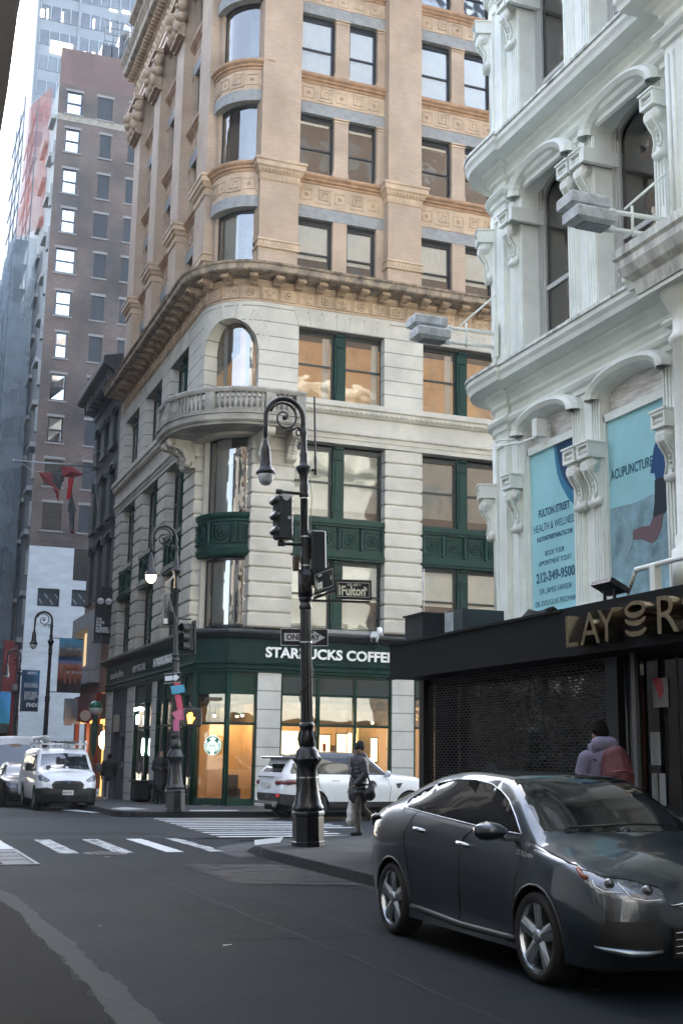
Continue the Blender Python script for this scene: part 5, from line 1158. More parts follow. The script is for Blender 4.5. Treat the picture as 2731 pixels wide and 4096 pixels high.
# vertical banner on the tan building
MB_=thing('street_banner',(10,54.95,6.5),'black vertical banner with two white discs hanging at the far end of the tan building','banner')
BF=lambda u,z,d:(u,54.9-d,z)
m=MB()
n=10
for i in range(n):
    for j in range(12):
        f=lambda a,b:(9.27+.78*a,54.9+.025*sin(9*a+2*b)+.03*sin(5*b),6.52+2.45*b)
        m.add([f(i/n,j/12),f((i+1)/n,j/12),f((i+1)/n,(j+1)/12),f(i/n,(j+1)/12)],[(0,1,2,3)],True)
m.build('banner_cloth',mat('banner_black',(0.0072,0.0081,0.009),.7),MB_)
m=MB(); m.tube([(10.1,54.9,8.99),(9.2,54.9,8.99)],.02,6); m.tube([(10.1,54.9,6.5),(9.15,54.9,6.5)],.02,6); m.build('banner_rod',M_black,MB_)
M_bw=mat('banner_white_print',(.55,.56,.56),.7)
m=MB(); 
for x in (9.48,9.84): m.M=face_mat((x,54.83,8.36),(1,0,0),(0,-1,0)); m.lathe([(0,0),(.15,0),(.15,.004),(0,.004)],0,0,20)
m.build('white_disc',M_bw,MB_)
text_mesh('meet',.1,face_mat((9.37,54.82,8.33),(1,0,0),(0,-1,0)),M_black,'banner_lettering',MB_,.001,.002); text_mesh('place',.1,face_mat((9.73,54.82,8.33),(1,0,0),(0,-1,0)),M_black,'banner_lettering',MB_,.001,.002)
for k,t in enumerate(('THE','PLACE','FOR','BUSINESS','MEETINGS')): text_mesh(t,.155,face_mat((9.33,54.83,7.5-.135*k),(1,0,0),(0,-1,0)),M_bw,'banner_lettering',MB_,.001,.006,.83)
# flagpole with tattered cloth
FP=thing('flagpole',(10,60.8,12.3),'horizontal flagpole from the grey building draped with tattered red and grey cloth','flagpole')
HP=lambda x,z:(x,60.5,z)
m=MB(); 
import math as _m
def px(sx,sy,Y):  # point on the plane Y seen at photo pixel (sx,sy)
    c=Vector((sx-1365.5,-(sy-2048),4920.1)); d=CAMV[0]*c.x+CAMV[1]*c.y+CAMV[2]*c.z; return Vector((0,0,1.62))+d*(Y/d.y)
YP=60.0
A=px(55,1842,YP);B=px(404,1869,YP); m.tube([A,B],[.03,.055],8); m.ball(A,.07,8,6); m.tube([px(85,1850,YP),px(135,1885,YP),px(365,1901,YP)],.012,5); m.tube([px(272,1855,YP),px(405,1800,YP)],.012,5); m.tube([px(372,1880,YP),px(395,2060,YP),px(380,1878,YP)],.012,5); m.build('pole',mat('aluminium_pole',(.35,.38,.4),.4,.5),FP)
def cloth(pts,ma,name):
    m=MB(); P=[px(x,y,YP+dy) for x,y,dy in pts]; c=sum(P,Vector())/len(P); n=len(P)
    V=[tuple(p) for p in P]+[tuple(c+Vector((0,-.12,0)))]; m.add(V,[(i,(i+1)%n,n) for i in range(n)]+[(i,(i+1)%n,n) for i in []]); m.build(name,ma,FP)
M_fr1=mat('faded_red_cloth',(.28,.06,.065),.9,nscale=5,namt=.5); M_fr2=mat('grey_torn_cloth',(.10,.11,.115),.9,nscale=6,namt=.6)
for pts,ma in (([(155,1887,.0),(210,1890,.1),(212,1950,-.1),(175,1925,.1)],M_fr1),([(210,1888,-.1),(250,1880,.1),(245,1960,0),(215,1955,.2)],M_fr2),([(212,1930,.1),(238,1960,-.1),(236,2000,.1),(215,1955,0)],M_fr1),([(245,1862,0),(290,1866,.1),(340,1898,-.1),(290,1912,.15),(250,1905,-.1)],M_fr1),([(275,1912,0),(297,1912,.1),(285,1990,-.1),(266,2000,.1)],mat('bright_red_cloth',(.42,.03,.035),.9)),([(228,1960,0),(238,1990,.05),(236,2010,0),(226,1985,.05)],M_fr1),([(285,1930,.1),(292,1985,0),(308,2050,.1),(270,2045,-.1),(278,1980,.1)],M_fr2),([(277,2045,0),(300,2040,.1),(298,2125,0),(280,2120,.1)],M_fr2),([(280,2120,0),(298,2115,.1),(299,2138,0),(286,2132,.1)],M_fr1),([(240,1865,.1),(262,1862,0),(258,1925,.1),(238,1935,-.1)],M_fr2)):
    cloth(pts,ma,'torn_cloth')
# ---- brown brick tower
BB=thing('brown_brick_tower',(13,92,0),'tall soot-stained brown brick building with small sash windows and a whitewashed lower wall','building')
YB=88.0; BR=lambda u,z,d:(u,YB-d,z)
M_bb=brickmat('sooty_brown_brick',(.135,.078,.058),(.085,.055,.044),(.17,.135,.11),bw=.28,bh=.1,ms=.016,stain=(.065,.062,.058),samt=.8,sscale=.16,var=(.55,1.3),vscale=.35)
M_bb2=brickmat('red_brown_brick',(.20,.085,.068),(.15,.068,.055),(.2,.15,.13),bw=.24,bh=.08,ms=.012,stain=(.09,.06,.055),samt=.5,sscale=.2)
M_ww=mat('whitewashed_brick',(.52,.55,.56),.8,nscale=.8,namt=.18,bump=.5,bscale=6,stretch=(1,1,3))
WR=[(10.6,11.8)]; zrow=[(49.6,51.45),(46.45,48.35),(43.1,45.05),(39.95,41.85),(36.75,38.65),(33.4,35.3),(30.15,32.1),(26.9,28.9),(23.75,25.65),(20.5,22.5),(17.3,19.3)]
c1=[(10.62,11.8),(10.67,11.76),(10.65,11.75),(10.76,11.8),(10.52,11.97),(10.72,11.85),(10.9,11.75),(10.75,11.83),(10.74,11.8),(10.7,12.0),(10.75,12.1)]
c2=[(12.97,14.13),(13.3,14.15),(13.3,14.17),(13.16,14.2),(13.35,14.22),(13.35,14.3),(13.35,14.3),(13.4,14.4),(13.4,14.36),(13.42,14.4),(13.33,14.35)]
c3=[(15.45,16.5)]*11
zh=[16.1,49.0] 
m=MB(); H=[]
for (z0,z1),a,b,c in zip(zrow,c1,c2,c3): H+= [(*a,z0,z1),(*b,z0,z1),(*c,z0,z1)]
H+=[(13.15,14.4,13.8,16.1)]
def strip(zlo,zhi,ma,name):
    m=MB(); facade(m,10.0,24,zlo,zhi,[(a,b,max(z0,zlo),min(z1,zhi)) for a,b,z0,z1 in H if z1>zlo and z0<zhi],BR,0,.3); return m.build(name,ma,BB)
strip(52.0,55.0,M_bb2,'parapet_wall'); strip(16.1,52.0,M_bb,'brick_wall')
m=MB(); facade(m,10.0,24,-2,16.1,[(10.78,12.3,11.85,13.12),(13.15,14.7,11.95,13.15),(13.15,14.4,13.8,16.1)],BR,.02,.3); m.build('whitewashed_wall',M_ww,BB)
m=MB(); m.box(10.05,24,YB+.35,YB+.45,-2,55); m.box(10.0,10.3,YB+.05,130,-2,52); m.box(12,24,YB+.4,YB+20,54.8,55); m.build('side_wall',mat('pale_side_stone',(.36,.36,.34),.8,nscale=1.5,namt=.3,bump=.3,bscale=8),BB)
M_iron=mat('dark_iron_shutter',(0.01575,0.02025,0.02475),.6); M_skyg=mat('sky_reflecting_pane',(.75,.8,.82),.05,1)
for i,(z0,z1) in enumerate(zrow):
    a,b=c1[i]; f=MB(); 
    for u0,u1 in ((a,a+.1),(b-.1,b)): f.mbox(BR,u0,u1,z0,z1,-.2,-.1)
    for zz in ((z0,z0+.1),(z1-.1,z1),((z0+z1)/2-.05,(z0+z1)/2+.05)): f.mbox(BR,a+.1,b-.1,*zz,-.2,-.1)
    f=f.build('window',M_dwin,BB); g=MB(); 
    for s in range(2):
        za,zb=(z0+.1,(z0+z1)/2-.05) if s==0 else ((z0+z1)/2+.05,z1-.1); e=.01*(1 if s else -1)
        g.add([BR(a+.1,za,-.17+e),BR(b-.1,za,-.17-e),BR(b-.1,zb,-.17+e*3),BR(a+.1,zb,-.17+e)],[(0,1,2,3)])
    g.build('pane',M_skyg if i<9 else M_dwin,f)
    for a,b in (c2[i],c3[i]): f=MB(); f.mbox(BR,a,b,z0-.05,z1+.02,-.14,-.08); f.build('iron_shutter',M_iron,BB)
    m=MB()
    for a,b in (c1[i],c2[i],c3[i]): m.mbox(BR,a-.15,b+.15,z0-.14,z0-.02,0,.08); m.mbox(BR,a-.1,b+.1,z1,z1+.2,0,.012)
    m.build('window_sill',mat('pale_sill',(.24,.22,.2),.8),BB)
m=MB(); m.mbox(BR,10,24,48.95,49.5,0,.03); m.build('pale_brick_course',mat('pale_course',(.30,.26,.20),.85,nscale=3,namt=.3),BB)
for a,b,z0,z1 in ((10.78,12.3,11.85,13.12),(13.15,14.7,11.95,13.15)):
    m=MB(); m.mbox(BR,a,b,z0,z1,-.2,-.15); f=m.build('boarded_window',mat('blue_board',(0.01125,0.018,0.0225),.7),BB)
    m=MB()
    for k in range(4): u=a+.25+.36*k; zc=z0+.35+.4*(k%2); m.prism([(u-.15,zc+.12),(u-.08,zc+.2),(u+.16,zc-.12),(u+.09,zc-.2)],BR,-.15,-.14)
    m.build('sprayed_mark',mat('spray_grey',(.16,.19,.2),.8),f)
m=MB(); m.mbox(BR,13.15,14.4,13.8,16.1,-.25,-.2); m.mbox(BR,13.15,14.4,14.9,14.95,-.2,-.17); m.build('dark_opening',M_dwin,BB)
m=MB(); m.box(13.2,14.5,YB+1,YB+3,55,56.6); m.box(14.6,15.6,YB+1.5,YB+3,55,58); m.build('rooftop_cabin',M_dwin,BB)
m=MB()
for x in (13.3,14.0,14.7,15.4,16.1): m.tube([(x,YB+.8,55),(x,YB+.8,58.6)],.04,5)
for z in (56.8,57.4,58.0,58.6): m.tube([(13.3,YB+.8,z),(16.5,YB+.8,z)],.03,5)
m.tube([(14.6,YB+.8,55),(15.1,YB+.8,57.6)],.08,5); m.build('roof_railing',mat('roof_steel',(.05,.055,.06),.5),BB)
m=MB(); m.lathe([(.35,56.8),(.35,57.6),(.25,57.7)],15.7,YB+1.2,10); m.lathe([(.3,57.9),(.3,58.5),(.1,58.7)],15.1,YB+1.2,10); m.box(15.2,16.6,YB+1,YB+2,56.2,56.8); m.build('roof_tank',mat('roof_white',(.55,.56,.56),.5),BB)
# cornices and balconies along the street side of the brick tower
m=MB()
for z in [6,9.3,12.6]+[z0-.3 for z0,_ in zrow]: m.box(9.62,10,YB+.6,YB+2.6,z,z+.35); m.box(9.7,10,YB+5,YB+8,z,z+.3)
for k in range(14): m.box(9.85,10,YB+.2,YB+.8,3.5*k,3.5*k+1.8)
m.build('stone_balcony',mat('pale_side_stone',(.36,.36,.34)),BB)
# graffiti
GR=MB()
def gl(x,z,pts): 
    GR.tube([(10.4+x+a,YB-.03,1.55+z+b) for a,b in pts],.035,5,flat=1)
def circ(cx,cz,rx,rz,t0=0,t1=360,n=16): return [(cx+rx*cos(R(t0+(t1-t0)*i/n)),cz+rz*sin(R(t0+(t1-t0)*i/n))) for i in range(n+1)]
gl(0,0,[(.2,.5),(.15,.75),(.35,.95),(.7,.95),(.85,.75),(.7,.55),(.45,.4),(.75,.35),(.95,.15),(.75,-.1),(.35,-.12),(.15,.1),(.2,.35),(.35,.42)]); gl(0,0,circ(1.35,.45,.42,.55)); gl(0,0,circ(1.25,.55,.03,.05)); gl(0,0,circ(1.5,.55,.03,.05)); gl(0,0,circ(1.38,.42,.16,.14,190,350,8)); gl(0,0,[(1.9,.95),(2.3,.98),(2.35,.75),(2.1,.6),(2.3,.5),(2.45,.2),(2.2,-.12),(1.85,-.1)]); gl(0,0,circ(2.8,.2,.32,.33)); gl(0,0,[(2.6,.5),(2.55,.95),(3.2,.95),(3.15,.55),(3.0,.5)]); gl(0,0,[(3.5,.9),(3.4,0),(3.6,-.15),(3.75,.1),(3.72,.6),(3.95,.3),(4.15,.6),(4.1,0),(4.35,-.1),(4.5,.2),(4.45,.95),(4.1,.9),(3.95,.6),(3.8,.95),(3.5,.9)])
for k in range(5): gl(0,0,[(1.5+.5*k,-.6),(1.55+.5*k,-.3),(1.8+.5*k,-.3),(1.8+.5*k,-.65)])
tag(GR.build('graffiti',mat('graffiti_black',(.02,.022,.024),.7),None),'black outlined bubble-letter graffiti with a smiley face on the white wall','graffiti')
# ---- scaffolded building further left, behind
M_net=bpy.data.materials.new('scaffold_net'); M_net.use_nodes=True; nn=M_net.node_tree.nodes; ll=M_net.node_tree.links; nn.remove(nn['Principled BSDF'])
d_=nn.new('ShaderNodeBsdfDiffuse'); d_.inputs[0].default_value=(.27,.32,.35,1); t_=nn.new('ShaderNodeBsdfTransparent'); x_=nn.new('ShaderNodeMixShader'); g_=nn.new('ShaderNodeNewGeometry'); v_=nn.new('ShaderNodeTexNoise'); v_.inputs['Scale'].default_value=.5; ll.new(g_.outputs['Position'],v_.inputs['Vector']); mr_=nn.new('ShaderNodeMapRange'); mr_.inputs[1].default_value=.3; mr_.inputs[2].default_value=.7; mr_.inputs[3].default_value=.35; mr_.inputs[4].default_value=.7; ll.new(v_.outputs[0],mr_.inputs[0]); ll.new(mr_.outputs[0],x_.inputs[0]); ll.new(t_.outputs[0],x_.inputs[1]); ll.new(d_.outputs[0],x_.inputs[2]); ll.new(x_.outputs[0],nn['Material Output'].inputs[0])
M_onet=M_net.copy(); M_onet.name='orange_net'; M_onet.node_tree.nodes[[n.name for n in M_onet.node_tree.nodes if n.type=='BSDF_DIFFUSE'][0]].inputs[0].default_value=(.42,.13,.09,1)
SB=thing('scaffolded_building',(9,100,0),'hazy building wrapped in scaffolding and blue-grey netting beside the brown brick tower','building')
m=MB(); facade(m,92,150,-2,40,[(93+4*i,95+4*i,3+3.3*k,5+3.3*k) for i in range(9) for k in range(11)],NA,.05,.5); m.build('wall',mat('grey_facade',(.22,.23,.23),.85),SB)
m=MB()
for y in range(93,131,3):
    for x in (9.0,8.0): m.box(x-.04,x+.04,y-.04,y+.04,-1,53 if y<102 else 42)
for z in range(1,42,2):
    for x in (9.0,8.0): m.box(x-.04,x+.04,93,130,z-.04,z+.04)
    m.box(8.0,9.0,93,130,z-.1,z-.06)
for z in range(42,53,2): m.box(8.96,9.04,93,102,z-.03,z+.03); m.box(7.96,8.04,93,102,z-.03,z+.03)
for k in range(20): m.tube([(7.98,93+(k%6)*6,2*k),(7.98,96+(k%6)*6,2*k+4)],.04,5)
m.build('scaffold_frame',mat('scaffold_steel',(.10,.12,.14),.6),SB)
m=MB()
for i in range(76):
    y0=92.5+i*.5; x0=7.75+.12*sin(i*1.7); x1=7.75+.12*sin((i+1)*1.7); m.quad((x0,y0,4),(x1,y0+.5,4),(x1,y0+.5,41),(x0,y0,41))
m.quad((7.8,92.5,4),(9.6,92.5,4),(9.6,92.5,41),(7.8,92.5,41)); m.build('netting',M_net,SB)
m=MB(); m.quad((8.1,94.6,41.5),(9.95,92.2,42),(9.95,92.2,54),(8.5,94.6,53)); m.build('orange_netting',M_onet,SB)
m=MB(); m.box(9.0,9.9,90,91,-1,9.5); m.box(7.4,8.6,90.4,90.9,-1,8.8); m.build('red_tarpaulin',mat('red_tarp',(.36,.06,.05),.7,nscale=1,namt=.4),SB)
m=MB()
for k in range(10): m.box(3.0+.7*k,3.1+.7*k,89,89.2,-1,3.6)
m.box(2,9.5,88.8,92,3.0,3.3); m.box(2,9.5,88.8,88.9,3.3,4.4); m.build('sidewalk_shed',mat('shed_green',(0.0225,0.027,0.02475),.7),SB)
# ---- glass tower behind
GT=thing('glass_office_tower',(25,170,0),'distant hazy grey-blue office tower with rows of windows rising above the brick building','building')
YT=170.0; GTm=lambda u,z,d:(u,YT-d,z)
M_tw=mat('tower_spandrel',(.22,.24,.25),.5,nscale=.1,namt=.15); M_tg=mat('tower_glass',(.10,.12,.13),.15,spec=.8,nscale=.12,namt=.6)
xl=px(147,100,YT).x; 
m=MB(); m.box(xl,xl+45,YT,YT+30,-3,135); m.build('tower_wall',M_tw,GT)
fh=4.1
for k in range(14):
    z=84+fh*k; m=MB(); m.mbox(GTm,xl+.5,xl+44,z,z+2.4,0,.05); o=m.build('window_band',M_tg,GT)
    m=MB()
    for i in range(30): m.mbox(GTm,xl+.5+i*1.45,xl+.58+i*1.45,z,z+2.4,.05,.25)
    m.build('tower_mullion',mat('tower_mullion',(.42,.46,.48),.5),o)
M_toff=mat('lit_office_light',(1,.9,.7),.5,emit=(1,.85,.6),estr=1.6); m=MB()
for (sx,sy,w_,h_) in ((165,35,.5,1.3),(205,160,3.2,2.0),(440,35,1.2,.25),(490,40,1.2,.4),(370,208,.4,.3),(415,215,.4,.3),(190,35,.2,1.6),(250,48,.2,1.6),(375,75,.2,1.6),(440,88,.2,1.6),(500,100,.2,1.6),(335,205,.4,.3)):
    p=px(sx,sy,YT-.1); m.box(p.x,p.x+w_,YT-.1,YT-.06,p.z-h_,p.z)
m.build('lit_office',M_toff,GT)
m=MB(); 
for i in range(8): m.mbox(GTm,xl+i*6,xl+.25+i*6,-3,135,.05,.4)
m.build('tower_fin',M_tw,GT)
# ---- opposite side of the street (unseen; heights and tones shaped for reflections and bounced light)
M_opp=brickmat('opposite_brick',(.20,.145,.11),(.15,.105,.08),(.2,.17,.14),bw=.24,bh=.08)
M_opp2=mat('opposite_stone',(.62,.60,.55),.85,nscale=.6,namt=.3)  # lightened to bounce more light onto the white facade
M_opp3=mat('opposite_shade_brick',(.07,.06,.055),.9,nscale=.6,namt=.4)  # colour darkened so these fronts reflect as if unlit
rr=random.Random(3)
for k,(x0,x1,y0,y1,h,ma,lab) in enumerate(((-16,-5,-14,1,26,M_opp,'red brick building on the left side of the street near the awning'),(-18,-5,1.1,22,19,M_opp2,'pale stone building on the left side of the street opposite the white building'),(-18,-5,35,60,34,M_opp3,'brick building across the street from the tan corner building'),(-18,-5,60.1,86,36,M_opp3,'stone building far along the left side of the street'),(-18,-5,86.1,230,42,M_opp3,'long dark block added out of view to darken the shop window reflections'),(-10,3,-48,-26,52,M_opp2,'stone building closing the near end of the street'),(3.5,21,-50,-24,70,M_opp,'tall brick building closing the near end of the street'),(21.5,75,-52,-22,62,M_opp,'wide tower block added out of view to keep sky out of window reflections'),(10.6,22,-20,6.9,24,M_opp2,'pale building continuing the right side of the street'))):  # unseen south tower and far-left block added to darken window reflections
    t=thing('opposite_building',(x0,y0,0),lab,'building','buildings across the street, seen only as reflections')
    m=MB(); m.box(x0,x1,y0,y1,0,h); m.build('wall',ma,t); m=MB()
    for z in range(4,int(h)-2,4):
        yy=y0+1.2
        while yy<y1-1.6:
            if x1<0: m.box(x1-.02,x1+.03,yy,yy+1.2,z,z+2.2)
            elif x0>5 and y1<10 and y0>-24: m.box(x0-.03,x0+.02,yy,yy+1.2,z,z+2.2)
            yy+=2.6
        xx=x0+1.2
        while xx<x1-1.4:
            m.box(xx,xx+1.2,y1-.02,y1+.03,z,z+2.2); xx+=2.6
    m.build('window_rows',M_dwin,t); m=MB(); m.box(x0-.4,x1+.4,y0,y1+.4,h-.6,h); m.build('cornice',ma,t)
# near dark blade awning at the upper-left edge
BA=MB(); Q=[px(95,-60,5.2),px(72,60,5.2),px(34,350,5.2),px(0,560,5.2),px(-60,900,5.2),px(-300,900,5.2),px(-300,-60,5.2)]
BA.prism([(p.x,p.z) for p in Q],lambda u,z,d:(u,5.2+d,z),0,.5); tag(BA.build('shop_awning',M_black,None),'black edge of an overhead shop awning hanging high beside the road','awning')
# ================= vehicles =================
def crom(p0,p1,p2,p3,t):
    return .5*((2*p1)+(-p0+p2)*t+(2*p0-5*p1+4*p2-p3)*t*t+(-p0+3*p1-3*p2+p3)*t**3)
def cinterp(P,n,tension=1):
    out=[]
    for i in range(len(P)-1):
        a=P[max(i-1,0)];b=P[i];c=P[i+1];d=P[min(i+2,len(P)-1)]
        for k in range(n): out.append(crom(a,b,c,d,k/n))
    out.append(P[-1]); return out
def inpol(x,y,poly):
    r=False; n=len(poly)
    for i in range(n):
        x1,y1=poly[i]; x2,y2=poly[(i+1)%n]
        if (y1>y)!=(y2>y) and x<(x2-x1)*(y-y1)/(y2-y1)+x1: r=not r
    return r
def nearest(x,y,poly):
    best=None
    for i in range(len(poly)):
        a=Vector(poly[i]); b=Vector(poly[(i+1)%len(poly)]); p=Vector((x,y)); d=b-a; t=max(0,min(1,(p-a).dot(d)/max(1e-9,d.length_squared))); q=a+d*t; e=(p-q).length
        if best is None or e<best[0]: best=(e,q)
    return best
class Shell:
    def __init__(s,net,nu=8,nv=5):
        rows=[[Vector(p) for p in st] for st in net]
        cols=[cinterp([rows[i][j] for i in range(len(rows))],nu) for j in range(len(rows[0]))]
        s.P=[cinterp([cols[j][i] for j in range(len(cols))],nv) for i in range(len(cols[0]))]
        for r in s.P:
            for p in r:
                if p.y<0: p.y=0
        s.nI=len(s.P); s.nJ=len(s.P[0]); s.L={}
    def cut(s,poly,label,axes,cond=None,tol=.05,only=None):
        def m2(p):
            return (p.x,p.z) if axes=='xz' else (p.x,p.y) if axes=='xy' else (p.y,p.z) if axes=='yz' else axes(p)
        xs=[q[0] for q in poly]; ys=[q[1] for q in poly]; bx=(min(xs),max(xs),min(ys),max(ys)); new=set()
        for i in range(s.nI-1):
            for j in range(s.nJ-1):
                c=(s.P[i][j]+s.P[i+1][j]+s.P[i+1][j+1]+s.P[i][j+1])/4
                if cond and not cond(c): continue
                x,y=m2(c)
                if bx[0]<=x<=bx[1] and bx[2]<=y<=bx[3] and inpol(x,y,poly) and s.L.get((i,j)) in (None,only): s.L[(i,j)]=label; new.add((i,j))
        for (i,j) in new:
            for a,b in ((i,j),(i+1,j),(i,j+1),(i+1,j+1)):
                adj=[(a-1,b-1),(a-1,b),(a,b-1),(a,b)]
                if all(q in new for q in adj): continue
                if b in (0,s.nJ-1) and False: continue
                p=s.P[a][b]; x,y=m2(p); e,q=nearest(x,y,poly)
                if callable(axes): continue
                if e<tol:
                    if axes=='xz': p.x,p.z=q.x,q.y
                    elif axes=='xy': p.x,p.y=q.x,q.y
                    else: p.y,p.z=q.x,q.y
    def emit(s,label,name,ma,parent,off=0,both=True):
        m=MB(); m.smooth=True; idx={}
        for sg in ((1,-1) if both else (-1,)):
            for i in range(s.nI-1):
                for j in range(s.nJ-1):
                    if s.L.get((i,j))!=label: continue
                    f=[]
                    for a,b in ((i,j),(i+1,j),(i+1,j+1),(i,j+1)):
                        k=(sg if s.P[a][b].y>1e-5 else 1,a,b)
                        if k not in idx: p=s.P[a][b]; idx[k]=len(m.v); m.v.append((p.x,p.y*sg,p.z))
                        f.append(idx[k])
                    if len(set(f))>2: m.f.append(tuple(dict.fromkeys(f))); m.sm.append(True)
        if not m.f: return None
        m.v=[tuple(wmat(parent)@Vector(p)) for p in m.v]
        return m.build(name,ma,parent)
    def side_y(s,x,z):
        best=(9,0.8)
        for i in range(0,s.nI):
            for j in range(0,s.nJ):
                p=s.P[i][j]
                if p.y<.3: continue
                e=(p.x-x)**2+(p.z-z)**2
                if e<best[0]: best=(e,p.y)
        return best[1]
def circle2(cx,cz,r,n=40): return [(cx+r*cos(2*PI*i/n),cz+r*sin(2*PI*i/n)) for i in range(n)]
M_tyre=mat('tyre_rubber',(0.0063,0.0063,0.00675),.75,bump=.3,bscale=60)
def wheel(par,x,y,r,w,rim,style,ma,lab=None):
    # y>0 outer face towards +y
    s=1 if y>0 else -1; W=wmat(par); 
    def LM(M): return W@Matrix.Translation((x,y,r))@(Matrix.Rotation(-PI/2*s,4,'X'))@M
    m=MB(); m.M=LM(Matrix()); h=w
    m.lathe([(rim*.96,0),(rim+.012,.008),(r*.9,.012),(r*.97,-.012),(r,-.04),(r,-h+.04),(r*.96,-h),(rim,-h)],0,0,36,cap=False); 
    t=m.build('wheel',M_tyre,par)
    m=MB(); m.M=LM(Matrix()); m.lathe([(rim,0.004),(rim*.97,-.004),(rim*.93,-.03),(rim*.9,-.12),(rim*.9,-h+.03)],0,0,32,cap=False)
    m.lathe([(rim*.93,-.028),(rim*.97,.0)],0,0,32,cap=False)
    if style=='five':
        for k in range(5):
            a=2*PI*k/5+.3; m.M=LM(Matrix.Rotation(a,4,'Z'))
            for sg in (-1,1):
                V=[(rim*.18,sg*.012,-.01),(rim*.18,sg*.05,-.03),(rim*.95,sg*.062,-.012),(rim*.95,sg*.012,-.0)]
                V2=[(x_,y_,z_-.035) for x_,y_,z_ in V]; V[0]=(rim*.18,0,-.008); V[3]=(rim*.95,sg*.006,-.004)
                m.add(V+V2,[(0,1,2,3),(4,5,6,7),(0,1,5,4),(1,2,6,5),(2,3,7,6),(0,3,7,4)],False)
    else:
        for k in range(10 if style=='ten' else 5):
            a=2*PI*k/(10 if style=='ten' else 5); m.M=LM(Matrix.Rotation(a,4,'Z')); wd=.02 if style=='ten' else .035
            m.add([(rim*.15,-wd,-.02),(rim*.15,wd,-.02),(rim*.95,wd*1.3,-.01),(rim*.95,-wd*1.3,-.01),(rim*.15,-wd,-.06),(rim*.15,wd,-.06),(rim*.95,wd,-.05),(rim*.95,-wd,-.05)],[(0,1,2,3),(0,1,5,4),(1,2,6,5),(3,0,4,7)],False)
    m.M=LM(Matrix()); m.lathe([(rim*.24,-.03),(rim*.22,-.005),(rim*.12,.0),(0,.0)],0,0,14)
    m.build('rim',ma,t)
    m=MB(); m.M=LM(Matrix()); m.lathe([(0,-.07),(rim*.62,-.07),(rim*.62,-.09)],0,0,24); m.lathe([(0,-h+.02),(rim*.95,-h+.02)],0,0,24); m.build('brake_disc',M_dark if style!='five' else mat('brake_grey',(0.018,0.0189,0.02025),.5),t)
    return t
def underbody(par,x0,x1,hw,z0,z1,wells):
    m=MB(); m.M=wmat(par); m.box(x0,x1,-hw,hw,z0,z1)
    for wx,r in wells:
        for s in (-1,1): m.add([(wx+r*cos(a),yy,r*.93+r*sin(a)-.02) for yy in (s*(hw+.12),s*(hw-.2)) for a in [PI*i/12 for i in range(13)]],[(i,i+1,14+i,13+i) for i in range(12)])
    m.build('underbody',M_dark,par)
def strip_on(sh,pts,r,name,ma,par,sgn=(-1,),seg=6,off=.0,n=6):
    m=MB(); m.M=wmat(par)
    for sg in sgn:
        P=[]
        for (a,b),(c,d) in zip(pts,pts[1:]):
            for k in range(n): x,z=a+(c-a)*k/n,b+(d-b)*k/n; P.append((x,z))
        P.append(pts[-1]); Q=[Vector((x,sg*(sh.side_y(x,z)+off),z)) for x,z in P]
        # smooth the sampled widths
        for _ in range(2): Q=[Q[0]]+[Vector((Q[i].x,(Q[i-1].y+2*Q[i].y+Q[i+1].y)/4,Q[i].z)) for i in range(1,len(Q)-1)]+[Q[-1]]
        m.tube(Q,r,seg)
    return m.build(name,ma,par)
def photo_map(par,sg=-1):
    W=wmat(par)
    def f(p):
        q=W@Vector((p.x,sg*p.y,p.z))-Vector((0,0,1.62)); x,y,z=CAMV[0].dot(q),CAMV[1].dot(q),CAMV[2].dot(q); return (1365.5+4920.1*x/z,2048-4920.1*y/z)
    return f
def paint(name,col,metal=.0,rough=.35,coat=1.0,flake=0): return mat(name,col,rough,metal,coat=coat,nscale=40 if flake else 0,namt=flake)
M_cargl=mat('tinted_car_glass',(.008,.01,.011),.05,spec=.6)
M_plast=mat('black_plastic',(0.0072,0.00765,0.0081),.55)
M_chr=mat('bright_trim',(.42,.46,.50),.22,1)
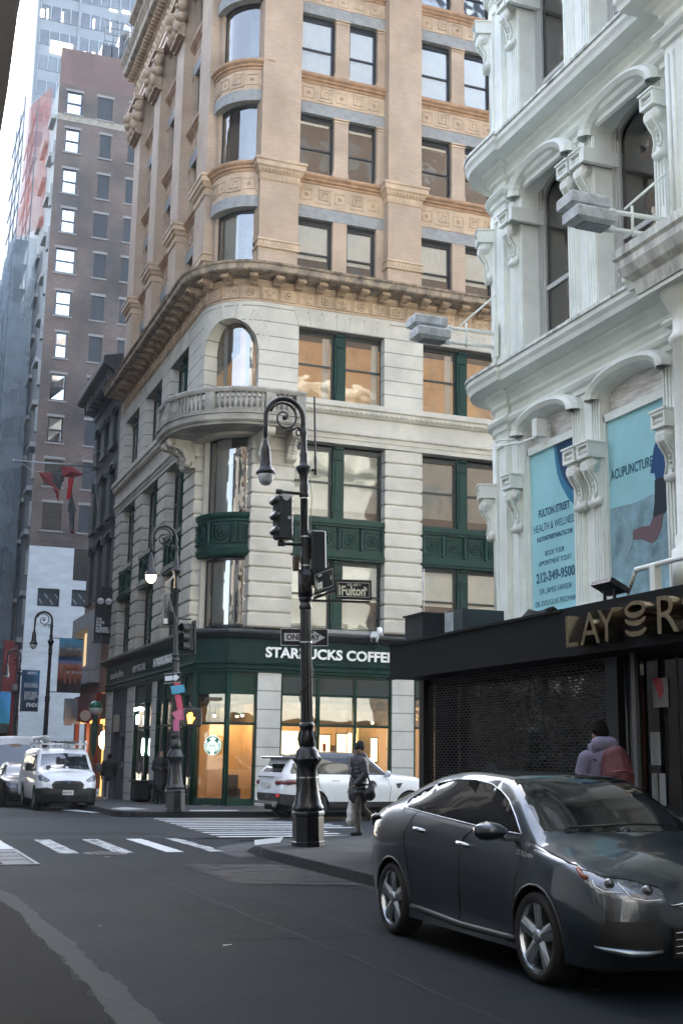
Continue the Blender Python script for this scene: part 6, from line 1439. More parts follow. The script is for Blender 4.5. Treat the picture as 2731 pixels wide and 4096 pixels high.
# ---------------- dark grey hatchback in the foreground
HB=thing('parked_car',(5.72,9.84,0),'dark grey five-door hatchback parked at the kerb beside the roller grille','car',None,-PI/2)
def row(x,L): return [(x+(d[2] if len(d)>2 else 0),d[0],d[1]) for d in L]
net=[
 [(2.21,0,.2),(2.30,0,.34),(2.32,0,.5),(2.28,0,.64),(2.20,0,.715),(2.17,0,.735),(2.14,0,.745),(2.12,0,.75)],
 [(2.18,.42,.2),(2.26,.43,.34),(2.27,.43,.5),(2.25,.44,.65),(2.19,.43,.735),(2.14,.31,.775),(2.12,.16,.79),(2.11,0,.795)],
 [(2.05,.72,.2),(2.12,.745,.34),(2.13,.755,.5),(2.10,.745,.66),(2.02,.70,.80),(1.96,.48,.855),(1.94,.24,.875),(1.94,0,.88)],
 [(1.80,.84,.2),(1.83,.86,.34),(1.84,.875,.52),(1.82,.865,.71),(1.76,.81,.885),(1.70,.56,.94),(1.68,.28,.96),(1.68,0,.965)],
 row(1.36,[(.87,.2),(.893,.36),(.903,.56),(.888,.75),(.825,.945),(.60,1.01),(.3,1.04),(0,1.05)]),
 row(1.18,[(.865,.2),(.878,.36),(.898,.57),(.885,.79),(.81,.985),(.70,1.075),(.40,1.12),(0,1.135)]),
 row(.82,[(.86,.2),(.855,.36),(.892,.60),(.885,.83),(.80,1.03),(.675,1.27),(.42,1.325),(0,1.345)]),
 row(.46,[(.865,.2),(.845,.36),(.89,.62),(.89,.85),(.815,1.05),(.61,1.42),(.42,1.475),(0,1.495)]),
 row(.10,[(.865,.2),(.842,.36),(.887,.62),(.893,.87),(.82,1.07),(.60,1.462),(.42,1.51),(0,1.525)]),
 row(-.4,[(.865,.2),(.842,.36),(.885,.64),(.895,.90),(.825,1.10),(.60,1.475),(.42,1.52),(0,1.53)]),
 row(-.9,[(.86,.2),(.865,.36),(.888,.66),(.90,.92),(.82,1.13),(.59,1.435),(.42,1.48),(0,1.49)]),
 row(-1.36,[(.865,.2),(.885,.38),(.90,.66),(.90,.92),(.80,1.15),(.585,1.345),(.42,1.39),(0,1.40)]),
 row(-1.75,[(.85,.22),(.87,.42),(.885,.68),(.88,.94),(.78,1.14),(.62,1.235),(.42,1.265),(0,1.275)]),
 row(-2.05,[(.74,.24,.04),(.78,.46),(.80,.70),(.79,.94),(.72,1.10),(.60,1.135),(.4,1.15),(0,1.16)]),
 row(-2.24,[(.56,.26,.06),(.58,.46),(.60,.68),(.58,.92,.03),(.54,1.06,.03),(.45,1.09,.03),(.3,1.10,.03),(0,1.105,.03)]),
 row(-2.32,[(0,.26,.08),(0,.46),(0,.68),(0,.92,.03),(0,1.04,.04),(0,1.06,.05),(0,1.07,.06),(0,1.08,.08)])]
M_volt=mat('dark_grey_metallic',(.034,.049,.062),.32,.7,coat=1.0)
sh=Shell(net,14,9)
WX=(1.36,-1.36); WRr=.335
for x in WX: sh.cut(circle2(x,.335,.375),'_none','xz',lambda c:c.y>.55,.06)
sw=[(.99,1.055),(.82,1.185),(.62,1.30),(.42,1.375),(.2,1.425),(-.1,1.452),(-.45,1.452),(-.8,1.415),(-1.1,1.34),(-1.32,1.235),(-1.28,1.175),(-.9,1.15),(-.4,1.12),(.1,1.09),(.55,1.065)]
sh.cut(sw,'side_glass','xz',lambda c:c.y>.5,.05)
sh.cut([(1.28,-.1),(1.24,.5),(1.17,.685),(1.02,.675),(.75,.625),(.50,.57),(.44,.54),(.42,-.1)],'windshield','xy',lambda c:c.z>1.05,.05)
sh.cut([(-1.15,-.1),(-1.2,.5),(-1.95,.56),(-1.95,-.1)],'rear_window','xy',lambda c:c.z>1.1,.05)
pm=photo_map(HB)
lampP=[(2100+a/1.42,3300+b/1.42) for a,b in ((290,236),(400,275),(540,308),(680,330),(755,362),(800,435),(700,444),(620,440),(500,415),(400,375),(340,325))]
sh.cut(lampP,'headlamp',pm,lambda c:c.x>1.3 and c.y>.1)
sh.cut([(2100+a/1.42,3300+b/1.42) for a,b in ((450,545),(540,552),(730,560),(760,620),(800,715),(600,700),(400,688),(430,600))],'intake',pm,lambda c:c.x>1.3 and c.y>.25)
body=sh.emit(None,'body',M_volt,HB)
sh.emit('side_glass','side_window',M_cargl,HB); sh.emit('windshield','windshield',M_cargl,HB); sh.emit('rear_window','rear_window',M_cargl,HB)
M_lens=mat('headlamp_lens',(.10,.12,.14),.08,spec=.9,coat=1,nscale=18,namt=.7)
sh.emit('headlamp','headlamp',M_lens,HB); sh.emit('intake','bumper_intake',M_plast,HB)
underbody(HB,-2.0,2.0,.74,.17,.62,((1.36,.375),(-1.36,.375)))
for x in WX:
    for y in (-.885,.885): wheel(HB,x,y,.335,.215,.255,'five',mat('alloy_rim',(.42,.46,.50),.25,.85))
strip_on(sh,sw+[sw[0]],.008,'window_trim',M_chr,HB,(-1,1),n=3,off=.002)
for pts,nm in (([(.27,1.085),(.13,.98),(.07,.6),(.0,.3)],'door_seam'),([(1.05,1.02),(1.12,.95),(1.05,.6),(.98,.28)],'door_seam'),([(-.93,1.15),(-1.05,.95),(-.98,.62),(-.9,.38)],'door_seam'),([(1.14,1.02),(1.36,.965),(1.62,.92),(1.80,.885)],'hood_seam')):
    strip_on(sh,pts,.005,nm,M_dark,HB,(-1,1),off=.001)
strip_on(sh,[(1.0,.27),(0,.26),(-.95,.30)],.03,'sill_trim',mat('sill_grey',(0.018,0.02025,0.0225),.4),HB,(-1,1),off=-.005)
for xw in WX: strip_on(sh,[(xw+.375*cos(R(t)),.335+.375*sin(R(t))) for t in range(-8,190,18)],.012,'wheel_arch_lip',mat('arch_black',(0.009,0.0099,0.01125),.4),HB,(-1,1),n=2,off=-.002)
# pillar between the side windows, mirrors, handles
for s in (-1,1):
    m=MB(); m.M=wmat(HB); P=[]
    for (x,z) in ((.16,1.09),(.02,1.09),(-.22,1.45),(-.06,1.453)): P.append((x,s*(sh.side_y(x,z)+.006),z))
    m.add(P,[(0,1,2,3)]); P=[]
    for (x,z) in ((-.86,1.155),(-.89,1.157),(-1.07,1.34),(-1.04,1.35)): P.append((x,s*(sh.side_y(x,z)+.006),z))
    m.add(P,[(0,1,2,3)]); P=[(x,s*(sh.side_y(x,z)+.006),z) for x,z in ((.98,1.06),(.80,1.07),(.66,1.28),(.82,1.185))]; m.add(P,[(0,1,2,3)]); m.build('door_pillar',mat('matte_pillar',(0.0054,0.0063,0.0072),.9,spec=.1),HB)
    m=MB(); m.M=wmat(HB); V=[];F=[]; sec=[(-.02,.0),(.05,.035),(.11,.05),(.15,.03)]; n=12
    for i,(yo,sc_) in enumerate(((.90,.45),(.96,.85),(1.04,1.0),(1.10,.85),(1.135,.4))):
        for k in range(n): a=2*PI*k/n; V.append((.93-.03*i*.6+.095*sc_*cos(a)*(1.25 if cos(a)>0 else .7),s*yo,1.075+.075*sc_*sin(a)))
    for i in range(4):
        for k in range(n): F.append((i*n+k,i*n+(k+1)%n,(i+1)*n+(k+1)%n,(i+1)*n+k))
    F+=[tuple(range(n)),tuple(range(4*n,5*n))]; m.add(V,F,True); m.M=wmat(HB); m.box(.90,.99,s*.80 if s>0 else -.93,s*.93 if s>0 else -.80,1.0,1.03); m.build('wing_mirror',M_volt,HB)
    for x0 in (-.82,.06):
        z0=1.0 if x0<-.5 else .93; y=sh.side_y(x0+.1,z0); m=MB(); m.M=wmat(HB); m.tube([(x0,s*(y+.0),z0),(x0+.03,s*(y+.028),z0+.004),(x0+.19,s*(y+.028),z0-.008),(x0+.22,s*(y),z0-.01)],[.012,.016,.018,.012],8,flat=1.2); m.build('door_handle',M_chr,HB)
m=MB(); m.M=wmat(HB); P=[(x,-(sh.side_y(x,z)+.007),z) for x,z in ((1.03,1.0),(1.2,.985),(1.42,.945),(1.28,.90),(1.12,.92))]; m.add(P,[(0,1,2,3,4)]); o=m.build('fender_badge',M_plast,HB)
text_mesh('VOLT',.055,wmat(HB)@face_mat((1.33,-.905,.935),(-.93,0,.1),(0,-1,.2)),M_chr,'badge_lettering',o,.001,.001,1.5)
m=MB(); m.M=wmat(HB); m.prism([(-1.02,1.475),(-.88,1.49),(-.97,1.60),(-1.05,1.605)],lambda u,z,d:(u,d,z),-.025,.025); m.build('shark_fin_antenna',M_volt,HB)
# headlamp internals, grille, lips
def on_photo(pts,dz=.012,par=HB):
    # world points on the car surface under given photo points (nearest surface sample)
    W=wmat(par); out=[]; samp=[(pm(p),p) for r in sh.P for p in r if p.x>1.2]
    for a,b in pts:
        x,y=2100+a/1.42,3300+b/1.42; best=min(samp,key=lambda q:(q[0][0]-x)**2+(q[0][1]-y)**2)[1]; n=Vector((best.x-1.2,best.y*.9,0)).normalized()*dz; out.append(Vector((best.x+n.x,best.y+n.y,best.z)))
    return out
m1=MB(); m2=MB()
for s in (-1,1):
    for pts,r,mm in (([(520,320),(560,380),(600,410),(680,428),(760,428)],.004,m1),([(380,310),(400,350),(450,375),(545,385)],.004,m1),([(300,240),(450,288),(600,318),(750,350)],.006,m2)):
        P=on_photo(pts,.008); mm.M=wmat(HB); mm.tube([(p.x,s*p.y,p.z) for p in P],r,5)
m1.build('running_light',mat('running_light_white',(.7,.75,.8),.3,emit=(.8,.9,1),estr=.02),HB); m2.build('headlamp_rim',M_chr if 0 else M_plast,HB)
for s in (-1,1):
    P=on_photo([(470,335),(690,375)],.0); m=MB(); m.M=wmat(HB)
    for p in P: m.ball((p.x,s*p.y,p.z),.04,10,6)
    m.build('projector_lens',mat('projector',(.03,.04,.05),.05,spec=1,coat=1),HB)
    P=on_photo([(300,250),(330,290),(345,300)],.006); m=MB(); m.M=wmat(HB); m.tube([(p.x,s*p.y,p.z) for p in P],.016,6); m.build('amber_reflector',mat('amber_lens',(.25,.05,.02),.3),HB)
    P=on_photo([(390,692),(480,712),(600,738),(700,735),(790,722)],.012); m=MB(); m.M=wmat(HB); m.tube([(p.x,s*p.y,p.z) for p in P],[.008,.018,.028,.022,.01],6); m.build('bumper_lip',mat('satin_silver',(.30,.36,.40),.3,.8),HB)
m=MB(); m.M=wmat(HB); m.tube([(2.10,-.52,.735),(2.19,-.42,.70),(2.27,-.3,.64),(2.31,0,.60),(2.27,.3,.64),(2.19,.42,.70),(2.10,.52,.735)],.009,6)
m.tube([(2.27,-.3,.64),(2.31,-.12,.67),(2.32,0,.675)],.01,6); m.build('grille_chrome',M_chr,HB)
m=MB(); m.M=wmat(HB); m.box(2.30,2.325,-.34,.34,.30,.50); m.build('lower_grille',M_plast,HB)
m=MB(); m.M=wmat(HB)
for k in range(4): m.tube([(2.33,-.33,.33+.045*k),(2.335,-.15,.345+.045*k),(2.335,.0,.33+.045*k),(2.335,.15,.345+.045*k),(2.33,.33,.33+.045*k)],.005,5)
m.build('grille_bar',M_chr,HB)
m=MB(); m.M=wmat(HB); m.tube([(1.22,-.5,1.12),(1.26,.1,1.145),(1.22,.45,1.13)],.010,6); m.build('wiper',M_plast,HB)
m=MB(); m.M=wmat(HB); m.box(.30,.42,-.35,-.1,1.43,1.45) if 0 else None
for s in (-1,1):
    m=MB(); m.M=wmat(HB); 
    P=[Vector((x,s*(sh.side_y(x,z)+.01),z)) for x,z in ((-1.8,1.06),(-2.0,1.05),(-2.1,1.0))]; m.tube(P+[Vector((-2.22,s*.5,.97))],[.02,.045,.05,.04],8); m.build('tail_lamp',mat('dark_tail_lamp',(0.01575,0.0036,0.0045),.12,coat=1),HB)
# ---------------- white SUV
SV=thing('parked_suv',(12.60,32.36,0),'white luxury SUV with black roof standing on the side street behind the lamp post','suv',None,R(7))
net=[
 [(2.22,0,.35),(2.30,0,.5),(2.32,0,.7),(2.28,0,.9),(2.18,0,1.04),(2.1,0,1.08),(2.0,0,1.1),(1.9,0,1.12)],
 [(2.10,.6,.35),(2.18,.65,.5),(2.2,.68,.7),(2.15,.68,.9),(2.05,.64,1.04),(2.0,.45,1.09),(1.9,.25,1.12),(1.85,0,1.14)],
 row(1.9,[(.86,.35),(.92,.5),(.95,.72),(.94,.92),(.88,1.08),(.6,1.14),(.3,1.16),(0,1.17)]),
 row(1.45,[(.92,.35),(.96,.5),(.98,.75),(.97,.95),(.91,1.13),(.62,1.19),(.3,1.21),(0,1.22)]),
 row(1.0,[(.93,.35),(.95,.5),(.98,.78),(.97,.98),(.90,1.15),(.75,1.21),(.4,1.24),(0,1.25)]),
 row(.75,[(.93,.35),(.95,.5),(.98,.78),(.97,.98),(.90,1.16),(.80,1.28),(.45,1.34),(0,1.36)]),
 row(.25,[(.93,.35),(.95,.5),(.98,.80),(.97,1.0),(.90,1.18),(.70,1.66),(.5,1.72),(0,1.74)]),
 row(-.2,[(.93,.35),(.95,.5),(.98,.80),(.97,1.0),(.90,1.19),(.68,1.72),(.5,1.785),(0,1.80)]),
 row(-.9,[(.93,.35),(.95,.5),(.98,.82),(.97,1.02),(.90,1.20),(.67,1.72),(.5,1.78),(0,1.80)]),
 row(-1.46,[(.92,.35),(.96,.5),(.98,.82),(.97,1.02),(.90,1.21),(.66,1.68),(.5,1.74),(0,1.76)]),
 row(-1.95,[(.88,.38),(.92,.55),(.95,.82),(.94,1.02),(.87,1.21),(.66,1.60),(.5,1.66),(0,1.68)]),
 row(-2.25,[(.78,.42),(.84,.58),(.88,.82),(.86,1.02),(.80,1.20),(.66,1.40,.1),(.5,1.52,.15),(0,1.56,.15)]),
 row(-2.40,[(.5,.45),(.58,.58),(.62,.8),(.6,1.0,.04),(.56,1.18,.08),(.5,1.36,.2),(.4,1.46,.3),(0,1.50,.3)]),
 row(-2.43,[(0,.45),(0,.58),(0,.8),(0,1.0,.04),(0,1.18,.08),(0,1.34,.2),(0,1.44,.3),(0,1.48,.31)])]
M_wcar=mat('white_car_paint',(.60,.62,.64),.3,coat=.6)
sh2=Shell(net,8,6)
for x in (1.45,-1.46): sh2.cut(circle2(x,.37,.44),'_none','xz',lambda c:c.y>.5,.07)
sh2.cut([(.80,1.2),(.28,1.62),(-.1,1.665),(-1.5,1.63),(-2.0,1.50),(-2.12,1.26),(-2.1,1.215),(-1,1.205)],'side_glass','xz',lambda c:c.y>.5,.06)
sh2.cut([(.95,-.1),(.92,.66),(.35,.6),(.33,-.1)],'windshield','xy',lambda c:c.z>1.2,.06)
sh2.cut([(-.1,1.24),(.62,1.24),(.52,1.46),(-.1,1.47)],'rear_window','yz',lambda c:c.x<-2.0,.05)
sh2.cut([(-3,1.645),(3,1.645),(3,2),(-3,2)],'roof','xz',None,.05)
sh2.cut([(-2.6,.3),(-1.9,.3),(-1.86,.66),(-2.6,.72)],'bumper','xz',None,.04); sh2.cut([(-1.1,.3),(1.1,.3),(1.08,.50),(-1.08,.50)],'sill','xz',None,.04)
sh2.emit(None,'body',M_wcar,SV); sh2.emit('side_glass','side_window',M_cargl,SV); sh2.emit('windshield','windshield',M_cargl,SV); sh2.emit('rear_window','rear_window',M_cargl,SV); sh2.emit('roof','roof',mat('black_roof',(0.009,0.0099,0.0108),.15,coat=1),SV); sh2.emit('bumper','rear_bumper',mat('grey_bumper',(0.027,0.02475,0.0225),.5),SV); sh2.emit('sill','sill',M_plast,SV)
underbody(SV,-2.1,2.0,.8,.25,.8,((1.45,.44),(-1.46,.44)))
for x in (1.45,-1.46):
    for y in (-.965,.965): wheel(SV,x,y,.385,.27,.27,'ten',mat('suv_rim',(.35,.36,.37),.3,.8))
m=MB(); m.M=wmat(SV); m.box(-2.28,-1.95,-.68,.68,1.60,1.66,.015); m.build('roof_spoiler',mat('bronze_black',(.05,.045,.04),.2,coat=1),SV)
for s in (-1,1):
    m=MB(); m.M=wmat(SV); P=[Vector((x,s*(sh2.side_y(x,z)+.012),z)) for x,z in ((-1.82,1.03),(-2.0,1.01),(-2.2,.99))]+[Vector((-2.39,s*.56,.98))]; m.tube(P,[.02,.06,.075,.07],8); m.build('tail_lamp',mat('red_tail_lamp',(.10,.01,.01),.2,coat=1),SV)
    m=MB(); m.M=wmat(SV); m.ball((.72,s*1.03,1.24),.13,10,6,.5,1,.7); m.box(.68,.76,min(s*.88,s*.98),max(s*.88,s*.98),1.18,1.21); m.build('wing_mirror',M_wcar,SV)
    for x0 in (-.95,.05): 
        m=MB(); m.M=wmat(SV); m.tube([(x0,s*.97,1.06),(x0+.03,s*.995,1.06),(x0+.2,s*.995,1.06),(x0+.23,s*.97,1.06)],.014,6); m.build('door_handle',M_wcar,SV)
    m=MB(); m.M=wmat(SV); P=[(x,s*(sh2.side_y(x,z)+.006),z) for x,z in ((1.0,.98),(1.22,1.0),(1.12,.86),(1.05,.86))]; m.add(P,[(0,1,2,3)]); m.build('side_vent',M_plast,SV)
    m=MB(); m.M=wmat(SV)
    for P in (((-.35,1.2),(-.42,1.2),(-.36,1.68),(-.28,1.68)),((-1.35,1.2),(-1.45,1.2),(-1.32,1.65),(-1.24,1.65))): m.add([(x,s*(sh2.side_y(x,z)+.007),z) for x,z in P],[(0,1,2,3)])
    m.build('door_pillar',M_plast,SV)
strip_on(sh2,[(-.4,1.2),(-.42,.9),(-.4,.5)],.006,'door_seam',M_dark,SV); strip_on(sh2,[(.7,1.17),(.85,.9),(.82,.5)],.006,'door_seam',M_dark,SV); strip_on(sh2,[(-1.4,1.2),(-1.35,.95),(-1.1,.6)],.006,'door_seam',M_dark,SV)
m=MB(); m.M=wmat(SV); m.box(-2.47,-2.45,-.26,.26,.86,.98); m.build('number_plate',mat('plate_white',(.45,.44,.40),.6),SV)
m=MB(); m.M=wmat(SV); m.box(-2.45,-2.43,-.5,.5,1.10,1.14); m.box(-2.5,-2.38,-.6,.6,.42,.5); m.tube([(-2.4,-.55,.4),(-2.48,-.55,.4)],.05,8); m.build('tailgate_trim',mat('silver_trim',(.3,.29,.27),.35,.7),SV)
m=MB(); m.M=wmat(SV); m.box(-2.42,-2.39,-.75,-.6,.62,.68); m.build('reflector',mat('red_reflector',(.4,.02,.02),.3,emit=(1,.05,.03),estr=.04),SV)
# ---------------- vans
def van(loc,lab,L=4.4,H=1.84,W=.91,hood=.95,high=False,col=M_wcar,detail=True,wb=1.33):
    T=thing('parked_van',loc,lab,'van','white vans parked along the kerb',-PI/2); k=W/.91; h=H-1.84
    f=L/2; n=[
     [(f-.06,0,.28),(f,0,.45),(f-.02,0,.65),(f-.08,0,.85),(f-.2,0,1.0),(f-.3,0,1.04),(f-.35,0,1.06),(f-.4,0,1.08)],
     [(f-.14,.55*k,.28),(f-.09,.58*k,.45),(f-.1,.6*k,.65),(f-.15,.6*k,.86),(f-.25,.58*k,1.0),(f-.32,.42*k,1.06),(f-.36,.22*k,1.09),(f-.38,0,1.1)],
     row(f-.38,[(.82*k,.28),(.85*k,.45),(.865*k,.66),(.86*k,.88),(.81*k,1.05),(.6*k,1.13),(.3*k,1.16),(0,1.17)]),
     row(f-.75,[(.87*k,.28),(.9*k,.45),(.91*k,.7),(.905*k,.92),(.85*k,1.12),(.68*k,1.2),(.35*k,1.25),(0,1.27)]),
     row(f-1.0,[(.87*k,.28),(.9*k,.45),(.915*k,.7),(.91*k,.95),(.86*k,1.15),(.78*k,1.32+h*.4),(.45*k,1.4+h*.4),(0,1.42+h*.4)]),
     row(f-1.4,[(.87*k,.28),(.9*k,.45),(.915*k,.72),(.91*k,.97),(.87*k,1.18),(.75*k,1.66+h),(.5*k,1.74+h),(0,1.77+h)]),
     row(f-1.8,[(.87*k,.28),(.9*k,.45),(.915*k,.75),(.91*k,1.0),(.88*k,1.2),(.76*k,1.74+h),(.55*k,1.81+h),(0,1.84+h)]),
     row(0-.6,[(.87*k,.28),(.9*k,.45),(.915*k,.75),(.91*k,1.0),(.88*k,1.2),(.77*k,1.74+h),(.55*k,1.82+h),(0,1.85+h)]),
     row(-f+.15,[(.87*k,.3),(.9*k,.45),(.91*k,.75),(.9*k,1.0),(.87*k,1.2),(.77*k,1.70+h),(.55*k,1.77+h),(0,1.8+h)]),
     row(-f,[(.84*k,.35),(.86*k,.45),(.86*k,.75),(.86*k,1.0),(.83*k,1.2),(.75*k,1.62+h),(.55*k,1.7+h),(0,1.72+h)]),
     row(-f,[(0,.35),(0,.45),(0,.75),(0,1.0),(0,1.2),(0,1.62+h),(0,1.7+h),(0,1.71+h)])]
    s_=Shell(n,8,6); wr=.33 if not high else .36
    for x in (wb+.12,-wb): s_.cut(circle2(x,wr,wr+.06),'_none','xz',lambda c:c.y>.5,.06)
    s_.cut([(f-1.02,1.18),(f-1.42,1.62+h*.8),(f-2.2,1.64+h*.8),(f-2.25,1.2)],'side_glass','xz',lambda c:c.y>.5,.06)
    s_.cut([(-.1,1.18),(.74*k,1.18),(.68*k,1.63+h*.8),(-.1,1.68+h*.85)] ,'windshield','yz',lambda c:c.x>f-1.5 and c.x<f-.6,.08)
    pmv=photo_map(T)
    s_.cut([(-.1,.25),(1,.25),(1,.60),(.62*k,.66),(.5*k,.62),(-.1,.62)],'bumper','yz',lambda c:c.x>f-.6,.04)
    s_.cut([(-.1,.63),(.44*k,.63),(.5*k,.72),(.4*k,.84),(-.1,.87)],'grille','yz',lambda c:c.x>f-.5,.04)
    s_.cut([(.5*k,.86),(.62*k,.80),(.84*k,.86),(.86*k,1.0),(.78*k,1.03)],'headlamp','yz',lambda c:c.x>f-.9,.04)
    s_.emit(None,'body',col,T); s_.emit('side_glass','side_window',M_cargl,T); s_.emit('windshield','windshield',mat('van_windscreen',(0.009,0.01575,0.02025),.05,spec=1,coat=1),T); s_.emit('bumper','bumper',M_plast,T); s_.emit('grille','grille',mat('grille_black',(0.0054,0.0054,0.00585),.5,nscale=20,namt=.5),T); s_.emit('headlamp','headlamp',mat('van_headlamp',(.12,.13,.14),.15,coat=1,nscale=10,namt=.6),T)
    underbody(T,-f+.2,f-.25,.76*k,.2,.7,((wb+.12,wr+.06),(-wb,wr+.06)))
    for x in (wb+.12,-wb):
        for y in (-.9*k,.9*k): wheel(T,x,y,wr,.2,wr*.62,'star',mat('steel_rim',(.12,.12,.125),.4,.6))
    for s in (-1,1):
        m=MB(); m.M=wmat(T); m.box(f-1.15,f-1.02,min(s*.95*k,s*1.16*k),max(s*.95*k,s*1.16*k),1.12,1.36,.03); m.box(f-1.1,f-1.05,min(s*.86*k,s*.97*k),max(s*.86*k,s*.97*k),1.12,1.18); m.build('wing_mirror',M_plast,T)
    return T,s_,f
V1,s_,f=van((5.93,40.35,0),'small white delivery van with roof ladder rack parked nearest the crosswalk',L=4.42)
m=MB(); m.M=wmat(V1)
for k in range(4): m.box(f-.02,f+.02,-.38,.38,.66+.05*k,.675+.05*k)
m.build('grille_bar',mat('grille_grey',(.08,.08,.08),.4,.4),V1)
m=MB(); m.M=wmat(V1)@Matrix.Translation((f+.0,0,.80))@Matrix.Rotation(PI/2,4,'Y'); m.lathe([(0,0),(.06,0),(.06,.02),(0,.025)],0,0,16); 
m.v=[( p[0],p[1],p[2]) for p in m.v]; m.build('oval_badge',mat('badge_blue',(.06,.09,.14),.3,.5),V1)
m=MB(); m.M=wmat(V1); m.box(f-.0,f+.015,-.16,.16,.44,.58); o=m.build('number_plate',mat('plate_pale',(.5,.5,.48),.6),V1); text_mesh('88376-NA',.085,wmat(V1)@face_mat((f+.017,-.15,.48),(0,1,0),(1,0,0)),M_dark,'plate_lettering',o,.001,.001,.72)
m=MB(); m.M=wmat(V1)
for x in (.75,-.3,-1.5): m.box(x-.03,x+.03,-.72,.72,1.93,1.97); m.box(x-.03,x+.03,-.72,-.66,1.78,2.06); m.box(x-.03,x+.03,.66,.72,1.78,2.06)
m.box(-1.8,1.0,-.7,-.66,1.95,2.0); m.box(-1.8,1.0,.66,.7,1.95,2.0); m.build('roof_rack',M_white,V1)
m=MB(); m.M=wmat(V1); m.tube([(.95,-.5,2.1),(-1.9,-.5,2.1)],.11,14); m.build('pipe_tube',mat('grey_pvc',(.35,.36,.36),.5),V1)
m=MB(); m.M=wmat(V1); m.box(-1.6,.9,.05,.45,1.98,2.03); m.lathe([(.006,1.8),(.004,2.08)],.95,.0,5); m.build('ladder',mat('dark_ladder',(.06,.06,.06),.6),V1)
V2,_,f2=van((5.55,55.5,GZ(52)),'larger white high-roofed van parked behind the small dark car',L=5.6,H=2.55,W=1.0,high=True,wb=1.75)
V2.location=(5.6,50.9,GZ(50))
# dark compact car between the vans
DC=thing('parked_compact_car',(5.38,45.35,GZ(45)),'small dark car parked between the two white vans','car',None,-PI/2)
net=[[(p[0]*.93,p[1]*.97,p[2]*1.02) for p in st] for st in net]
netc=[[(2.05,0,.25),(2.12,0,.45),(2.1,0,.62),(2.0,0,.78),(1.9,0,.86),(1.85,0,.88),(1.8,0,.9),(1.75,0,.91)],
 [(1.85,.62,.25),(1.92,.66,.45),(1.9,.66,.62),(1.82,.66,.78),(1.72,.62,.88),(1.7,.45,.92),(1.65,.25,.94),(1.6,0,.95)],
 row(1.3,[(.82,.25),(.86,.42),(.87,.6),(.86,.8),(.8,.95),(.55,1.0),(.3,1.02),(0,1.03)]),
 row(.95,[(.84,.25),(.86,.42),(.87,.6),(.86,.82),(.8,1.0),(.7,1.05),(.38,1.09),(0,1.1)]),
 row(.4,[(.84,.25),(.86,.42),(.87,.62),(.86,.86),(.8,1.04),(.6,1.38),(.4,1.44),(0,1.46)]),
 row(-.3,[(.84,.25),(.86,.42),(.87,.62),(.86,.88),(.8,1.06),(.58,1.44),(.4,1.5),(0,1.52)]),
 row(-1.2,[(.84,.25),(.86,.42),(.87,.62),(.86,.88),(.78,1.06),(.56,1.38),(.4,1.43),(0,1.45)]),
 row(-1.9,[(.76,.3),(.8,.45),(.8,.65),(.78,.9),(.7,1.05),(.5,1.1),(.35,1.15),(0,1.16)]),
 row(-2.0,[(0,.3),(0,.45),(0,.65),(0,.9),(0,1.05),(0,1.1),(0,1.12),(0,1.13)])]
s3=Shell(netc,7,5)
for x in (1.28,-1.28): s3.cut(circle2(x,.32,.37),'_none','xz',lambda c:c.y>.5,.07)
s3.cut([(.9,1.04),(.4,1.34),(-.3,1.4),(-1.2,1.32),(-1.5,1.08)],'side_glass','xz',lambda c:c.y>.5,.06); s3.cut([(1.02,-.1),(.98,.62),(.5,.55),(.45,-.1)],'windshield','xy',lambda c:c.z>1.05,.06)
s3.cut([(.35,.66),(.66,.68),(.68,.8),(.4,.78)],'headlamp','yz',lambda c:c.x>1.5,.05)
s3.emit(None,'body',mat('black_car_paint',(0.0036,0.00405,0.0045),.35,coat=.3),DC); s3.emit('side_glass','side_window',M_cargl,DC); s3.emit('windshield','windshield',mat('van_windscreen',(0.009,0.01575,0.02025)),DC); s3.emit('headlamp','headlamp',mat('van_headlamp',(.12,.13,.14)),DC)
underbody(DC,-1.8,1.75,.7,.2,.6,((1.28,.37),(-1.28,.37)))
for x in (1.28,-1.28):
    for y in (-.86,.86): wheel(DC,x,y,.32,.2,.2,'star',mat('steel_rim',(.12,.12,.125)))
for s in (-1,1): m=MB(); m.M=wmat(DC); m.ball((.85,s*.98,1.06),.1,8,6,.6,1,.8); m.build('wing_mirror',M_plast,DC)
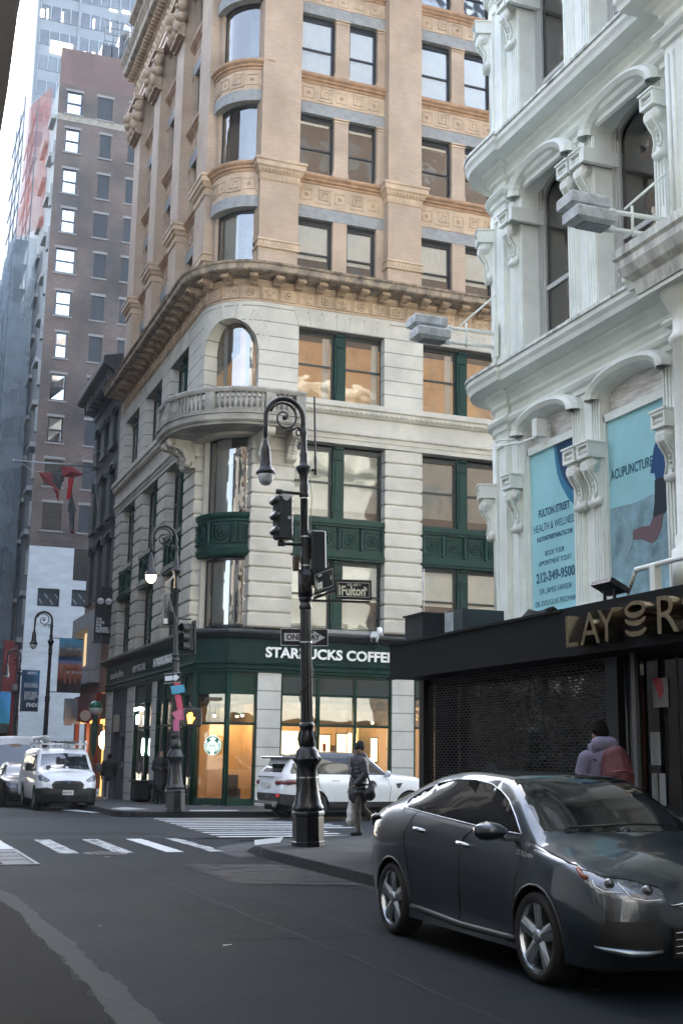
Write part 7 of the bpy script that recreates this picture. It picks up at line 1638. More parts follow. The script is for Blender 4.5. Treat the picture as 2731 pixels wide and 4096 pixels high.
# ================= lamp posts, signals, signs =================
M_globe=mat('clear_lamp_globe',(.42,.45,.46),.12,spec=.8,nscale=9,namt=.35); M_globel=mat('lit_lamp_globe',(1,.85,.6),.3,emit=(1,.74,.42),estr=9)
def lamp_post(x,y,z,lab,lit=False,globe=None):
    T=thing('street_lamp',(x,y,z),lab,'street lamp',"bishop's crook lamp posts along the street")
    W=wmat(T)
    m=MB(); m.M=W@Matrix.Rotation(R(22.5),4,'Z'); m.lathe([(.285,0),(.285,.08),(.27,.09),(.27,.50),(.285,.52),(.285,.56),(.26,.60)],0,0,8,smooth=False); m.M=W
    m.lathe([(.25,.58),(.27,.62),(.27,.66),(.24,.70),(.225,.76),(.20,.9),(.185,1.05),(.178,1.22),(.18,1.34),(.20,1.38),(.235,1.42),(.24,1.46),(.225,1.50),(.20,1.54),(.19,1.60),(.15,1.64),(.13,1.68)],0,0,20)
    for k in range(16): a=2*PI*k/16; m.ball((.225*cos(a),.225*sin(a),1.46),.035,6,4); 
    for k in range(8): a=2*PI*(k+.5)/8; m.tube([(.19*cos(a),.19*sin(a),.85),(.178*cos(a),.178*sin(a),1.3)],.012,5)
    m.build('base',M_lamp,T)
    m=MB(); m.M=W; m.lathe([(.12,1.64),(.15,1.7),(.155,1.78),(.13,1.9),(.115,1.98),(.13,2.0),(.135,2.04),(.115,2.08)],0,0,16)
    for k in range(10): a=2*PI*k/10; m.tube([(.12*cos(a),.12*sin(a),1.68),(.158*cos(a),.158*sin(a),1.8),(.13*cos(a),.13*sin(a),1.93)],.018,5)
    V=[];n=24; zs=[2.08,3.4,4.05]; rs=[.105,.098,.094]
    for zz,r in zip(zs,rs):
        for k in range(n): rr_=r*(1.0 if k%2 else .86); a=2*PI*k/n; V.append((rr_*cos(a),rr_*sin(a),zz))
    m.add(V,[(i*n+k,i*n+(k+1)%n,(i+1)*n+(k+1)%n,(i+1)*n+k) for i in range(2) for k in range(n)])
    m.lathe([(.1,4.05),(.115,4.08),(.115,4.12),(.095,4.15),(.095,4.18),(.12,4.21),(.12,4.25),(.095,4.28),(.085,4.32),(.085,4.6),(.075,4.7),(.072,6.05),(.09,6.08),(.095,6.12),(.075,6.16),(.085,6.2),(.085,6.3),(.07,6.34),(.085,6.42),(.09,6.48),(.13,6.56),(.145,6.60),(.145,6.63),(.10,6.66),(.08,6.72),(.07,6.8),(.08,6.86),(.06,6.9),(.055,7.2),(.07,7.24),(.07,7.28),(.05,7.32),(.045,7.45)],0,0,14); m.build('pole',M_lamp,T)
    # crook
    m=MB(); m.M=W; rc=.355; cxx=-.355; P=[(0,0,7.3),(0,0,7.45)]+[(cxx+rc*cos(R(a)),0,7.5+rc*1.05*sin(R(a))) for a in range(0,181,12)]+[(cxx-rc,0,7.35),(cxx-rc-.01,0,7.1)]
    m.tube(P,[.05]*2+[.046]*16+[.04,.035],8); m.tube([(cxx,0,7.86),(cxx,0,7.93)],.025,6)
    S=[]
    for i in range(30): t=i/29; a=R(-20-560*t)+PI; r=.27*(1-t)**.9+.03; S.append((cxx-.0+r*cos(a)*.95,0,7.52+r*sin(a)))
    m.tube(S,[.024-.008*i/29 for i in range(30)],6); m.ball((cxx,0,7.52),.05,8,5)
    m.tube([(-.03,0,7.28),(-.1,0,7.36),(-.22,0,7.3),(-.34,0,7.25)],.022,6)
    m.tube([(-.09+.05*cos(R(a)),0,7.26+.05*sin(R(a))) for a in range(0,380,40)],.016,5); m.build('crook_arm',M_lamp,T)
    lx=cxx-rc-.01; m=MB(); m.M=W; m.lathe([(.03,7.12),(.045,7.05),(.05,7.0),(.075,6.95),(.09,6.88),(.095,6.7),(.11,6.6),(.15,6.53),(.175,6.50),(.175,6.46),(.16,6.45)],lx,0,16); m.build('lamp_shade',M_lamp,T)
    m=MB(); m.M=W; m.lathe([(.150,6.46),(.145,6.40),(.12,6.32),(.07,6.26),(.0,6.24)],lx,0,16); m.build('lamp_globe',M_globel if lit else M_globe,T)
    return T
L1=lamp_post(7.28,20.45,.15,'large black crook-armed lamp post carrying the street name signs')
L2=lamp_post(8.15,33.75,.15,'lit crook-armed lamp post with a walk signal and knitted ribbons by the green shop',True)
L3=lamp_post(7.30,54.0,GZ(54)+.12,'black crook-armed lamp post rising behind the small white van, holding the skyline banner')
L4=lamp_post(7.95,70.5,GZ(70)+.1,'farthest crook-armed lamp post holding the blue gradient banner')
# signals and signs on the near post (hung on it: things of their own)
def arm(m,P,r=.03): m.tube(P,r,8)
SGN=thing('traffic_signal',(6.82,20.45,5.9),'black traffic signal head seen from behind, left of the nearest lamp post','traffic signal')
m=MB(); m.M=Matrix.Translation((6.86,20.45,0))@Matrix.Rotation(.25,4,'Z'); m.box(-.15,.15,-.14,.1,5.42,6.22,.03)
for k in range(3): m.lathe([(.12,0),(.12,.01)],0,0,4) if 0 else m.tube([(-.17,-.05,5.56+.27*k),(-.22,-.05,5.6+.27*k)],[.11,.1],10)
for k in range(6): m.box(.15,.17,-.1,.06,5.46+.13*k,5.5+.13*k)
m.build('signal_housing',M_black,SGN)
m=MB(); arm(m,[(6.82,20.45,6.26),(6.82,20.45,6.3),(7.25,20.45,6.28)]); arm(m,[(6.84,20.45,5.42),(6.84,20.45,5.36),(7.25,20.45,5.36)]); m.tube([(6.75,20.45,6.3),(6.86,20.45,6.3)],.05,8); m.tube([(6.78,20.45,5.36),(6.9,20.45,5.36)],.05,8); m.build('mounting_arm',M_black,SGN)
m=MB(); m.M=Matrix.Translation((6.86,20.45,0))@Matrix.Rotation(.25,4,'Z'); m.prism([(-.1,6.21),(.1,6.225),(.06,6.15),(.0,6.11),(-.07,6.14)],lambda u,z,d:(u,-.15-d,z),0,.004); m.prism([(.02,5.83),(.08,5.84),(.09,5.79),(.03,5.78)],lambda u,z,d:(u,-.15-d,z),0,.004); m.build('torn_sticker',mat('pale_sticker',(.35,.37,.38),.7),SGN)
BX=thing('equipment_box',(7.5,20.6,5.1),'tall black louvred equipment box on the right side of the nearest lamp post','equipment box')
m=MB(); m.box(7.38,7.66,20.35,20.75,4.62,5.62,.03); m.build('housing',M_black,BX)
m=MB(); 
for k in range(10): m.box(7.345,7.38,20.4,20.7,5.12+.045*k,5.14+.045*k)
m.build('louver',M_black,BX)
m=MB(); m.box(7.5,7.63,20.33,20.345,4.63,4.72); m.build('notice_sticker',mat('sticker_white',(.45,.47,.48),.7),BX)
M_sgn=mat('sign_black',(0.0048,0.0048,0.0052),.45); M_sgt=mat('sign_cream_reflective',(.85,.86,.68),.5); M_sgw=mat('sign_white_reflective',(.75,.78,.8),.5)
def streetsign(M,w,h,num,name,lab):
    T=thing('street_sign',tuple(M.translation),lab,'street sign'); 
    m=MB(); m.M=M; m.box(-.02,w+.02,-.03,h+.03,-.015,.0); m.build('sign_panel',M_sgn,T)
    m=MB(); m.M=M; t=.006
    for a in ((.02,w-.02,.02,.02+t),(.02,w-.02,h-.02-t,h-.02),(.02,.02+t,.02,h-.02),(w-.02-t,w-.02,.02,h-.02)): m.box(*a,0,.003)
    m.build('sign_border',M_sgt,T)
    text_mesh(name,.235,M@Matrix.Translation((.09,.05,.001)),M_sgt,'sign_lettering',T,.001,.006,.78*(1 if name=='Fulton' else .62)); text_mesh('St',.10,M@Matrix.Translation((w-.135,.14,.001)),M_sgt,'sign_lettering',T,.001,.003,.85*(1 if name=='Fulton' else .7)); text_mesh(num,.065,M@Matrix.Translation((.2,h-.085,.001)),M_sgt,'sign_lettering',T,.001,.001)
    m=MB(); m.M=M; m.prism([(.05,.05),(.075,.05),(.075,h-.09),(.05,h-.06)],lambda u,z,d:(u,z,d),0,.003); m.build('flatiron_mark',M_sgt,T); return T
F1=face_mat((7.85,20.4,4.42),(1,0,0),(0,-1,0)); S2=streetsign(F1,.66,.30,'135-167 >','Fulton','black Fulton street sign parallel to the storefront')
m=MB(); m.box(7.36,8.5,20.42,20.46,4.34,4.38); m.build('sign_bar',M_black,S2)
S1=streetsign(face_mat((7.42,20.36,4.48),(0,-1,0),(-1,0,0)),.95,.34,'93-99 >','Nassau','black Nassau street sign turned along the other street, left of the Fulton sign')
m=MB(); m.box(7.41,7.45,19.4,20.4,4.38,4.42); m.build('sign_bar',M_black,S1)
m=MB(); 
for z in (4.5,4.68): 
    for k in range(3): m.box(7.16+.07*k,7.21+.07*k,20.3,20.34,z,z+.12)
m.lathe([(.13,4.42),(.13,4.9)],7.28,20.45,12); m.build('sign_clamp',M_black,S1)
m=MB(); m.box(7.06,7.15,20.38,20.5,4.88,5.15,.01); tag(m.build('sensor_box',mat('brown_box',(0.04,0.02,0.008),.5),None),'small brown box strapped to the left of the nearest lamp post above the sign clamp','sensor box')
OW=thing('one_way_sign',(6.85,20.58,3.65),'large ONE WAY sign with right-pointing arrow behind the nearest lamp post','traffic sign')
OM=face_mat((6.86,20.575,3.57),(1,0,0),(0,-1,0)); m=MB(); m.M=OM; m.box(0,.88,0,.30,-.01,0); m.build('sign_panel',M_sgn,OW)
m=MB(); m.M=OM
for a in ((.0,.88,.0,.008),(.0,.88,.292,.30),(0,.008,.008,.292),(.872,.88,.008,.292)): m.box(*a,0,.002)
m.prism([(.06,.08),(.60,.08),(.60,.03),(.83,.15),(.60,.27),(.60,.22),(.06,.22)],ident,0,.002); m.build('white_arrow',M_sgw,OW)
text_mesh('ONE WAY',.135,OM@Matrix.Translation((.10,.105,.003)),M_sgn,'sign_lettering',OW,.001,.004,.98)
m=MB(); m.lathe([(.018,6.66),(.03,6.68),(.03,6.76),(.02,6.8),(.028,6.9),(.028,6.98),(.02,7.0),(.018,8.12),(.015,8.13)],7.52,20.5,8); m.box(7.3,7.52,20.48,20.52,6.72,6.76); tag(m.build('antenna',M_black,None),'thin upright antenna bracketed to the right of the nearest crook-armed lamp','antenna')
m=MB()
for z in (1.3,3.62,4.98,5.5,6.2,6.86): m.lathe([(.19 if z<2 else .115 if z<4 else .09 if z<6 else .078,z-.012),(.19 if z<2 else .115 if z<4 else .09 if z<6 else .078,z+.012)],7.28,20.45,18,cap=False)
tag(m.build('steel_band',M_steel,None),'steel straps around the nearest lamp post','steel straps',kind=None); m=MB()
m.tube([(7.40,20.45,6.6),(7.42,20.43,6.2),(7.38,20.42,5.7),(7.41,20.4,5.3)],.007,5); tag(m.build('loose_cable',M_black,None),'thin black cable hanging beside the upper shaft of the nearest lamp post','cable')
m=MB(); P=[(7.28+.125*cos(a),20.45+.125*sin(a),2.3+1.35*a/(3.2*PI)) for a in [i*.35 for i in range(29)]]; m.tube(P,.012,5); tag(m.build('wound_wire',mat('grey_wire',(0.02,0.0208,0.022),.6),None),'dark wire wound around the fluted shaft of the nearest lamp post','wire')
# far post attachments
T2=thing('traffic_signal',(8.5,33.7,4.9),'three-lens black traffic signal on the right of the lit lamp post','traffic signal')
m=MB(); m.box(8.42,8.66,33.75,34.0,4.5,5.28,.03)
m.box(8.66,8.72,33.7,34.0,4.42,5.36); m.build('signal_housing',mat('dark_signal_grey',(0.012,0.0136,0.0136),.6),T2)
m=MB()
for k in range(3): m.tube([(8.5,33.8,4.62+.26*k),(8.28,33.68,4.64+.26*k)],[.11,.12],12,cap=False); m.tube([(8.47,33.78,4.62+.26*k),(8.45,33.77,4.62+.26*k)],.1,12)
m.build('visor',mat('dark_signal_grey',(0.012,0.0136,0.0136)),T2)
m=MB(); m.tube([(8.15,33.75,5.42),(8.6,33.85,5.4)],.03,6); m.tube([(8.15,33.75,4.4),(8.6,33.85,4.42)],.03,6); m.build('mounting_arm',M_black,T2)
T3=thing('traffic_signal',(7.95,33.7,5.7),'black signal head seen edge-on behind the lit lamp post, hung with loose white wires','traffic signal')
m=MB(); m.box(7.86,8.28,33.95,34.3,5.25,6.15,.03); m.build('signal_housing',M_black,T3)
m=MB(); m.box(7.84,7.95,33.9,33.94,5.27,5.42); m.build('paper_label',mat('sticker_white',(.45,.47,.48)),T3)
m=MB()
for k in range(5): m.tube([(8.08,33.66,6.7-.02*k),(7.95-.03*k,33.64,6.4),(7.93-.02*k,33.64,6.0-.1*k),(8.05,33.64,5.6),(8.14,33.63,5.3)],.006,4)
m.build('loose_wire',mat('pale_wire',(.3,.31,.32),.6),T3)
PS=thing('walk_signal',(8.55,33.6,2.66),'pedestrian signal box showing an orange raised hand on the lit lamp post','pedestrian signal')
m=MB(); m.box(8.36,8.84,33.5,33.75,2.42,2.92,.03); m.build('signal_housing',M_black,PS)
m=MB(); m.tube([(8.15,33.72,2.95),(8.6,33.7,2.97),(8.6,33.66,2.9)],.025,6); m.tube([(8.15,33.72,2.38),(8.6,33.7,2.37),(8.6,33.66,2.45)],.025,6); m.build('mounting_arm',M_black,PS)
m=MB(); HM=face_mat((8.50,33.49,2.5),(1,0,0),(0,-1,0)); m.M=HM; m.prism([(-.06,.0),(.05,.0),(.055,.06),(.075,.13),(-.075,.13),(-.07,.05)],ident,0,.004)
for x,h in ((-.062,.25),(-.025,.29),(.012,.30),(.048,.27)): m.tube([(x,.12,.004),(x*1.1,h,.004)],.0155,6)
m.tube([(.06,.07,.004),(.12,.16,.004)],.017,6); m.build('raised_hand',mat('orange_led',(1,.4,.02),.5,emit=(1,.36,.02),estr=3.2),PS)
O2=thing('one_way_sign',(8.1,33.5,3.9),'small one-way sign turned nearly edge-on on the lit lamp post','traffic sign')
OM=face_mat((8.0,33.9,3.62),(.35,-.9,0),(-.9,-.35,0)); m=MB(); m.M=OM; m.box(-.25,.55,0,.27,-.01,0); m.build('sign_panel',M_sgn,O2); m=MB(); m.M=OM; m.prism([(-.2,.07),(.3,.07),(.3,.03),(.5,.135),(.3,.24),(.3,.2),(-.2,.2)],ident,0,.003)
for a in ((-.25,.55,.0,.01),(-.25,.55,.26,.27)): m.box(*a,0,.002)
m.build('white_arrow',M_sgw,O2)
KR=thing('knitted_ribbons',(8.1,33.6,3.2),'red, pink and blue striped knitted ribbons tied around the lit lamp post','ribbon')
def ribbon(pts,w,ma):
    m=MB(); V=[]; n=len(pts)
    for x,z,dx in pts: V+=[(8.15+x,33.6,z),(8.15+x+w,33.58,z+dx)]
    m.add(V,[(2*i,2*i+1,2*i+3,2*i+2) for i in range(n-1)],True)
    m.v+=[(x,y+.03,z) for x,y,z in m.v]; k=2*n; m.f+=[tuple(k+i for i in f) for f in m.f]; m.sm+=m.sm; m.build('ribbon',ma,KR)
def stripemat(name,a,b):
    m=mat(name,a,.9); n=m.node_tree.nodes; l=m.node_tree.links; g=n.new('ShaderNodeNewGeometry'); s=n.new('ShaderNodeTexWave'); s.inputs['Scale'].default_value=6; s.inputs['Distortion'].default_value=1; l.new(g.outputs['Position'],s.inputs['Vector']); r=n.new('ShaderNodeValToRGB'); r.color_ramp.elements[0].color=(*a,1); r.color_ramp.elements[1].color=(*b,1); l.new(s.outputs[0],r.inputs[0]); l.new(r.outputs[0],n['Principled BSDF'].inputs['Base Color']); return m
ribbon([(-.08,3.62,0),(-.07,3.55,0)],.17,stripemat('coral_knit',(.55,.10,.10),(.35,.03,.04)))
ribbon([(-.18,3.52,.05),(-.15,3.4,.06),(-.13,3.3,.06)],.36,stripemat('blue_knit',(.10,.35,.5),(.04,.2,.35)))
ribbon([(-.05,3.28,0),(-.02,3.1,0),(.02,2.9,0),(.0,2.7,0)],.16,stripemat('rose_knit',(.55,.10,.16),(.3,.03,.06)))
ribbon([(-.14,2.80,.1),(-.06,2.68,.06),(-.02,2.60,.0)],.26,stripemat('pink_knit',(.6,.2,.3),(.35,.08,.14)))
ribbon([(-.09,2.62,0),(-.1,2.45,0),(-.08,2.3,0)],.16,stripemat('magenta_knit',(.5,.16,.3),(.3,.06,.14)))
# street banners on the far posts
def pbanner(Y,x0,x1,y0,y1,ma,lab):
    a=px(x0,y0,Y); b=px(x1,y1,Y); T=thing('lamp_post_banner',(a.x,Y,b.z),lab,'banner','banners hanging from lamp posts'); m=MB(); n=8
    for i in range(n):
        f=lambda u,v:(a.x+(b.x-a.x)*u,Y+.06*sin(4*u+3*v),b.z+(a.z-b.z)*v)
        for j in range(6): m.add([f(i/n,j/6),f((i+1)/n,j/6),f((i+1)/n,(j+1)/6),f(i/n,(j+1)/6)],[(0,1,2,3)],True)
    m.build('banner_cloth',ma,T); m=MB(); m.tube([(a.x-.3,Y,a.z),(b.x,Y,a.z)],.02,5); m.tube([(a.x-.3,Y,b.z),(b.x,Y,b.z)],.02,5); m.build('banner_rod',M_black,T); return T,a,b
def gradmat(name,c0,c1,z0,z1):
    m=mat(name,c0,.7); n=m.node_tree.nodes; l=m.node_tree.links; g=n.new('ShaderNodeNewGeometry'); s=n.new('ShaderNodeSeparateXYZ'); l.new(g.outputs['Position'],s.inputs[0]); r=n.new('ShaderNodeMapRange'); r.inputs[1].default_value=z0; r.inputs[2].default_value=z1; l.new(s.outputs[2],r.inputs[0]); c=n.new('ShaderNodeValToRGB'); c.color_ramp.elements[0].color=(*c0,1); c.color_ramp.elements[1].color=(*c1,1); l.new(r.outputs[0],c.inputs[0]); l.new(c.outputs[0],n['Principled BSDF'].inputs['Base Color']); return m
zt_=px(120,2677,70).z; zb_=px(120,2848,70).z
T,a,b=pbanner(70.0,90,152,2680,2846,gradmat('blue_gradient_print',(.012,.02,.035),(.01,.09,.19),zb_,zt_),'blue gradient exchange advertising banner on the farthest lamp post')
M_bp=mat('banner_print_white',(.5,.53,.55),.7)
def tx(s,x,y,sz,Y,T,b=.003,sx=1): p=px(x,y,Y-.12); text_mesh(s,sz,face_mat(tuple(p),(1,0,0),(0,-1,0)),M_bp,'banner_lettering',T,.001,b,sx)
tx('NYC',112,2697,.2,70,T,.01,1.2); tx('FUTURES,',98,2740,.17,70,T); tx('EVOLVED.',98,2749,.17,70,T); tx('THE FMX',98,2774,.17,70,T); tx('FUTURES',98,2782,.17,70,T); tx('EXCHANGE',98,2790,.17,70,T); tx('IS HERE.',98,2798,.17,70,T); tx('FMX',105,2827,.3,70,T,.014,1.1)
def bandmat(name,stops):
    m=mat(name,(0,0,0),.7); n=m.node_tree.nodes; l=m.node_tree.links; g=n.new('ShaderNodeNewGeometry'); s=n.new('ShaderNodeSeparateXYZ'); l.new(g.outputs['Position'],s.inputs[0]); r=n.new('ShaderNodeMapRange'); z0=px(280,2773,54).z; z1=px(280,2551,54).z; r.inputs[1].default_value=z0; r.inputs[2].default_value=z1; l.new(s.outputs[2],r.inputs[0]); c=n.new('ShaderNodeValToRGB'); E=c.color_ramp.elements
    while len(E)<len(stops): E.new(.5)
    for e,(p,col) in zip(E,stops): e.position=p; e.color=(*col,1)
    l.new(r.outputs[0],c.inputs[0]); l.new(c.outputs[0],n['Principled BSDF'].inputs['Base Color']); return m
T,a,b=pbanner(54.0,240,322,2553,2771,bandmat('skyline_print',[(0,(.015,.012,.015)),(.2,(.04,.02,.02)),(.28,(.22,.07,.04)),(.5,(.30,.13,.10)),(.57,(.10,.16,.33)),(.6,(.02,.05,.12)),(.66,(.03,.06,.10)),(.69,(.25,.14,.07)),(.82,(.10,.22,.30)),(1,(.05,.28,.45))]),'city skyline and bridge advertising banner beside the third lamp post')
m=MB(); rr=random.Random(5)
for i in range(14): u=244+i*5.5; h=rr.uniform(20,58) if i!=3 else 75; p=px(u,2625,53.88); q2=px(u+4.5,2625-h*.75,53.88); m.box(p.x,q2.x,53.86,53.9,p.z,q2.z)
m.build('printed_skyline',mat('skyline_brown',(.13,.10,.09),.7,nscale=9,namt=.5),T)
m=MB(); 
for u0,u1 in ((256,268),(278,288),(298,308)): p=px(u0,2735,53.88); q2=px(u1,2660,53.88); m.box(p.x,q2.x,53.86,53.9,p.z,q2.z)
p=px(254,2672,53.88); q2=px(310,2660,53.88); m.box(p.x,q2.x,53.85,53.86,p.z,q2.z); m.build('printed_bridge_tower',mat('bridge_orange',(.32,.10,.05),.7,nscale=6,namt=.4),T)
tx('GET ON IT',266,2600,.13,54,T); tx('GET OVER IT',258,2693,.13,54,T)
T,a,b=pbanner(78.0,-45,38,2765,2895,gradmat('sky_blue_print',(.03,.30,.42),(.03,.16,.38),px(20,2890,78).z,px(20,2765,78).z),'bright blue tower advertising banner beyond the farthest lamp post')
m=MB(); p=px(-45,2850,77.8); q2=px(38,2825,77.8); m.prism([(p.x,p.z),(px(38,0,77.8).x,p.z),(px(38,0,77.8).x,q2.z),(px(5,0,77.8).x,px(0,2795,77.8).z),(p.x,q2.z)],lambda u,z,d:(u,77.85-d,z),0,.02); m.build('printed_hill',mat('print_dark_blue',(.02,.03,.07),.7),T)
# rubbish bag by the shop door
m=MB(); m.M=Matrix.Translation((9.62,45.2,GZ(45)+.15)); m.box(-.3,.3,-.45,.45,.0,.72,.1); m.box(-.36,.36,-.5,.5,.7,.76,.02); tag(m.build('black_bin',mat('black_fabric',(.008,.008,.009),.9),None),'black covered box standing on the pavement by the side shop door','bin')
# overhead wire
m=MB(); P=[px(264+ (424-264)*t,2632+40*t*(1-t)*4+(2650-2632)*t,54) for t in [i/12 for i in range(13)]]; m.tube(P,.012,4); tag(m.build('overhead_wire',M_black,None),'thin sagging wire from the skyline banner to the storefront end','wire')
m=MB(); m.tube([px(690,2450,37),px(560,2570,44),px(515,2603,47)],.01,4); tag(m.build('diagonal_wire',M_black,None),'thin taut wire crossing the rusticated piers above the side storefront','wire')
# the near and the lit posts lean slightly to the left, with everything clamped to them
bpy.context.view_layer.update()
def lean(names,base,ang):
    Tm=Matrix.Translation(base)@Matrix.Rotation(ang,4,'Y')@Matrix.Translation(-Vector(base))
    for o in names: o.matrix_basis=Tm@o.matrix_basis
near=[L1,SGN,BX,S1,S2,OW]+[o for o in C.objects if o.parent is None and o.get('label') and any(k in o['label'] for k in ('nearest lamp post','nearest crook-armed')) and o not in (L1,SGN,BX,S1,S2,OW)]
lean(near,(7.28,20.45,.15),-.034); lean([L2,T2,T3,PS,O2,KR],(8.15,33.75,.15),-.036)
# ================= people =================
def blob(parts,name,mats,mf,par,vox=.013,sm=2):
    b=MB()
    for P,Rr,fl in parts:
        P=[Vector(p) for p in P]; Rr=Rr if isinstance(Rr,(list,tuple)) else [Rr]*len(P)
        if len(P)>1: b.tube(P,Rr,12,flat=fl)
        for p,r in ((P[0],Rr[0]),(P[-1],Rr[-1])): b.ball(tuple(p),r,12,8,1,1,1) if not fl or fl==1 else b.ball(tuple(p),r,12,8,1,fl,1)
    me=bpy.data.meshes.new(name); me.from_pydata(b.v,[],b.f); o=bpy.data.objects.new(name,me); C.objects.link(o)
    md=o.modifiers.new('r','REMESH'); md.mode='VOXEL'; md.voxel_size=vox; md2=o.modifiers.new('s','SMOOTH'); md2.factor=.6; md2.iterations=sm
    dg=bpy.context.evaluated_depsgraph_get(); dg.update(); n=bpy.data.meshes.new_from_object(o.evaluated_get(dg)); bpy.data.objects.remove(o)
    n.materials.clear()
    for x in mats: n.materials.append(x)
    n.polygons.foreach_set('use_smooth',[True]*len(n.polygons))
    if mf: 
        for p in n.polygons: p.material_index=mf(p.center)
    n.name=name; o=bpy.data.objects.new(name,n); C.objects.link(o); o.parent=par; return o
M_skin=mat('skin',(0.204,0.114,0.078),.55); M_khaki=mat('khaki_trousers',(0.084,0.069,0.054),.85,nscale=8,namt=.3); M_puff=mat('charcoal_puffer',(0.027,0.0252,0.0312),.5,nscale=6,namt=.3); M_beanie=mat('black_knit',(0.0054,0.0054,0.00585),.95); M_shoe=mat('black_shoe',(0.0045,0.0045,0.00495),.6); M_dkpant=mat('dark_trousers',(0.0081,0.00855,0.01035),.9); M_greyp=mat('grey_trousers',(0.054,0.06,0.072),.9); M_hair=mat('dark_hair',(0.0054,0.00405,0.0036),.95,spec=.1)
def hand(p,d,side,grip=.5):
    # palm at p, fingers pointing along d, curling
    d=Vector(d).normalized(); s=Vector((0,1,0)) if abs(d.y)<.8 else Vector((1,0,0)); n=d.cross(s).normalized(); out=[([p,Vector(p)+d*.05],[.026,.03],.6)]
    for k,(o,l) in enumerate(((-.024,.065),(-.008,.075),(.008,.07),(.023,.055))):
        a=Vector(p)+d*.07+s*o; b=a+d*l*.5+n*.01; c=b+d*l*.35*(1-grip)+n*l*.5*grip; out.append(([Vector(p)+d*.05+s*o*.8,a,b,c],[.0095,.009,.0085,.007],1))
    a=Vector(p)+d*.015+n*.0-s*.03*side; out.append(([a,a+d*.035-s*.018*side+n*.012,a+d*.06-s*.01*side+n*.02],[.011,.010,.008],1)); return out
def rings(P,base,amp,n,per=.075):
    # resample a path with quilted bulges
    P=[Vector(p) for p in P]; L=sum((b-a).length for a,b in zip(P,P[1:])); pts=[];rs=[]
    for i in range(n+1):
        s=L*i/n; q=s; k=0
        while k<len(P)-2 and q>(P[k+1]-P[k]).length: q-=(P[k+1]-P[k]).length; k+=1
        t=min(1,q/max(1e-6,(P[k+1]-P[k]).length)); pts.append(P[k].lerp(P[k+1],t)); r=base[k]+(base[k+1]-base[k])*t; rs.append(r+amp*(abs(sin(PI*s/per))-.5))
    return pts,rs
def head(z,x=0,turn=0):
    c=Vector((x,0,z)); F=Vector((cos(turn),sin(turn),0)); S=Vector((-sin(turn),cos(turn),0))
    return [([c+Vector((0,0,.05)),c+Vector((0,0,.09))],[.088,.08],.85),([c-F*.015+Vector((0,0,.05)),c+F*.012+Vector((0,0,.03))],[.09,.085],.85),([c+F*.04-Vector((0,0,.03)),c+F*.055-Vector((0,0,.055))],[.055,.035],1),([c+F*.085+Vector((0,0,.035)),c+F*.108+Vector((0,0,.005))],[.010,.016],1),([c+F*.085-Vector((0,0,.03)),c+F*.088-Vector((0,0,.03))],[.014,.014],1),([c+S*.082+Vector((0,0,.02)),c+S*.085-Vector((0,0,.01))],[.018,.012],1),([c-S*.082+Vector((0,0,.02)),c-S*.085-Vector((0,0,.01))],[.018,.012],1),([c-Vector((0,0,.05)),c-Vector((0,0,.14))+Vector((-.02,0,0))],[.055,.06],1)]
def legs(LL,RL,rt=.085):
    o=[]
    for hip,knee,ank,toe in (LL,RL):
        o+=[([hip,Vector(hip).lerp(Vector(knee),.5),knee],[rt,rt*.92,rt*.68],1),([knee,Vector(knee).lerp(Vector(ank),.35),ank],[rt*.68,rt*.70,rt*.52],1),([Vector(ank)+Vector((-.03,0,-.035)),toe],[.045,.038],1),([ank,Vector(ank)+Vector((0,0,-.03))],[.05,.05],1)]
    return o
# --- woman or man in puffer coat walking left
def mfp(c):
    if c.z<.11: return 2
    if c.z<.95: return 1
    return 0
PD=thing('person',(9.22,23.0,.15),'person in charcoal puffer coat and black beanie walking left past the white SUV','person',None,PI)
PD.rotation_euler=(0,0,PI-.12)
bp=legs(((.02,.09,.92),(.05,.10,.50),(.02,.10,.09),(.16,.11,.045)),((-.02,-.09,.92),(-.12,-.09,.52),(-.42,-.09,.22),(-.36,-.09,.06)))
bp+=[([(0,0,.92),(0,0,1.15),(-.0,0,1.38)],[.15,.15,.16],.75),([(-.02,-.2,1.42),(-.02,.2,1.42)],[.065,.065],1)]+head(1.60,.02,.15)
bp+=[([(-.02,.2,1.42),(-.05,.25,1.15),(.13,.22,.98)],[.055,.045,.035],1),([(-.02,-.2,1.42),(.02,-.25,1.15),(.12,-.22,.93)],[.055,.045,.035],1)]+hand((.14,.215,.97),(.7,0,-.7),1)+hand((.13,-.215,.92),(.3,0,-1),-1,.9)
blob(bp,'body',[M_skin,M_khaki,M_shoe],mfp,PD,.0105,3)
def torso_coat(par,ma,z0,z1,amp=.012,wb=.23,ww=.19,wc=.21,name='coat',arms=None,fl=.78,hood=True):
    P,Rr=rings([(0,0,z0),(0,0,(z0+z1)/2),(-.01,0,z1)],[wb,ww,wc],amp,int((z1-z0)/.012)); parts=[(P,Rr,fl),([(-.01,-.17,z1+.02),(-.01,.17,z1+.02)],[.09,.09],1)]
    for A,b in (arms or []): P,Rr=rings(A,b,amp*.7,36,.07); parts.append((P,Rr,1))
    if hood: parts+=[([(-.07,-.06,z1+.12),(-.07,.06,z1+.12)],[.075,.075],1),([(0,0,z1+.05),(.03,0,z1+.12)],[.105,.085],1)]
    return blob(parts,name,[ma],None,par,.012,1)
torso_coat(PD,M_puff,.80,1.40,arms=[([(-.02,.19,1.43),(-.06,.25,1.17),(.11,.225,1.0)],[.09,.075,.055]),([(-.02,-.19,1.43),(.02,-.25,1.17),(.1,-.225,.96)],[.09,.075,.055])])
blob([([(.0,0,1.70),(-.01,0,1.745)],[.104,.085],.9),([(.045,-.03,1.685),(.045,.03,1.685)],[.06,.06],1)],'beanie',[M_beanie],None,PD,.01,1)
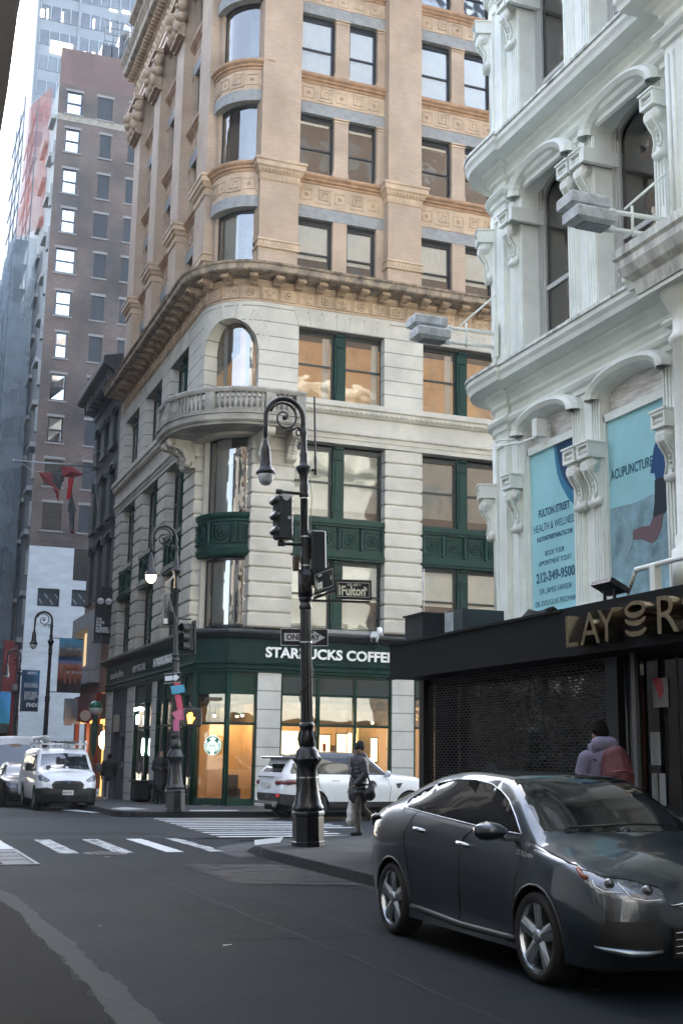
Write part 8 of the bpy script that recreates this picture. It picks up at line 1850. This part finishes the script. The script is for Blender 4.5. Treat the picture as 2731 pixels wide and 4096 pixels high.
m=MB(); m.M=wmat(PD); m.tube([(.07,.0,1.42),(.20,.1,1.2),(.08,.26,1.0),(-.12,.27,.98)],.02,6); m.tube([(-.02,-.12,1.46),(-.16,-.05,1.2),(-.18,.2,1.0)],.02,6); m.build('bag_strap',M_beanie,PD)
b_=blob([([(-.2,.27,.98),(-.16,.28,.86),(-.14,.28,.80)],[.09,.14,.13],.65)],'shoulder_bag',[mat('black_bag',(0.0054,0.00495,0.0054),.5)],None,None,.014,2); b_.matrix_basis=wmat(PD); tag(b_,'black slouchy shoulder bag on the hip of the walking person','bag')
g_=blob([([(.13,-.22,.84),(.13,-.22,.78)],[.02,.05],1),([(.12,-.22,.74),(.12,-.22,.5),(.11,-.22,.34)],[.06,.135,.11],.6),([(.02,-.2,.6),(.0,-.2,.38)],[.07,.08],.6)],'plastic_bag',[mat('white_plastic',(.55,.53,.50),.4,nscale=14,namt=.35,bump=.5,bscale=20)],None,None,.014,1); g_.matrix_basis=wmat(PD)@Matrix.Translation((0,.06,-.06)); tag(g_,'white plastic carrier bag hanging by the legs of the walking person','bag')
m=MB(); m.M=wmat(PD); 
for s in (-1,1): m.ball((.105,s*.035+.016,1.655),.010,6,4); m.tube([(.10,s*.02+.015,1.675),(.095,s*.05+.015,1.678)],.005,4)
m.tube([(.118,-.0,1.565),(.115,.03,1.565)],.005,4); m.build('eyes_and_mouth',M_hair,PD)
# --- person with phone by the side window
P2=thing('person',(9.35,41.0,GZ(41)+.15),'person in long dark hooded coat looking at a phone beside the side shop window','person',None,R(-80))
blob(legs(((0,.09,.88),(.02,.09,.48),(0,.09,.08),(.15,.1,.04)),((0,-.09,.88),(0,-.10,.48),(-.02,-.10,.08),(.13,-.12,.04)),.08)+[([(0,0,.88),(0,0,1.15),(0,0,1.36)],[.15,.14,.15],.75)]+head(1.54,.03)+[([(0,.19,1.38),(.02,.24,1.12),(.24,.14,1.12)],[.05,.045,.035],1),([(0,-.19,1.38),(0,-.24,1.12),(.22,-.10,1.12)],[.05,.045,.035],1)]+hand((.25,.13,1.13),(1,-.3,.2),1)+hand((.23,-.1,1.13),(1,.3,.2),-1),'body',[M_skin,M_dkpant,M_shoe],mfp,P2,.012,2)
torso_coat(P2,mat('black_long_coat',(0.0081,0.0081,0.0108),.75,nscale=6,namt=.4),.62,1.36,.008,.25,.20,.21,arms=[([(0,.19,1.39),(.02,.24,1.13),(.22,.15,1.12)],[.09,.08,.055]),([(0,-.19,1.39),(0,-.24,1.13),(.2,-.12,1.12)],[.09,.08,.055])])
blob([([(-.01,0,1.60),(-.02,0,1.64)],[.112,.10],.95)],'hood',[mat('dark_hood',(0.0135,0.0135,0.0171),.9)],None,P2,.012,1)
m=MB(); m.M=wmat(P2)@Matrix.Translation((.33,.02,1.17))@Euler((0,-.6,0)).to_matrix().to_4x4(); m.box(-.075,.075,-.036,.036,-.005,.005,.003); tag(m.build('phone',M_chr,None),'mobile phone held by the person beside the side shop window','phone')
# --- man walking away behind the van
P3=thing('person',(9.0,48.2,GZ(48)+.15),'person in black jacket and grey trousers walking away behind the white van','person',None,R(92))
blob(legs(((0,.09,.90),(.10,.09,.50),(.10,.09,.10),(.22,.09,.045)),((0,-.09,.90),(-.04,-.09,.5),(-.28,-.09,.16),(-.2,-.09,.05)),.085)+[([(0,0,.9),(0,0,1.15),(0,0,1.38)],[.15,.15,.16],.75)]+head(1.58,.03)+[([(0,.2,1.40),(-.04,.27,1.12),(.02,.26,.9)],[.05,.045,.035],1),([(0,-.2,1.40),(.04,-.27,1.12),(.12,-.26,.92)],[.05,.045,.035],1)]+hand((.02,.26,.89),(.2,0,-1),1)+hand((.13,-.26,.91),(.4,0,-1),-1),'body',[M_skin,M_greyp,M_white],mfp,P3,.013,2)
torso_coat(P3,mat('black_jacket',(0.0054,0.0054,0.0072),.8),.92,1.38,.006,.20,.19,.22,arms=[([(0,.2,1.41),(-.04,.27,1.14),(.02,.26,.95)],[.095,.08,.06]),([(0,-.2,1.41),(.04,-.27,1.14),(.11,-.26,.96)],[.095,.08,.06])],hood=False)
blob([([(-.01,0,1.65),(-.02,0,1.68)],[.098,.085],.9)],'hair',[M_hair],None,P3,.012,1)
# --- person with red backpack walking away on the near pavement
P4=thing('person',(8.05,12.5,.16),'person in lilac hooded jacket walking beside the roller grille beyond the grey car','person',None,R(80))
dz=.18
blob(legs(((0,.09,.95),(.08,.09,.52),(.06,.09,.10),(.2,.09,.045)),((0,-.09,.95),(-.04,-.09,.52),(-.2,-.09,.12),(-.08,-.09,.05)),.09)+[([(0,0,.95),(0,0,1.3),(0,0,1.50)],[.16,.16,.16],.75)]+head(1.74,.08)+[([(0,.2,1.50),(.04,.27,1.22),(.1,.26,1.0)],[.05,.045,.035],1),([(0,-.2,1.50),(-.02,-.27,1.22),(.05,-.26,1.0)],[.05,.045,.035],1)]+hand((.1,.26,.99),(.3,0,-1),1)+hand((.06,-.26,.98),(.2,0,-1),-1),'body',[M_skin,M_dkpant,M_shoe],mfp,P4,.013,2)
M_lil=mat('lilac_jacket',(.16,.15,.22),.75,nscale=5,namt=.2,bump=.3,bscale=14)
torso_coat(P4,M_lil,.95,1.48,.004,.21,.19,.20,arms=[([(0,.2,1.50),(.02,.28,1.24),(.1,.27,1.05)],[.10,.085,.06]),([(0,-.2,1.50),(-.02,-.28,1.24),(.05,-.27,1.05)],[.10,.085,.06])],hood=False)
blob([([(-.05,-.07,1.66),(-.06,.07,1.66)],[.10,.10],1),([(.04,-.11,1.63),(.04,.11,1.63)],[.06,.06],1),([(-.02,-.1,1.58),(-.02,.1,1.58)],[.07,.07],1)],'hood',[M_lil],None,P4,.012,3)
blob([([(.07,0,1.83),(.06,0,1.88)],[.105,.085],.9),([(.0,0,1.80),(.02,0,1.84)],[.08,.08],1)],'hair',[M_hair],None,P4,.010,1)
M_mar=mat('maroon_fabric',(.085,.018,.018),.7,nscale=6,namt=.3,bump=.5,bscale=9)
BK=thing('backpack',(8.05,12.35,1.25),'maroon backpack with orange zip and small blue tag worn over a lilac jacket','backpack')
W4=wmat(P4); o=blob([([(-.30,-.05,1.02),(-.32,-.05,1.25),(-.27,-.05,1.46)],[.17,.185,.13],.95),([(-.24,-.05,1.10),(-.24,-.05,1.42)],[.18,.16],1),([(-.42,-.05,1.08),(-.40,-.05,1.2)],[.10,.11],1)],'bag_body',[M_mar],None,None,.014,3); o.parent=BK; o.matrix_basis=wmat(BK).inverted()@W4@Matrix.Translation((0,0,.07))
m=MB(); m.M=W4; m.tube([(-.47,.10,1.36),(-.49,-.05,1.38),(-.44,-.18,1.36)],.009,5); m.build('pink_zip',mat('pink_zip',(.35,.08,.10),.5),BK)
m=MB(); m.M=W4; m.tube([(-.43,.16,1.27),(-.49,.06,1.26)],.012,5); m.build('orange_zip',mat('orange_trim',(.5,.12,.02),.6),BK)
m=MB(); m.M=W4; m.ball((-.50,-.12,1.12),.03,6,5,.3,.7,1.6); m.build('blue_tag',mat('blue_tag',(.02,.12,.3),.5),BK)
m=MB(); m.M=W4; m.tube([(-.12,.13,1.48),(.0,.14,1.56),(.12,.14,1.42),(.14,.15,1.2)],.024,6,flat=.5); m.tube([(-.12,-.13,1.48),(.0,-.14,1.56),(.12,-.14,1.42)],.024,6,flat=.5); m.build('shoulder_strap',mat('dark_strap',(0.0135,0.00675,0.00675),.8),BK)
# ================= street air =================
HZ=MB(); HZ.box(-165,255,-64,405,-9.5,140)
hz=HZ.build('haze',MATS['paper'],None,kind='stuff'); hm=bpy.data.materials.new('haze'); hm.use_nodes=True; n=hm.node_tree.nodes; n.remove(n['Principled BSDF']); pv=n.new('ShaderNodeVolumePrincipled'); pv.inputs['Color'].default_value=(.82,.90,1,1); pv.inputs['Density'].default_value=.0004; pv.inputs['Anisotropy'].default_value=.3
hm.node_tree.links.new(pv.outputs[0],n['Material Output'].inputs['Volume']); hz.data.materials.clear(); hz.data.materials.append(hm)
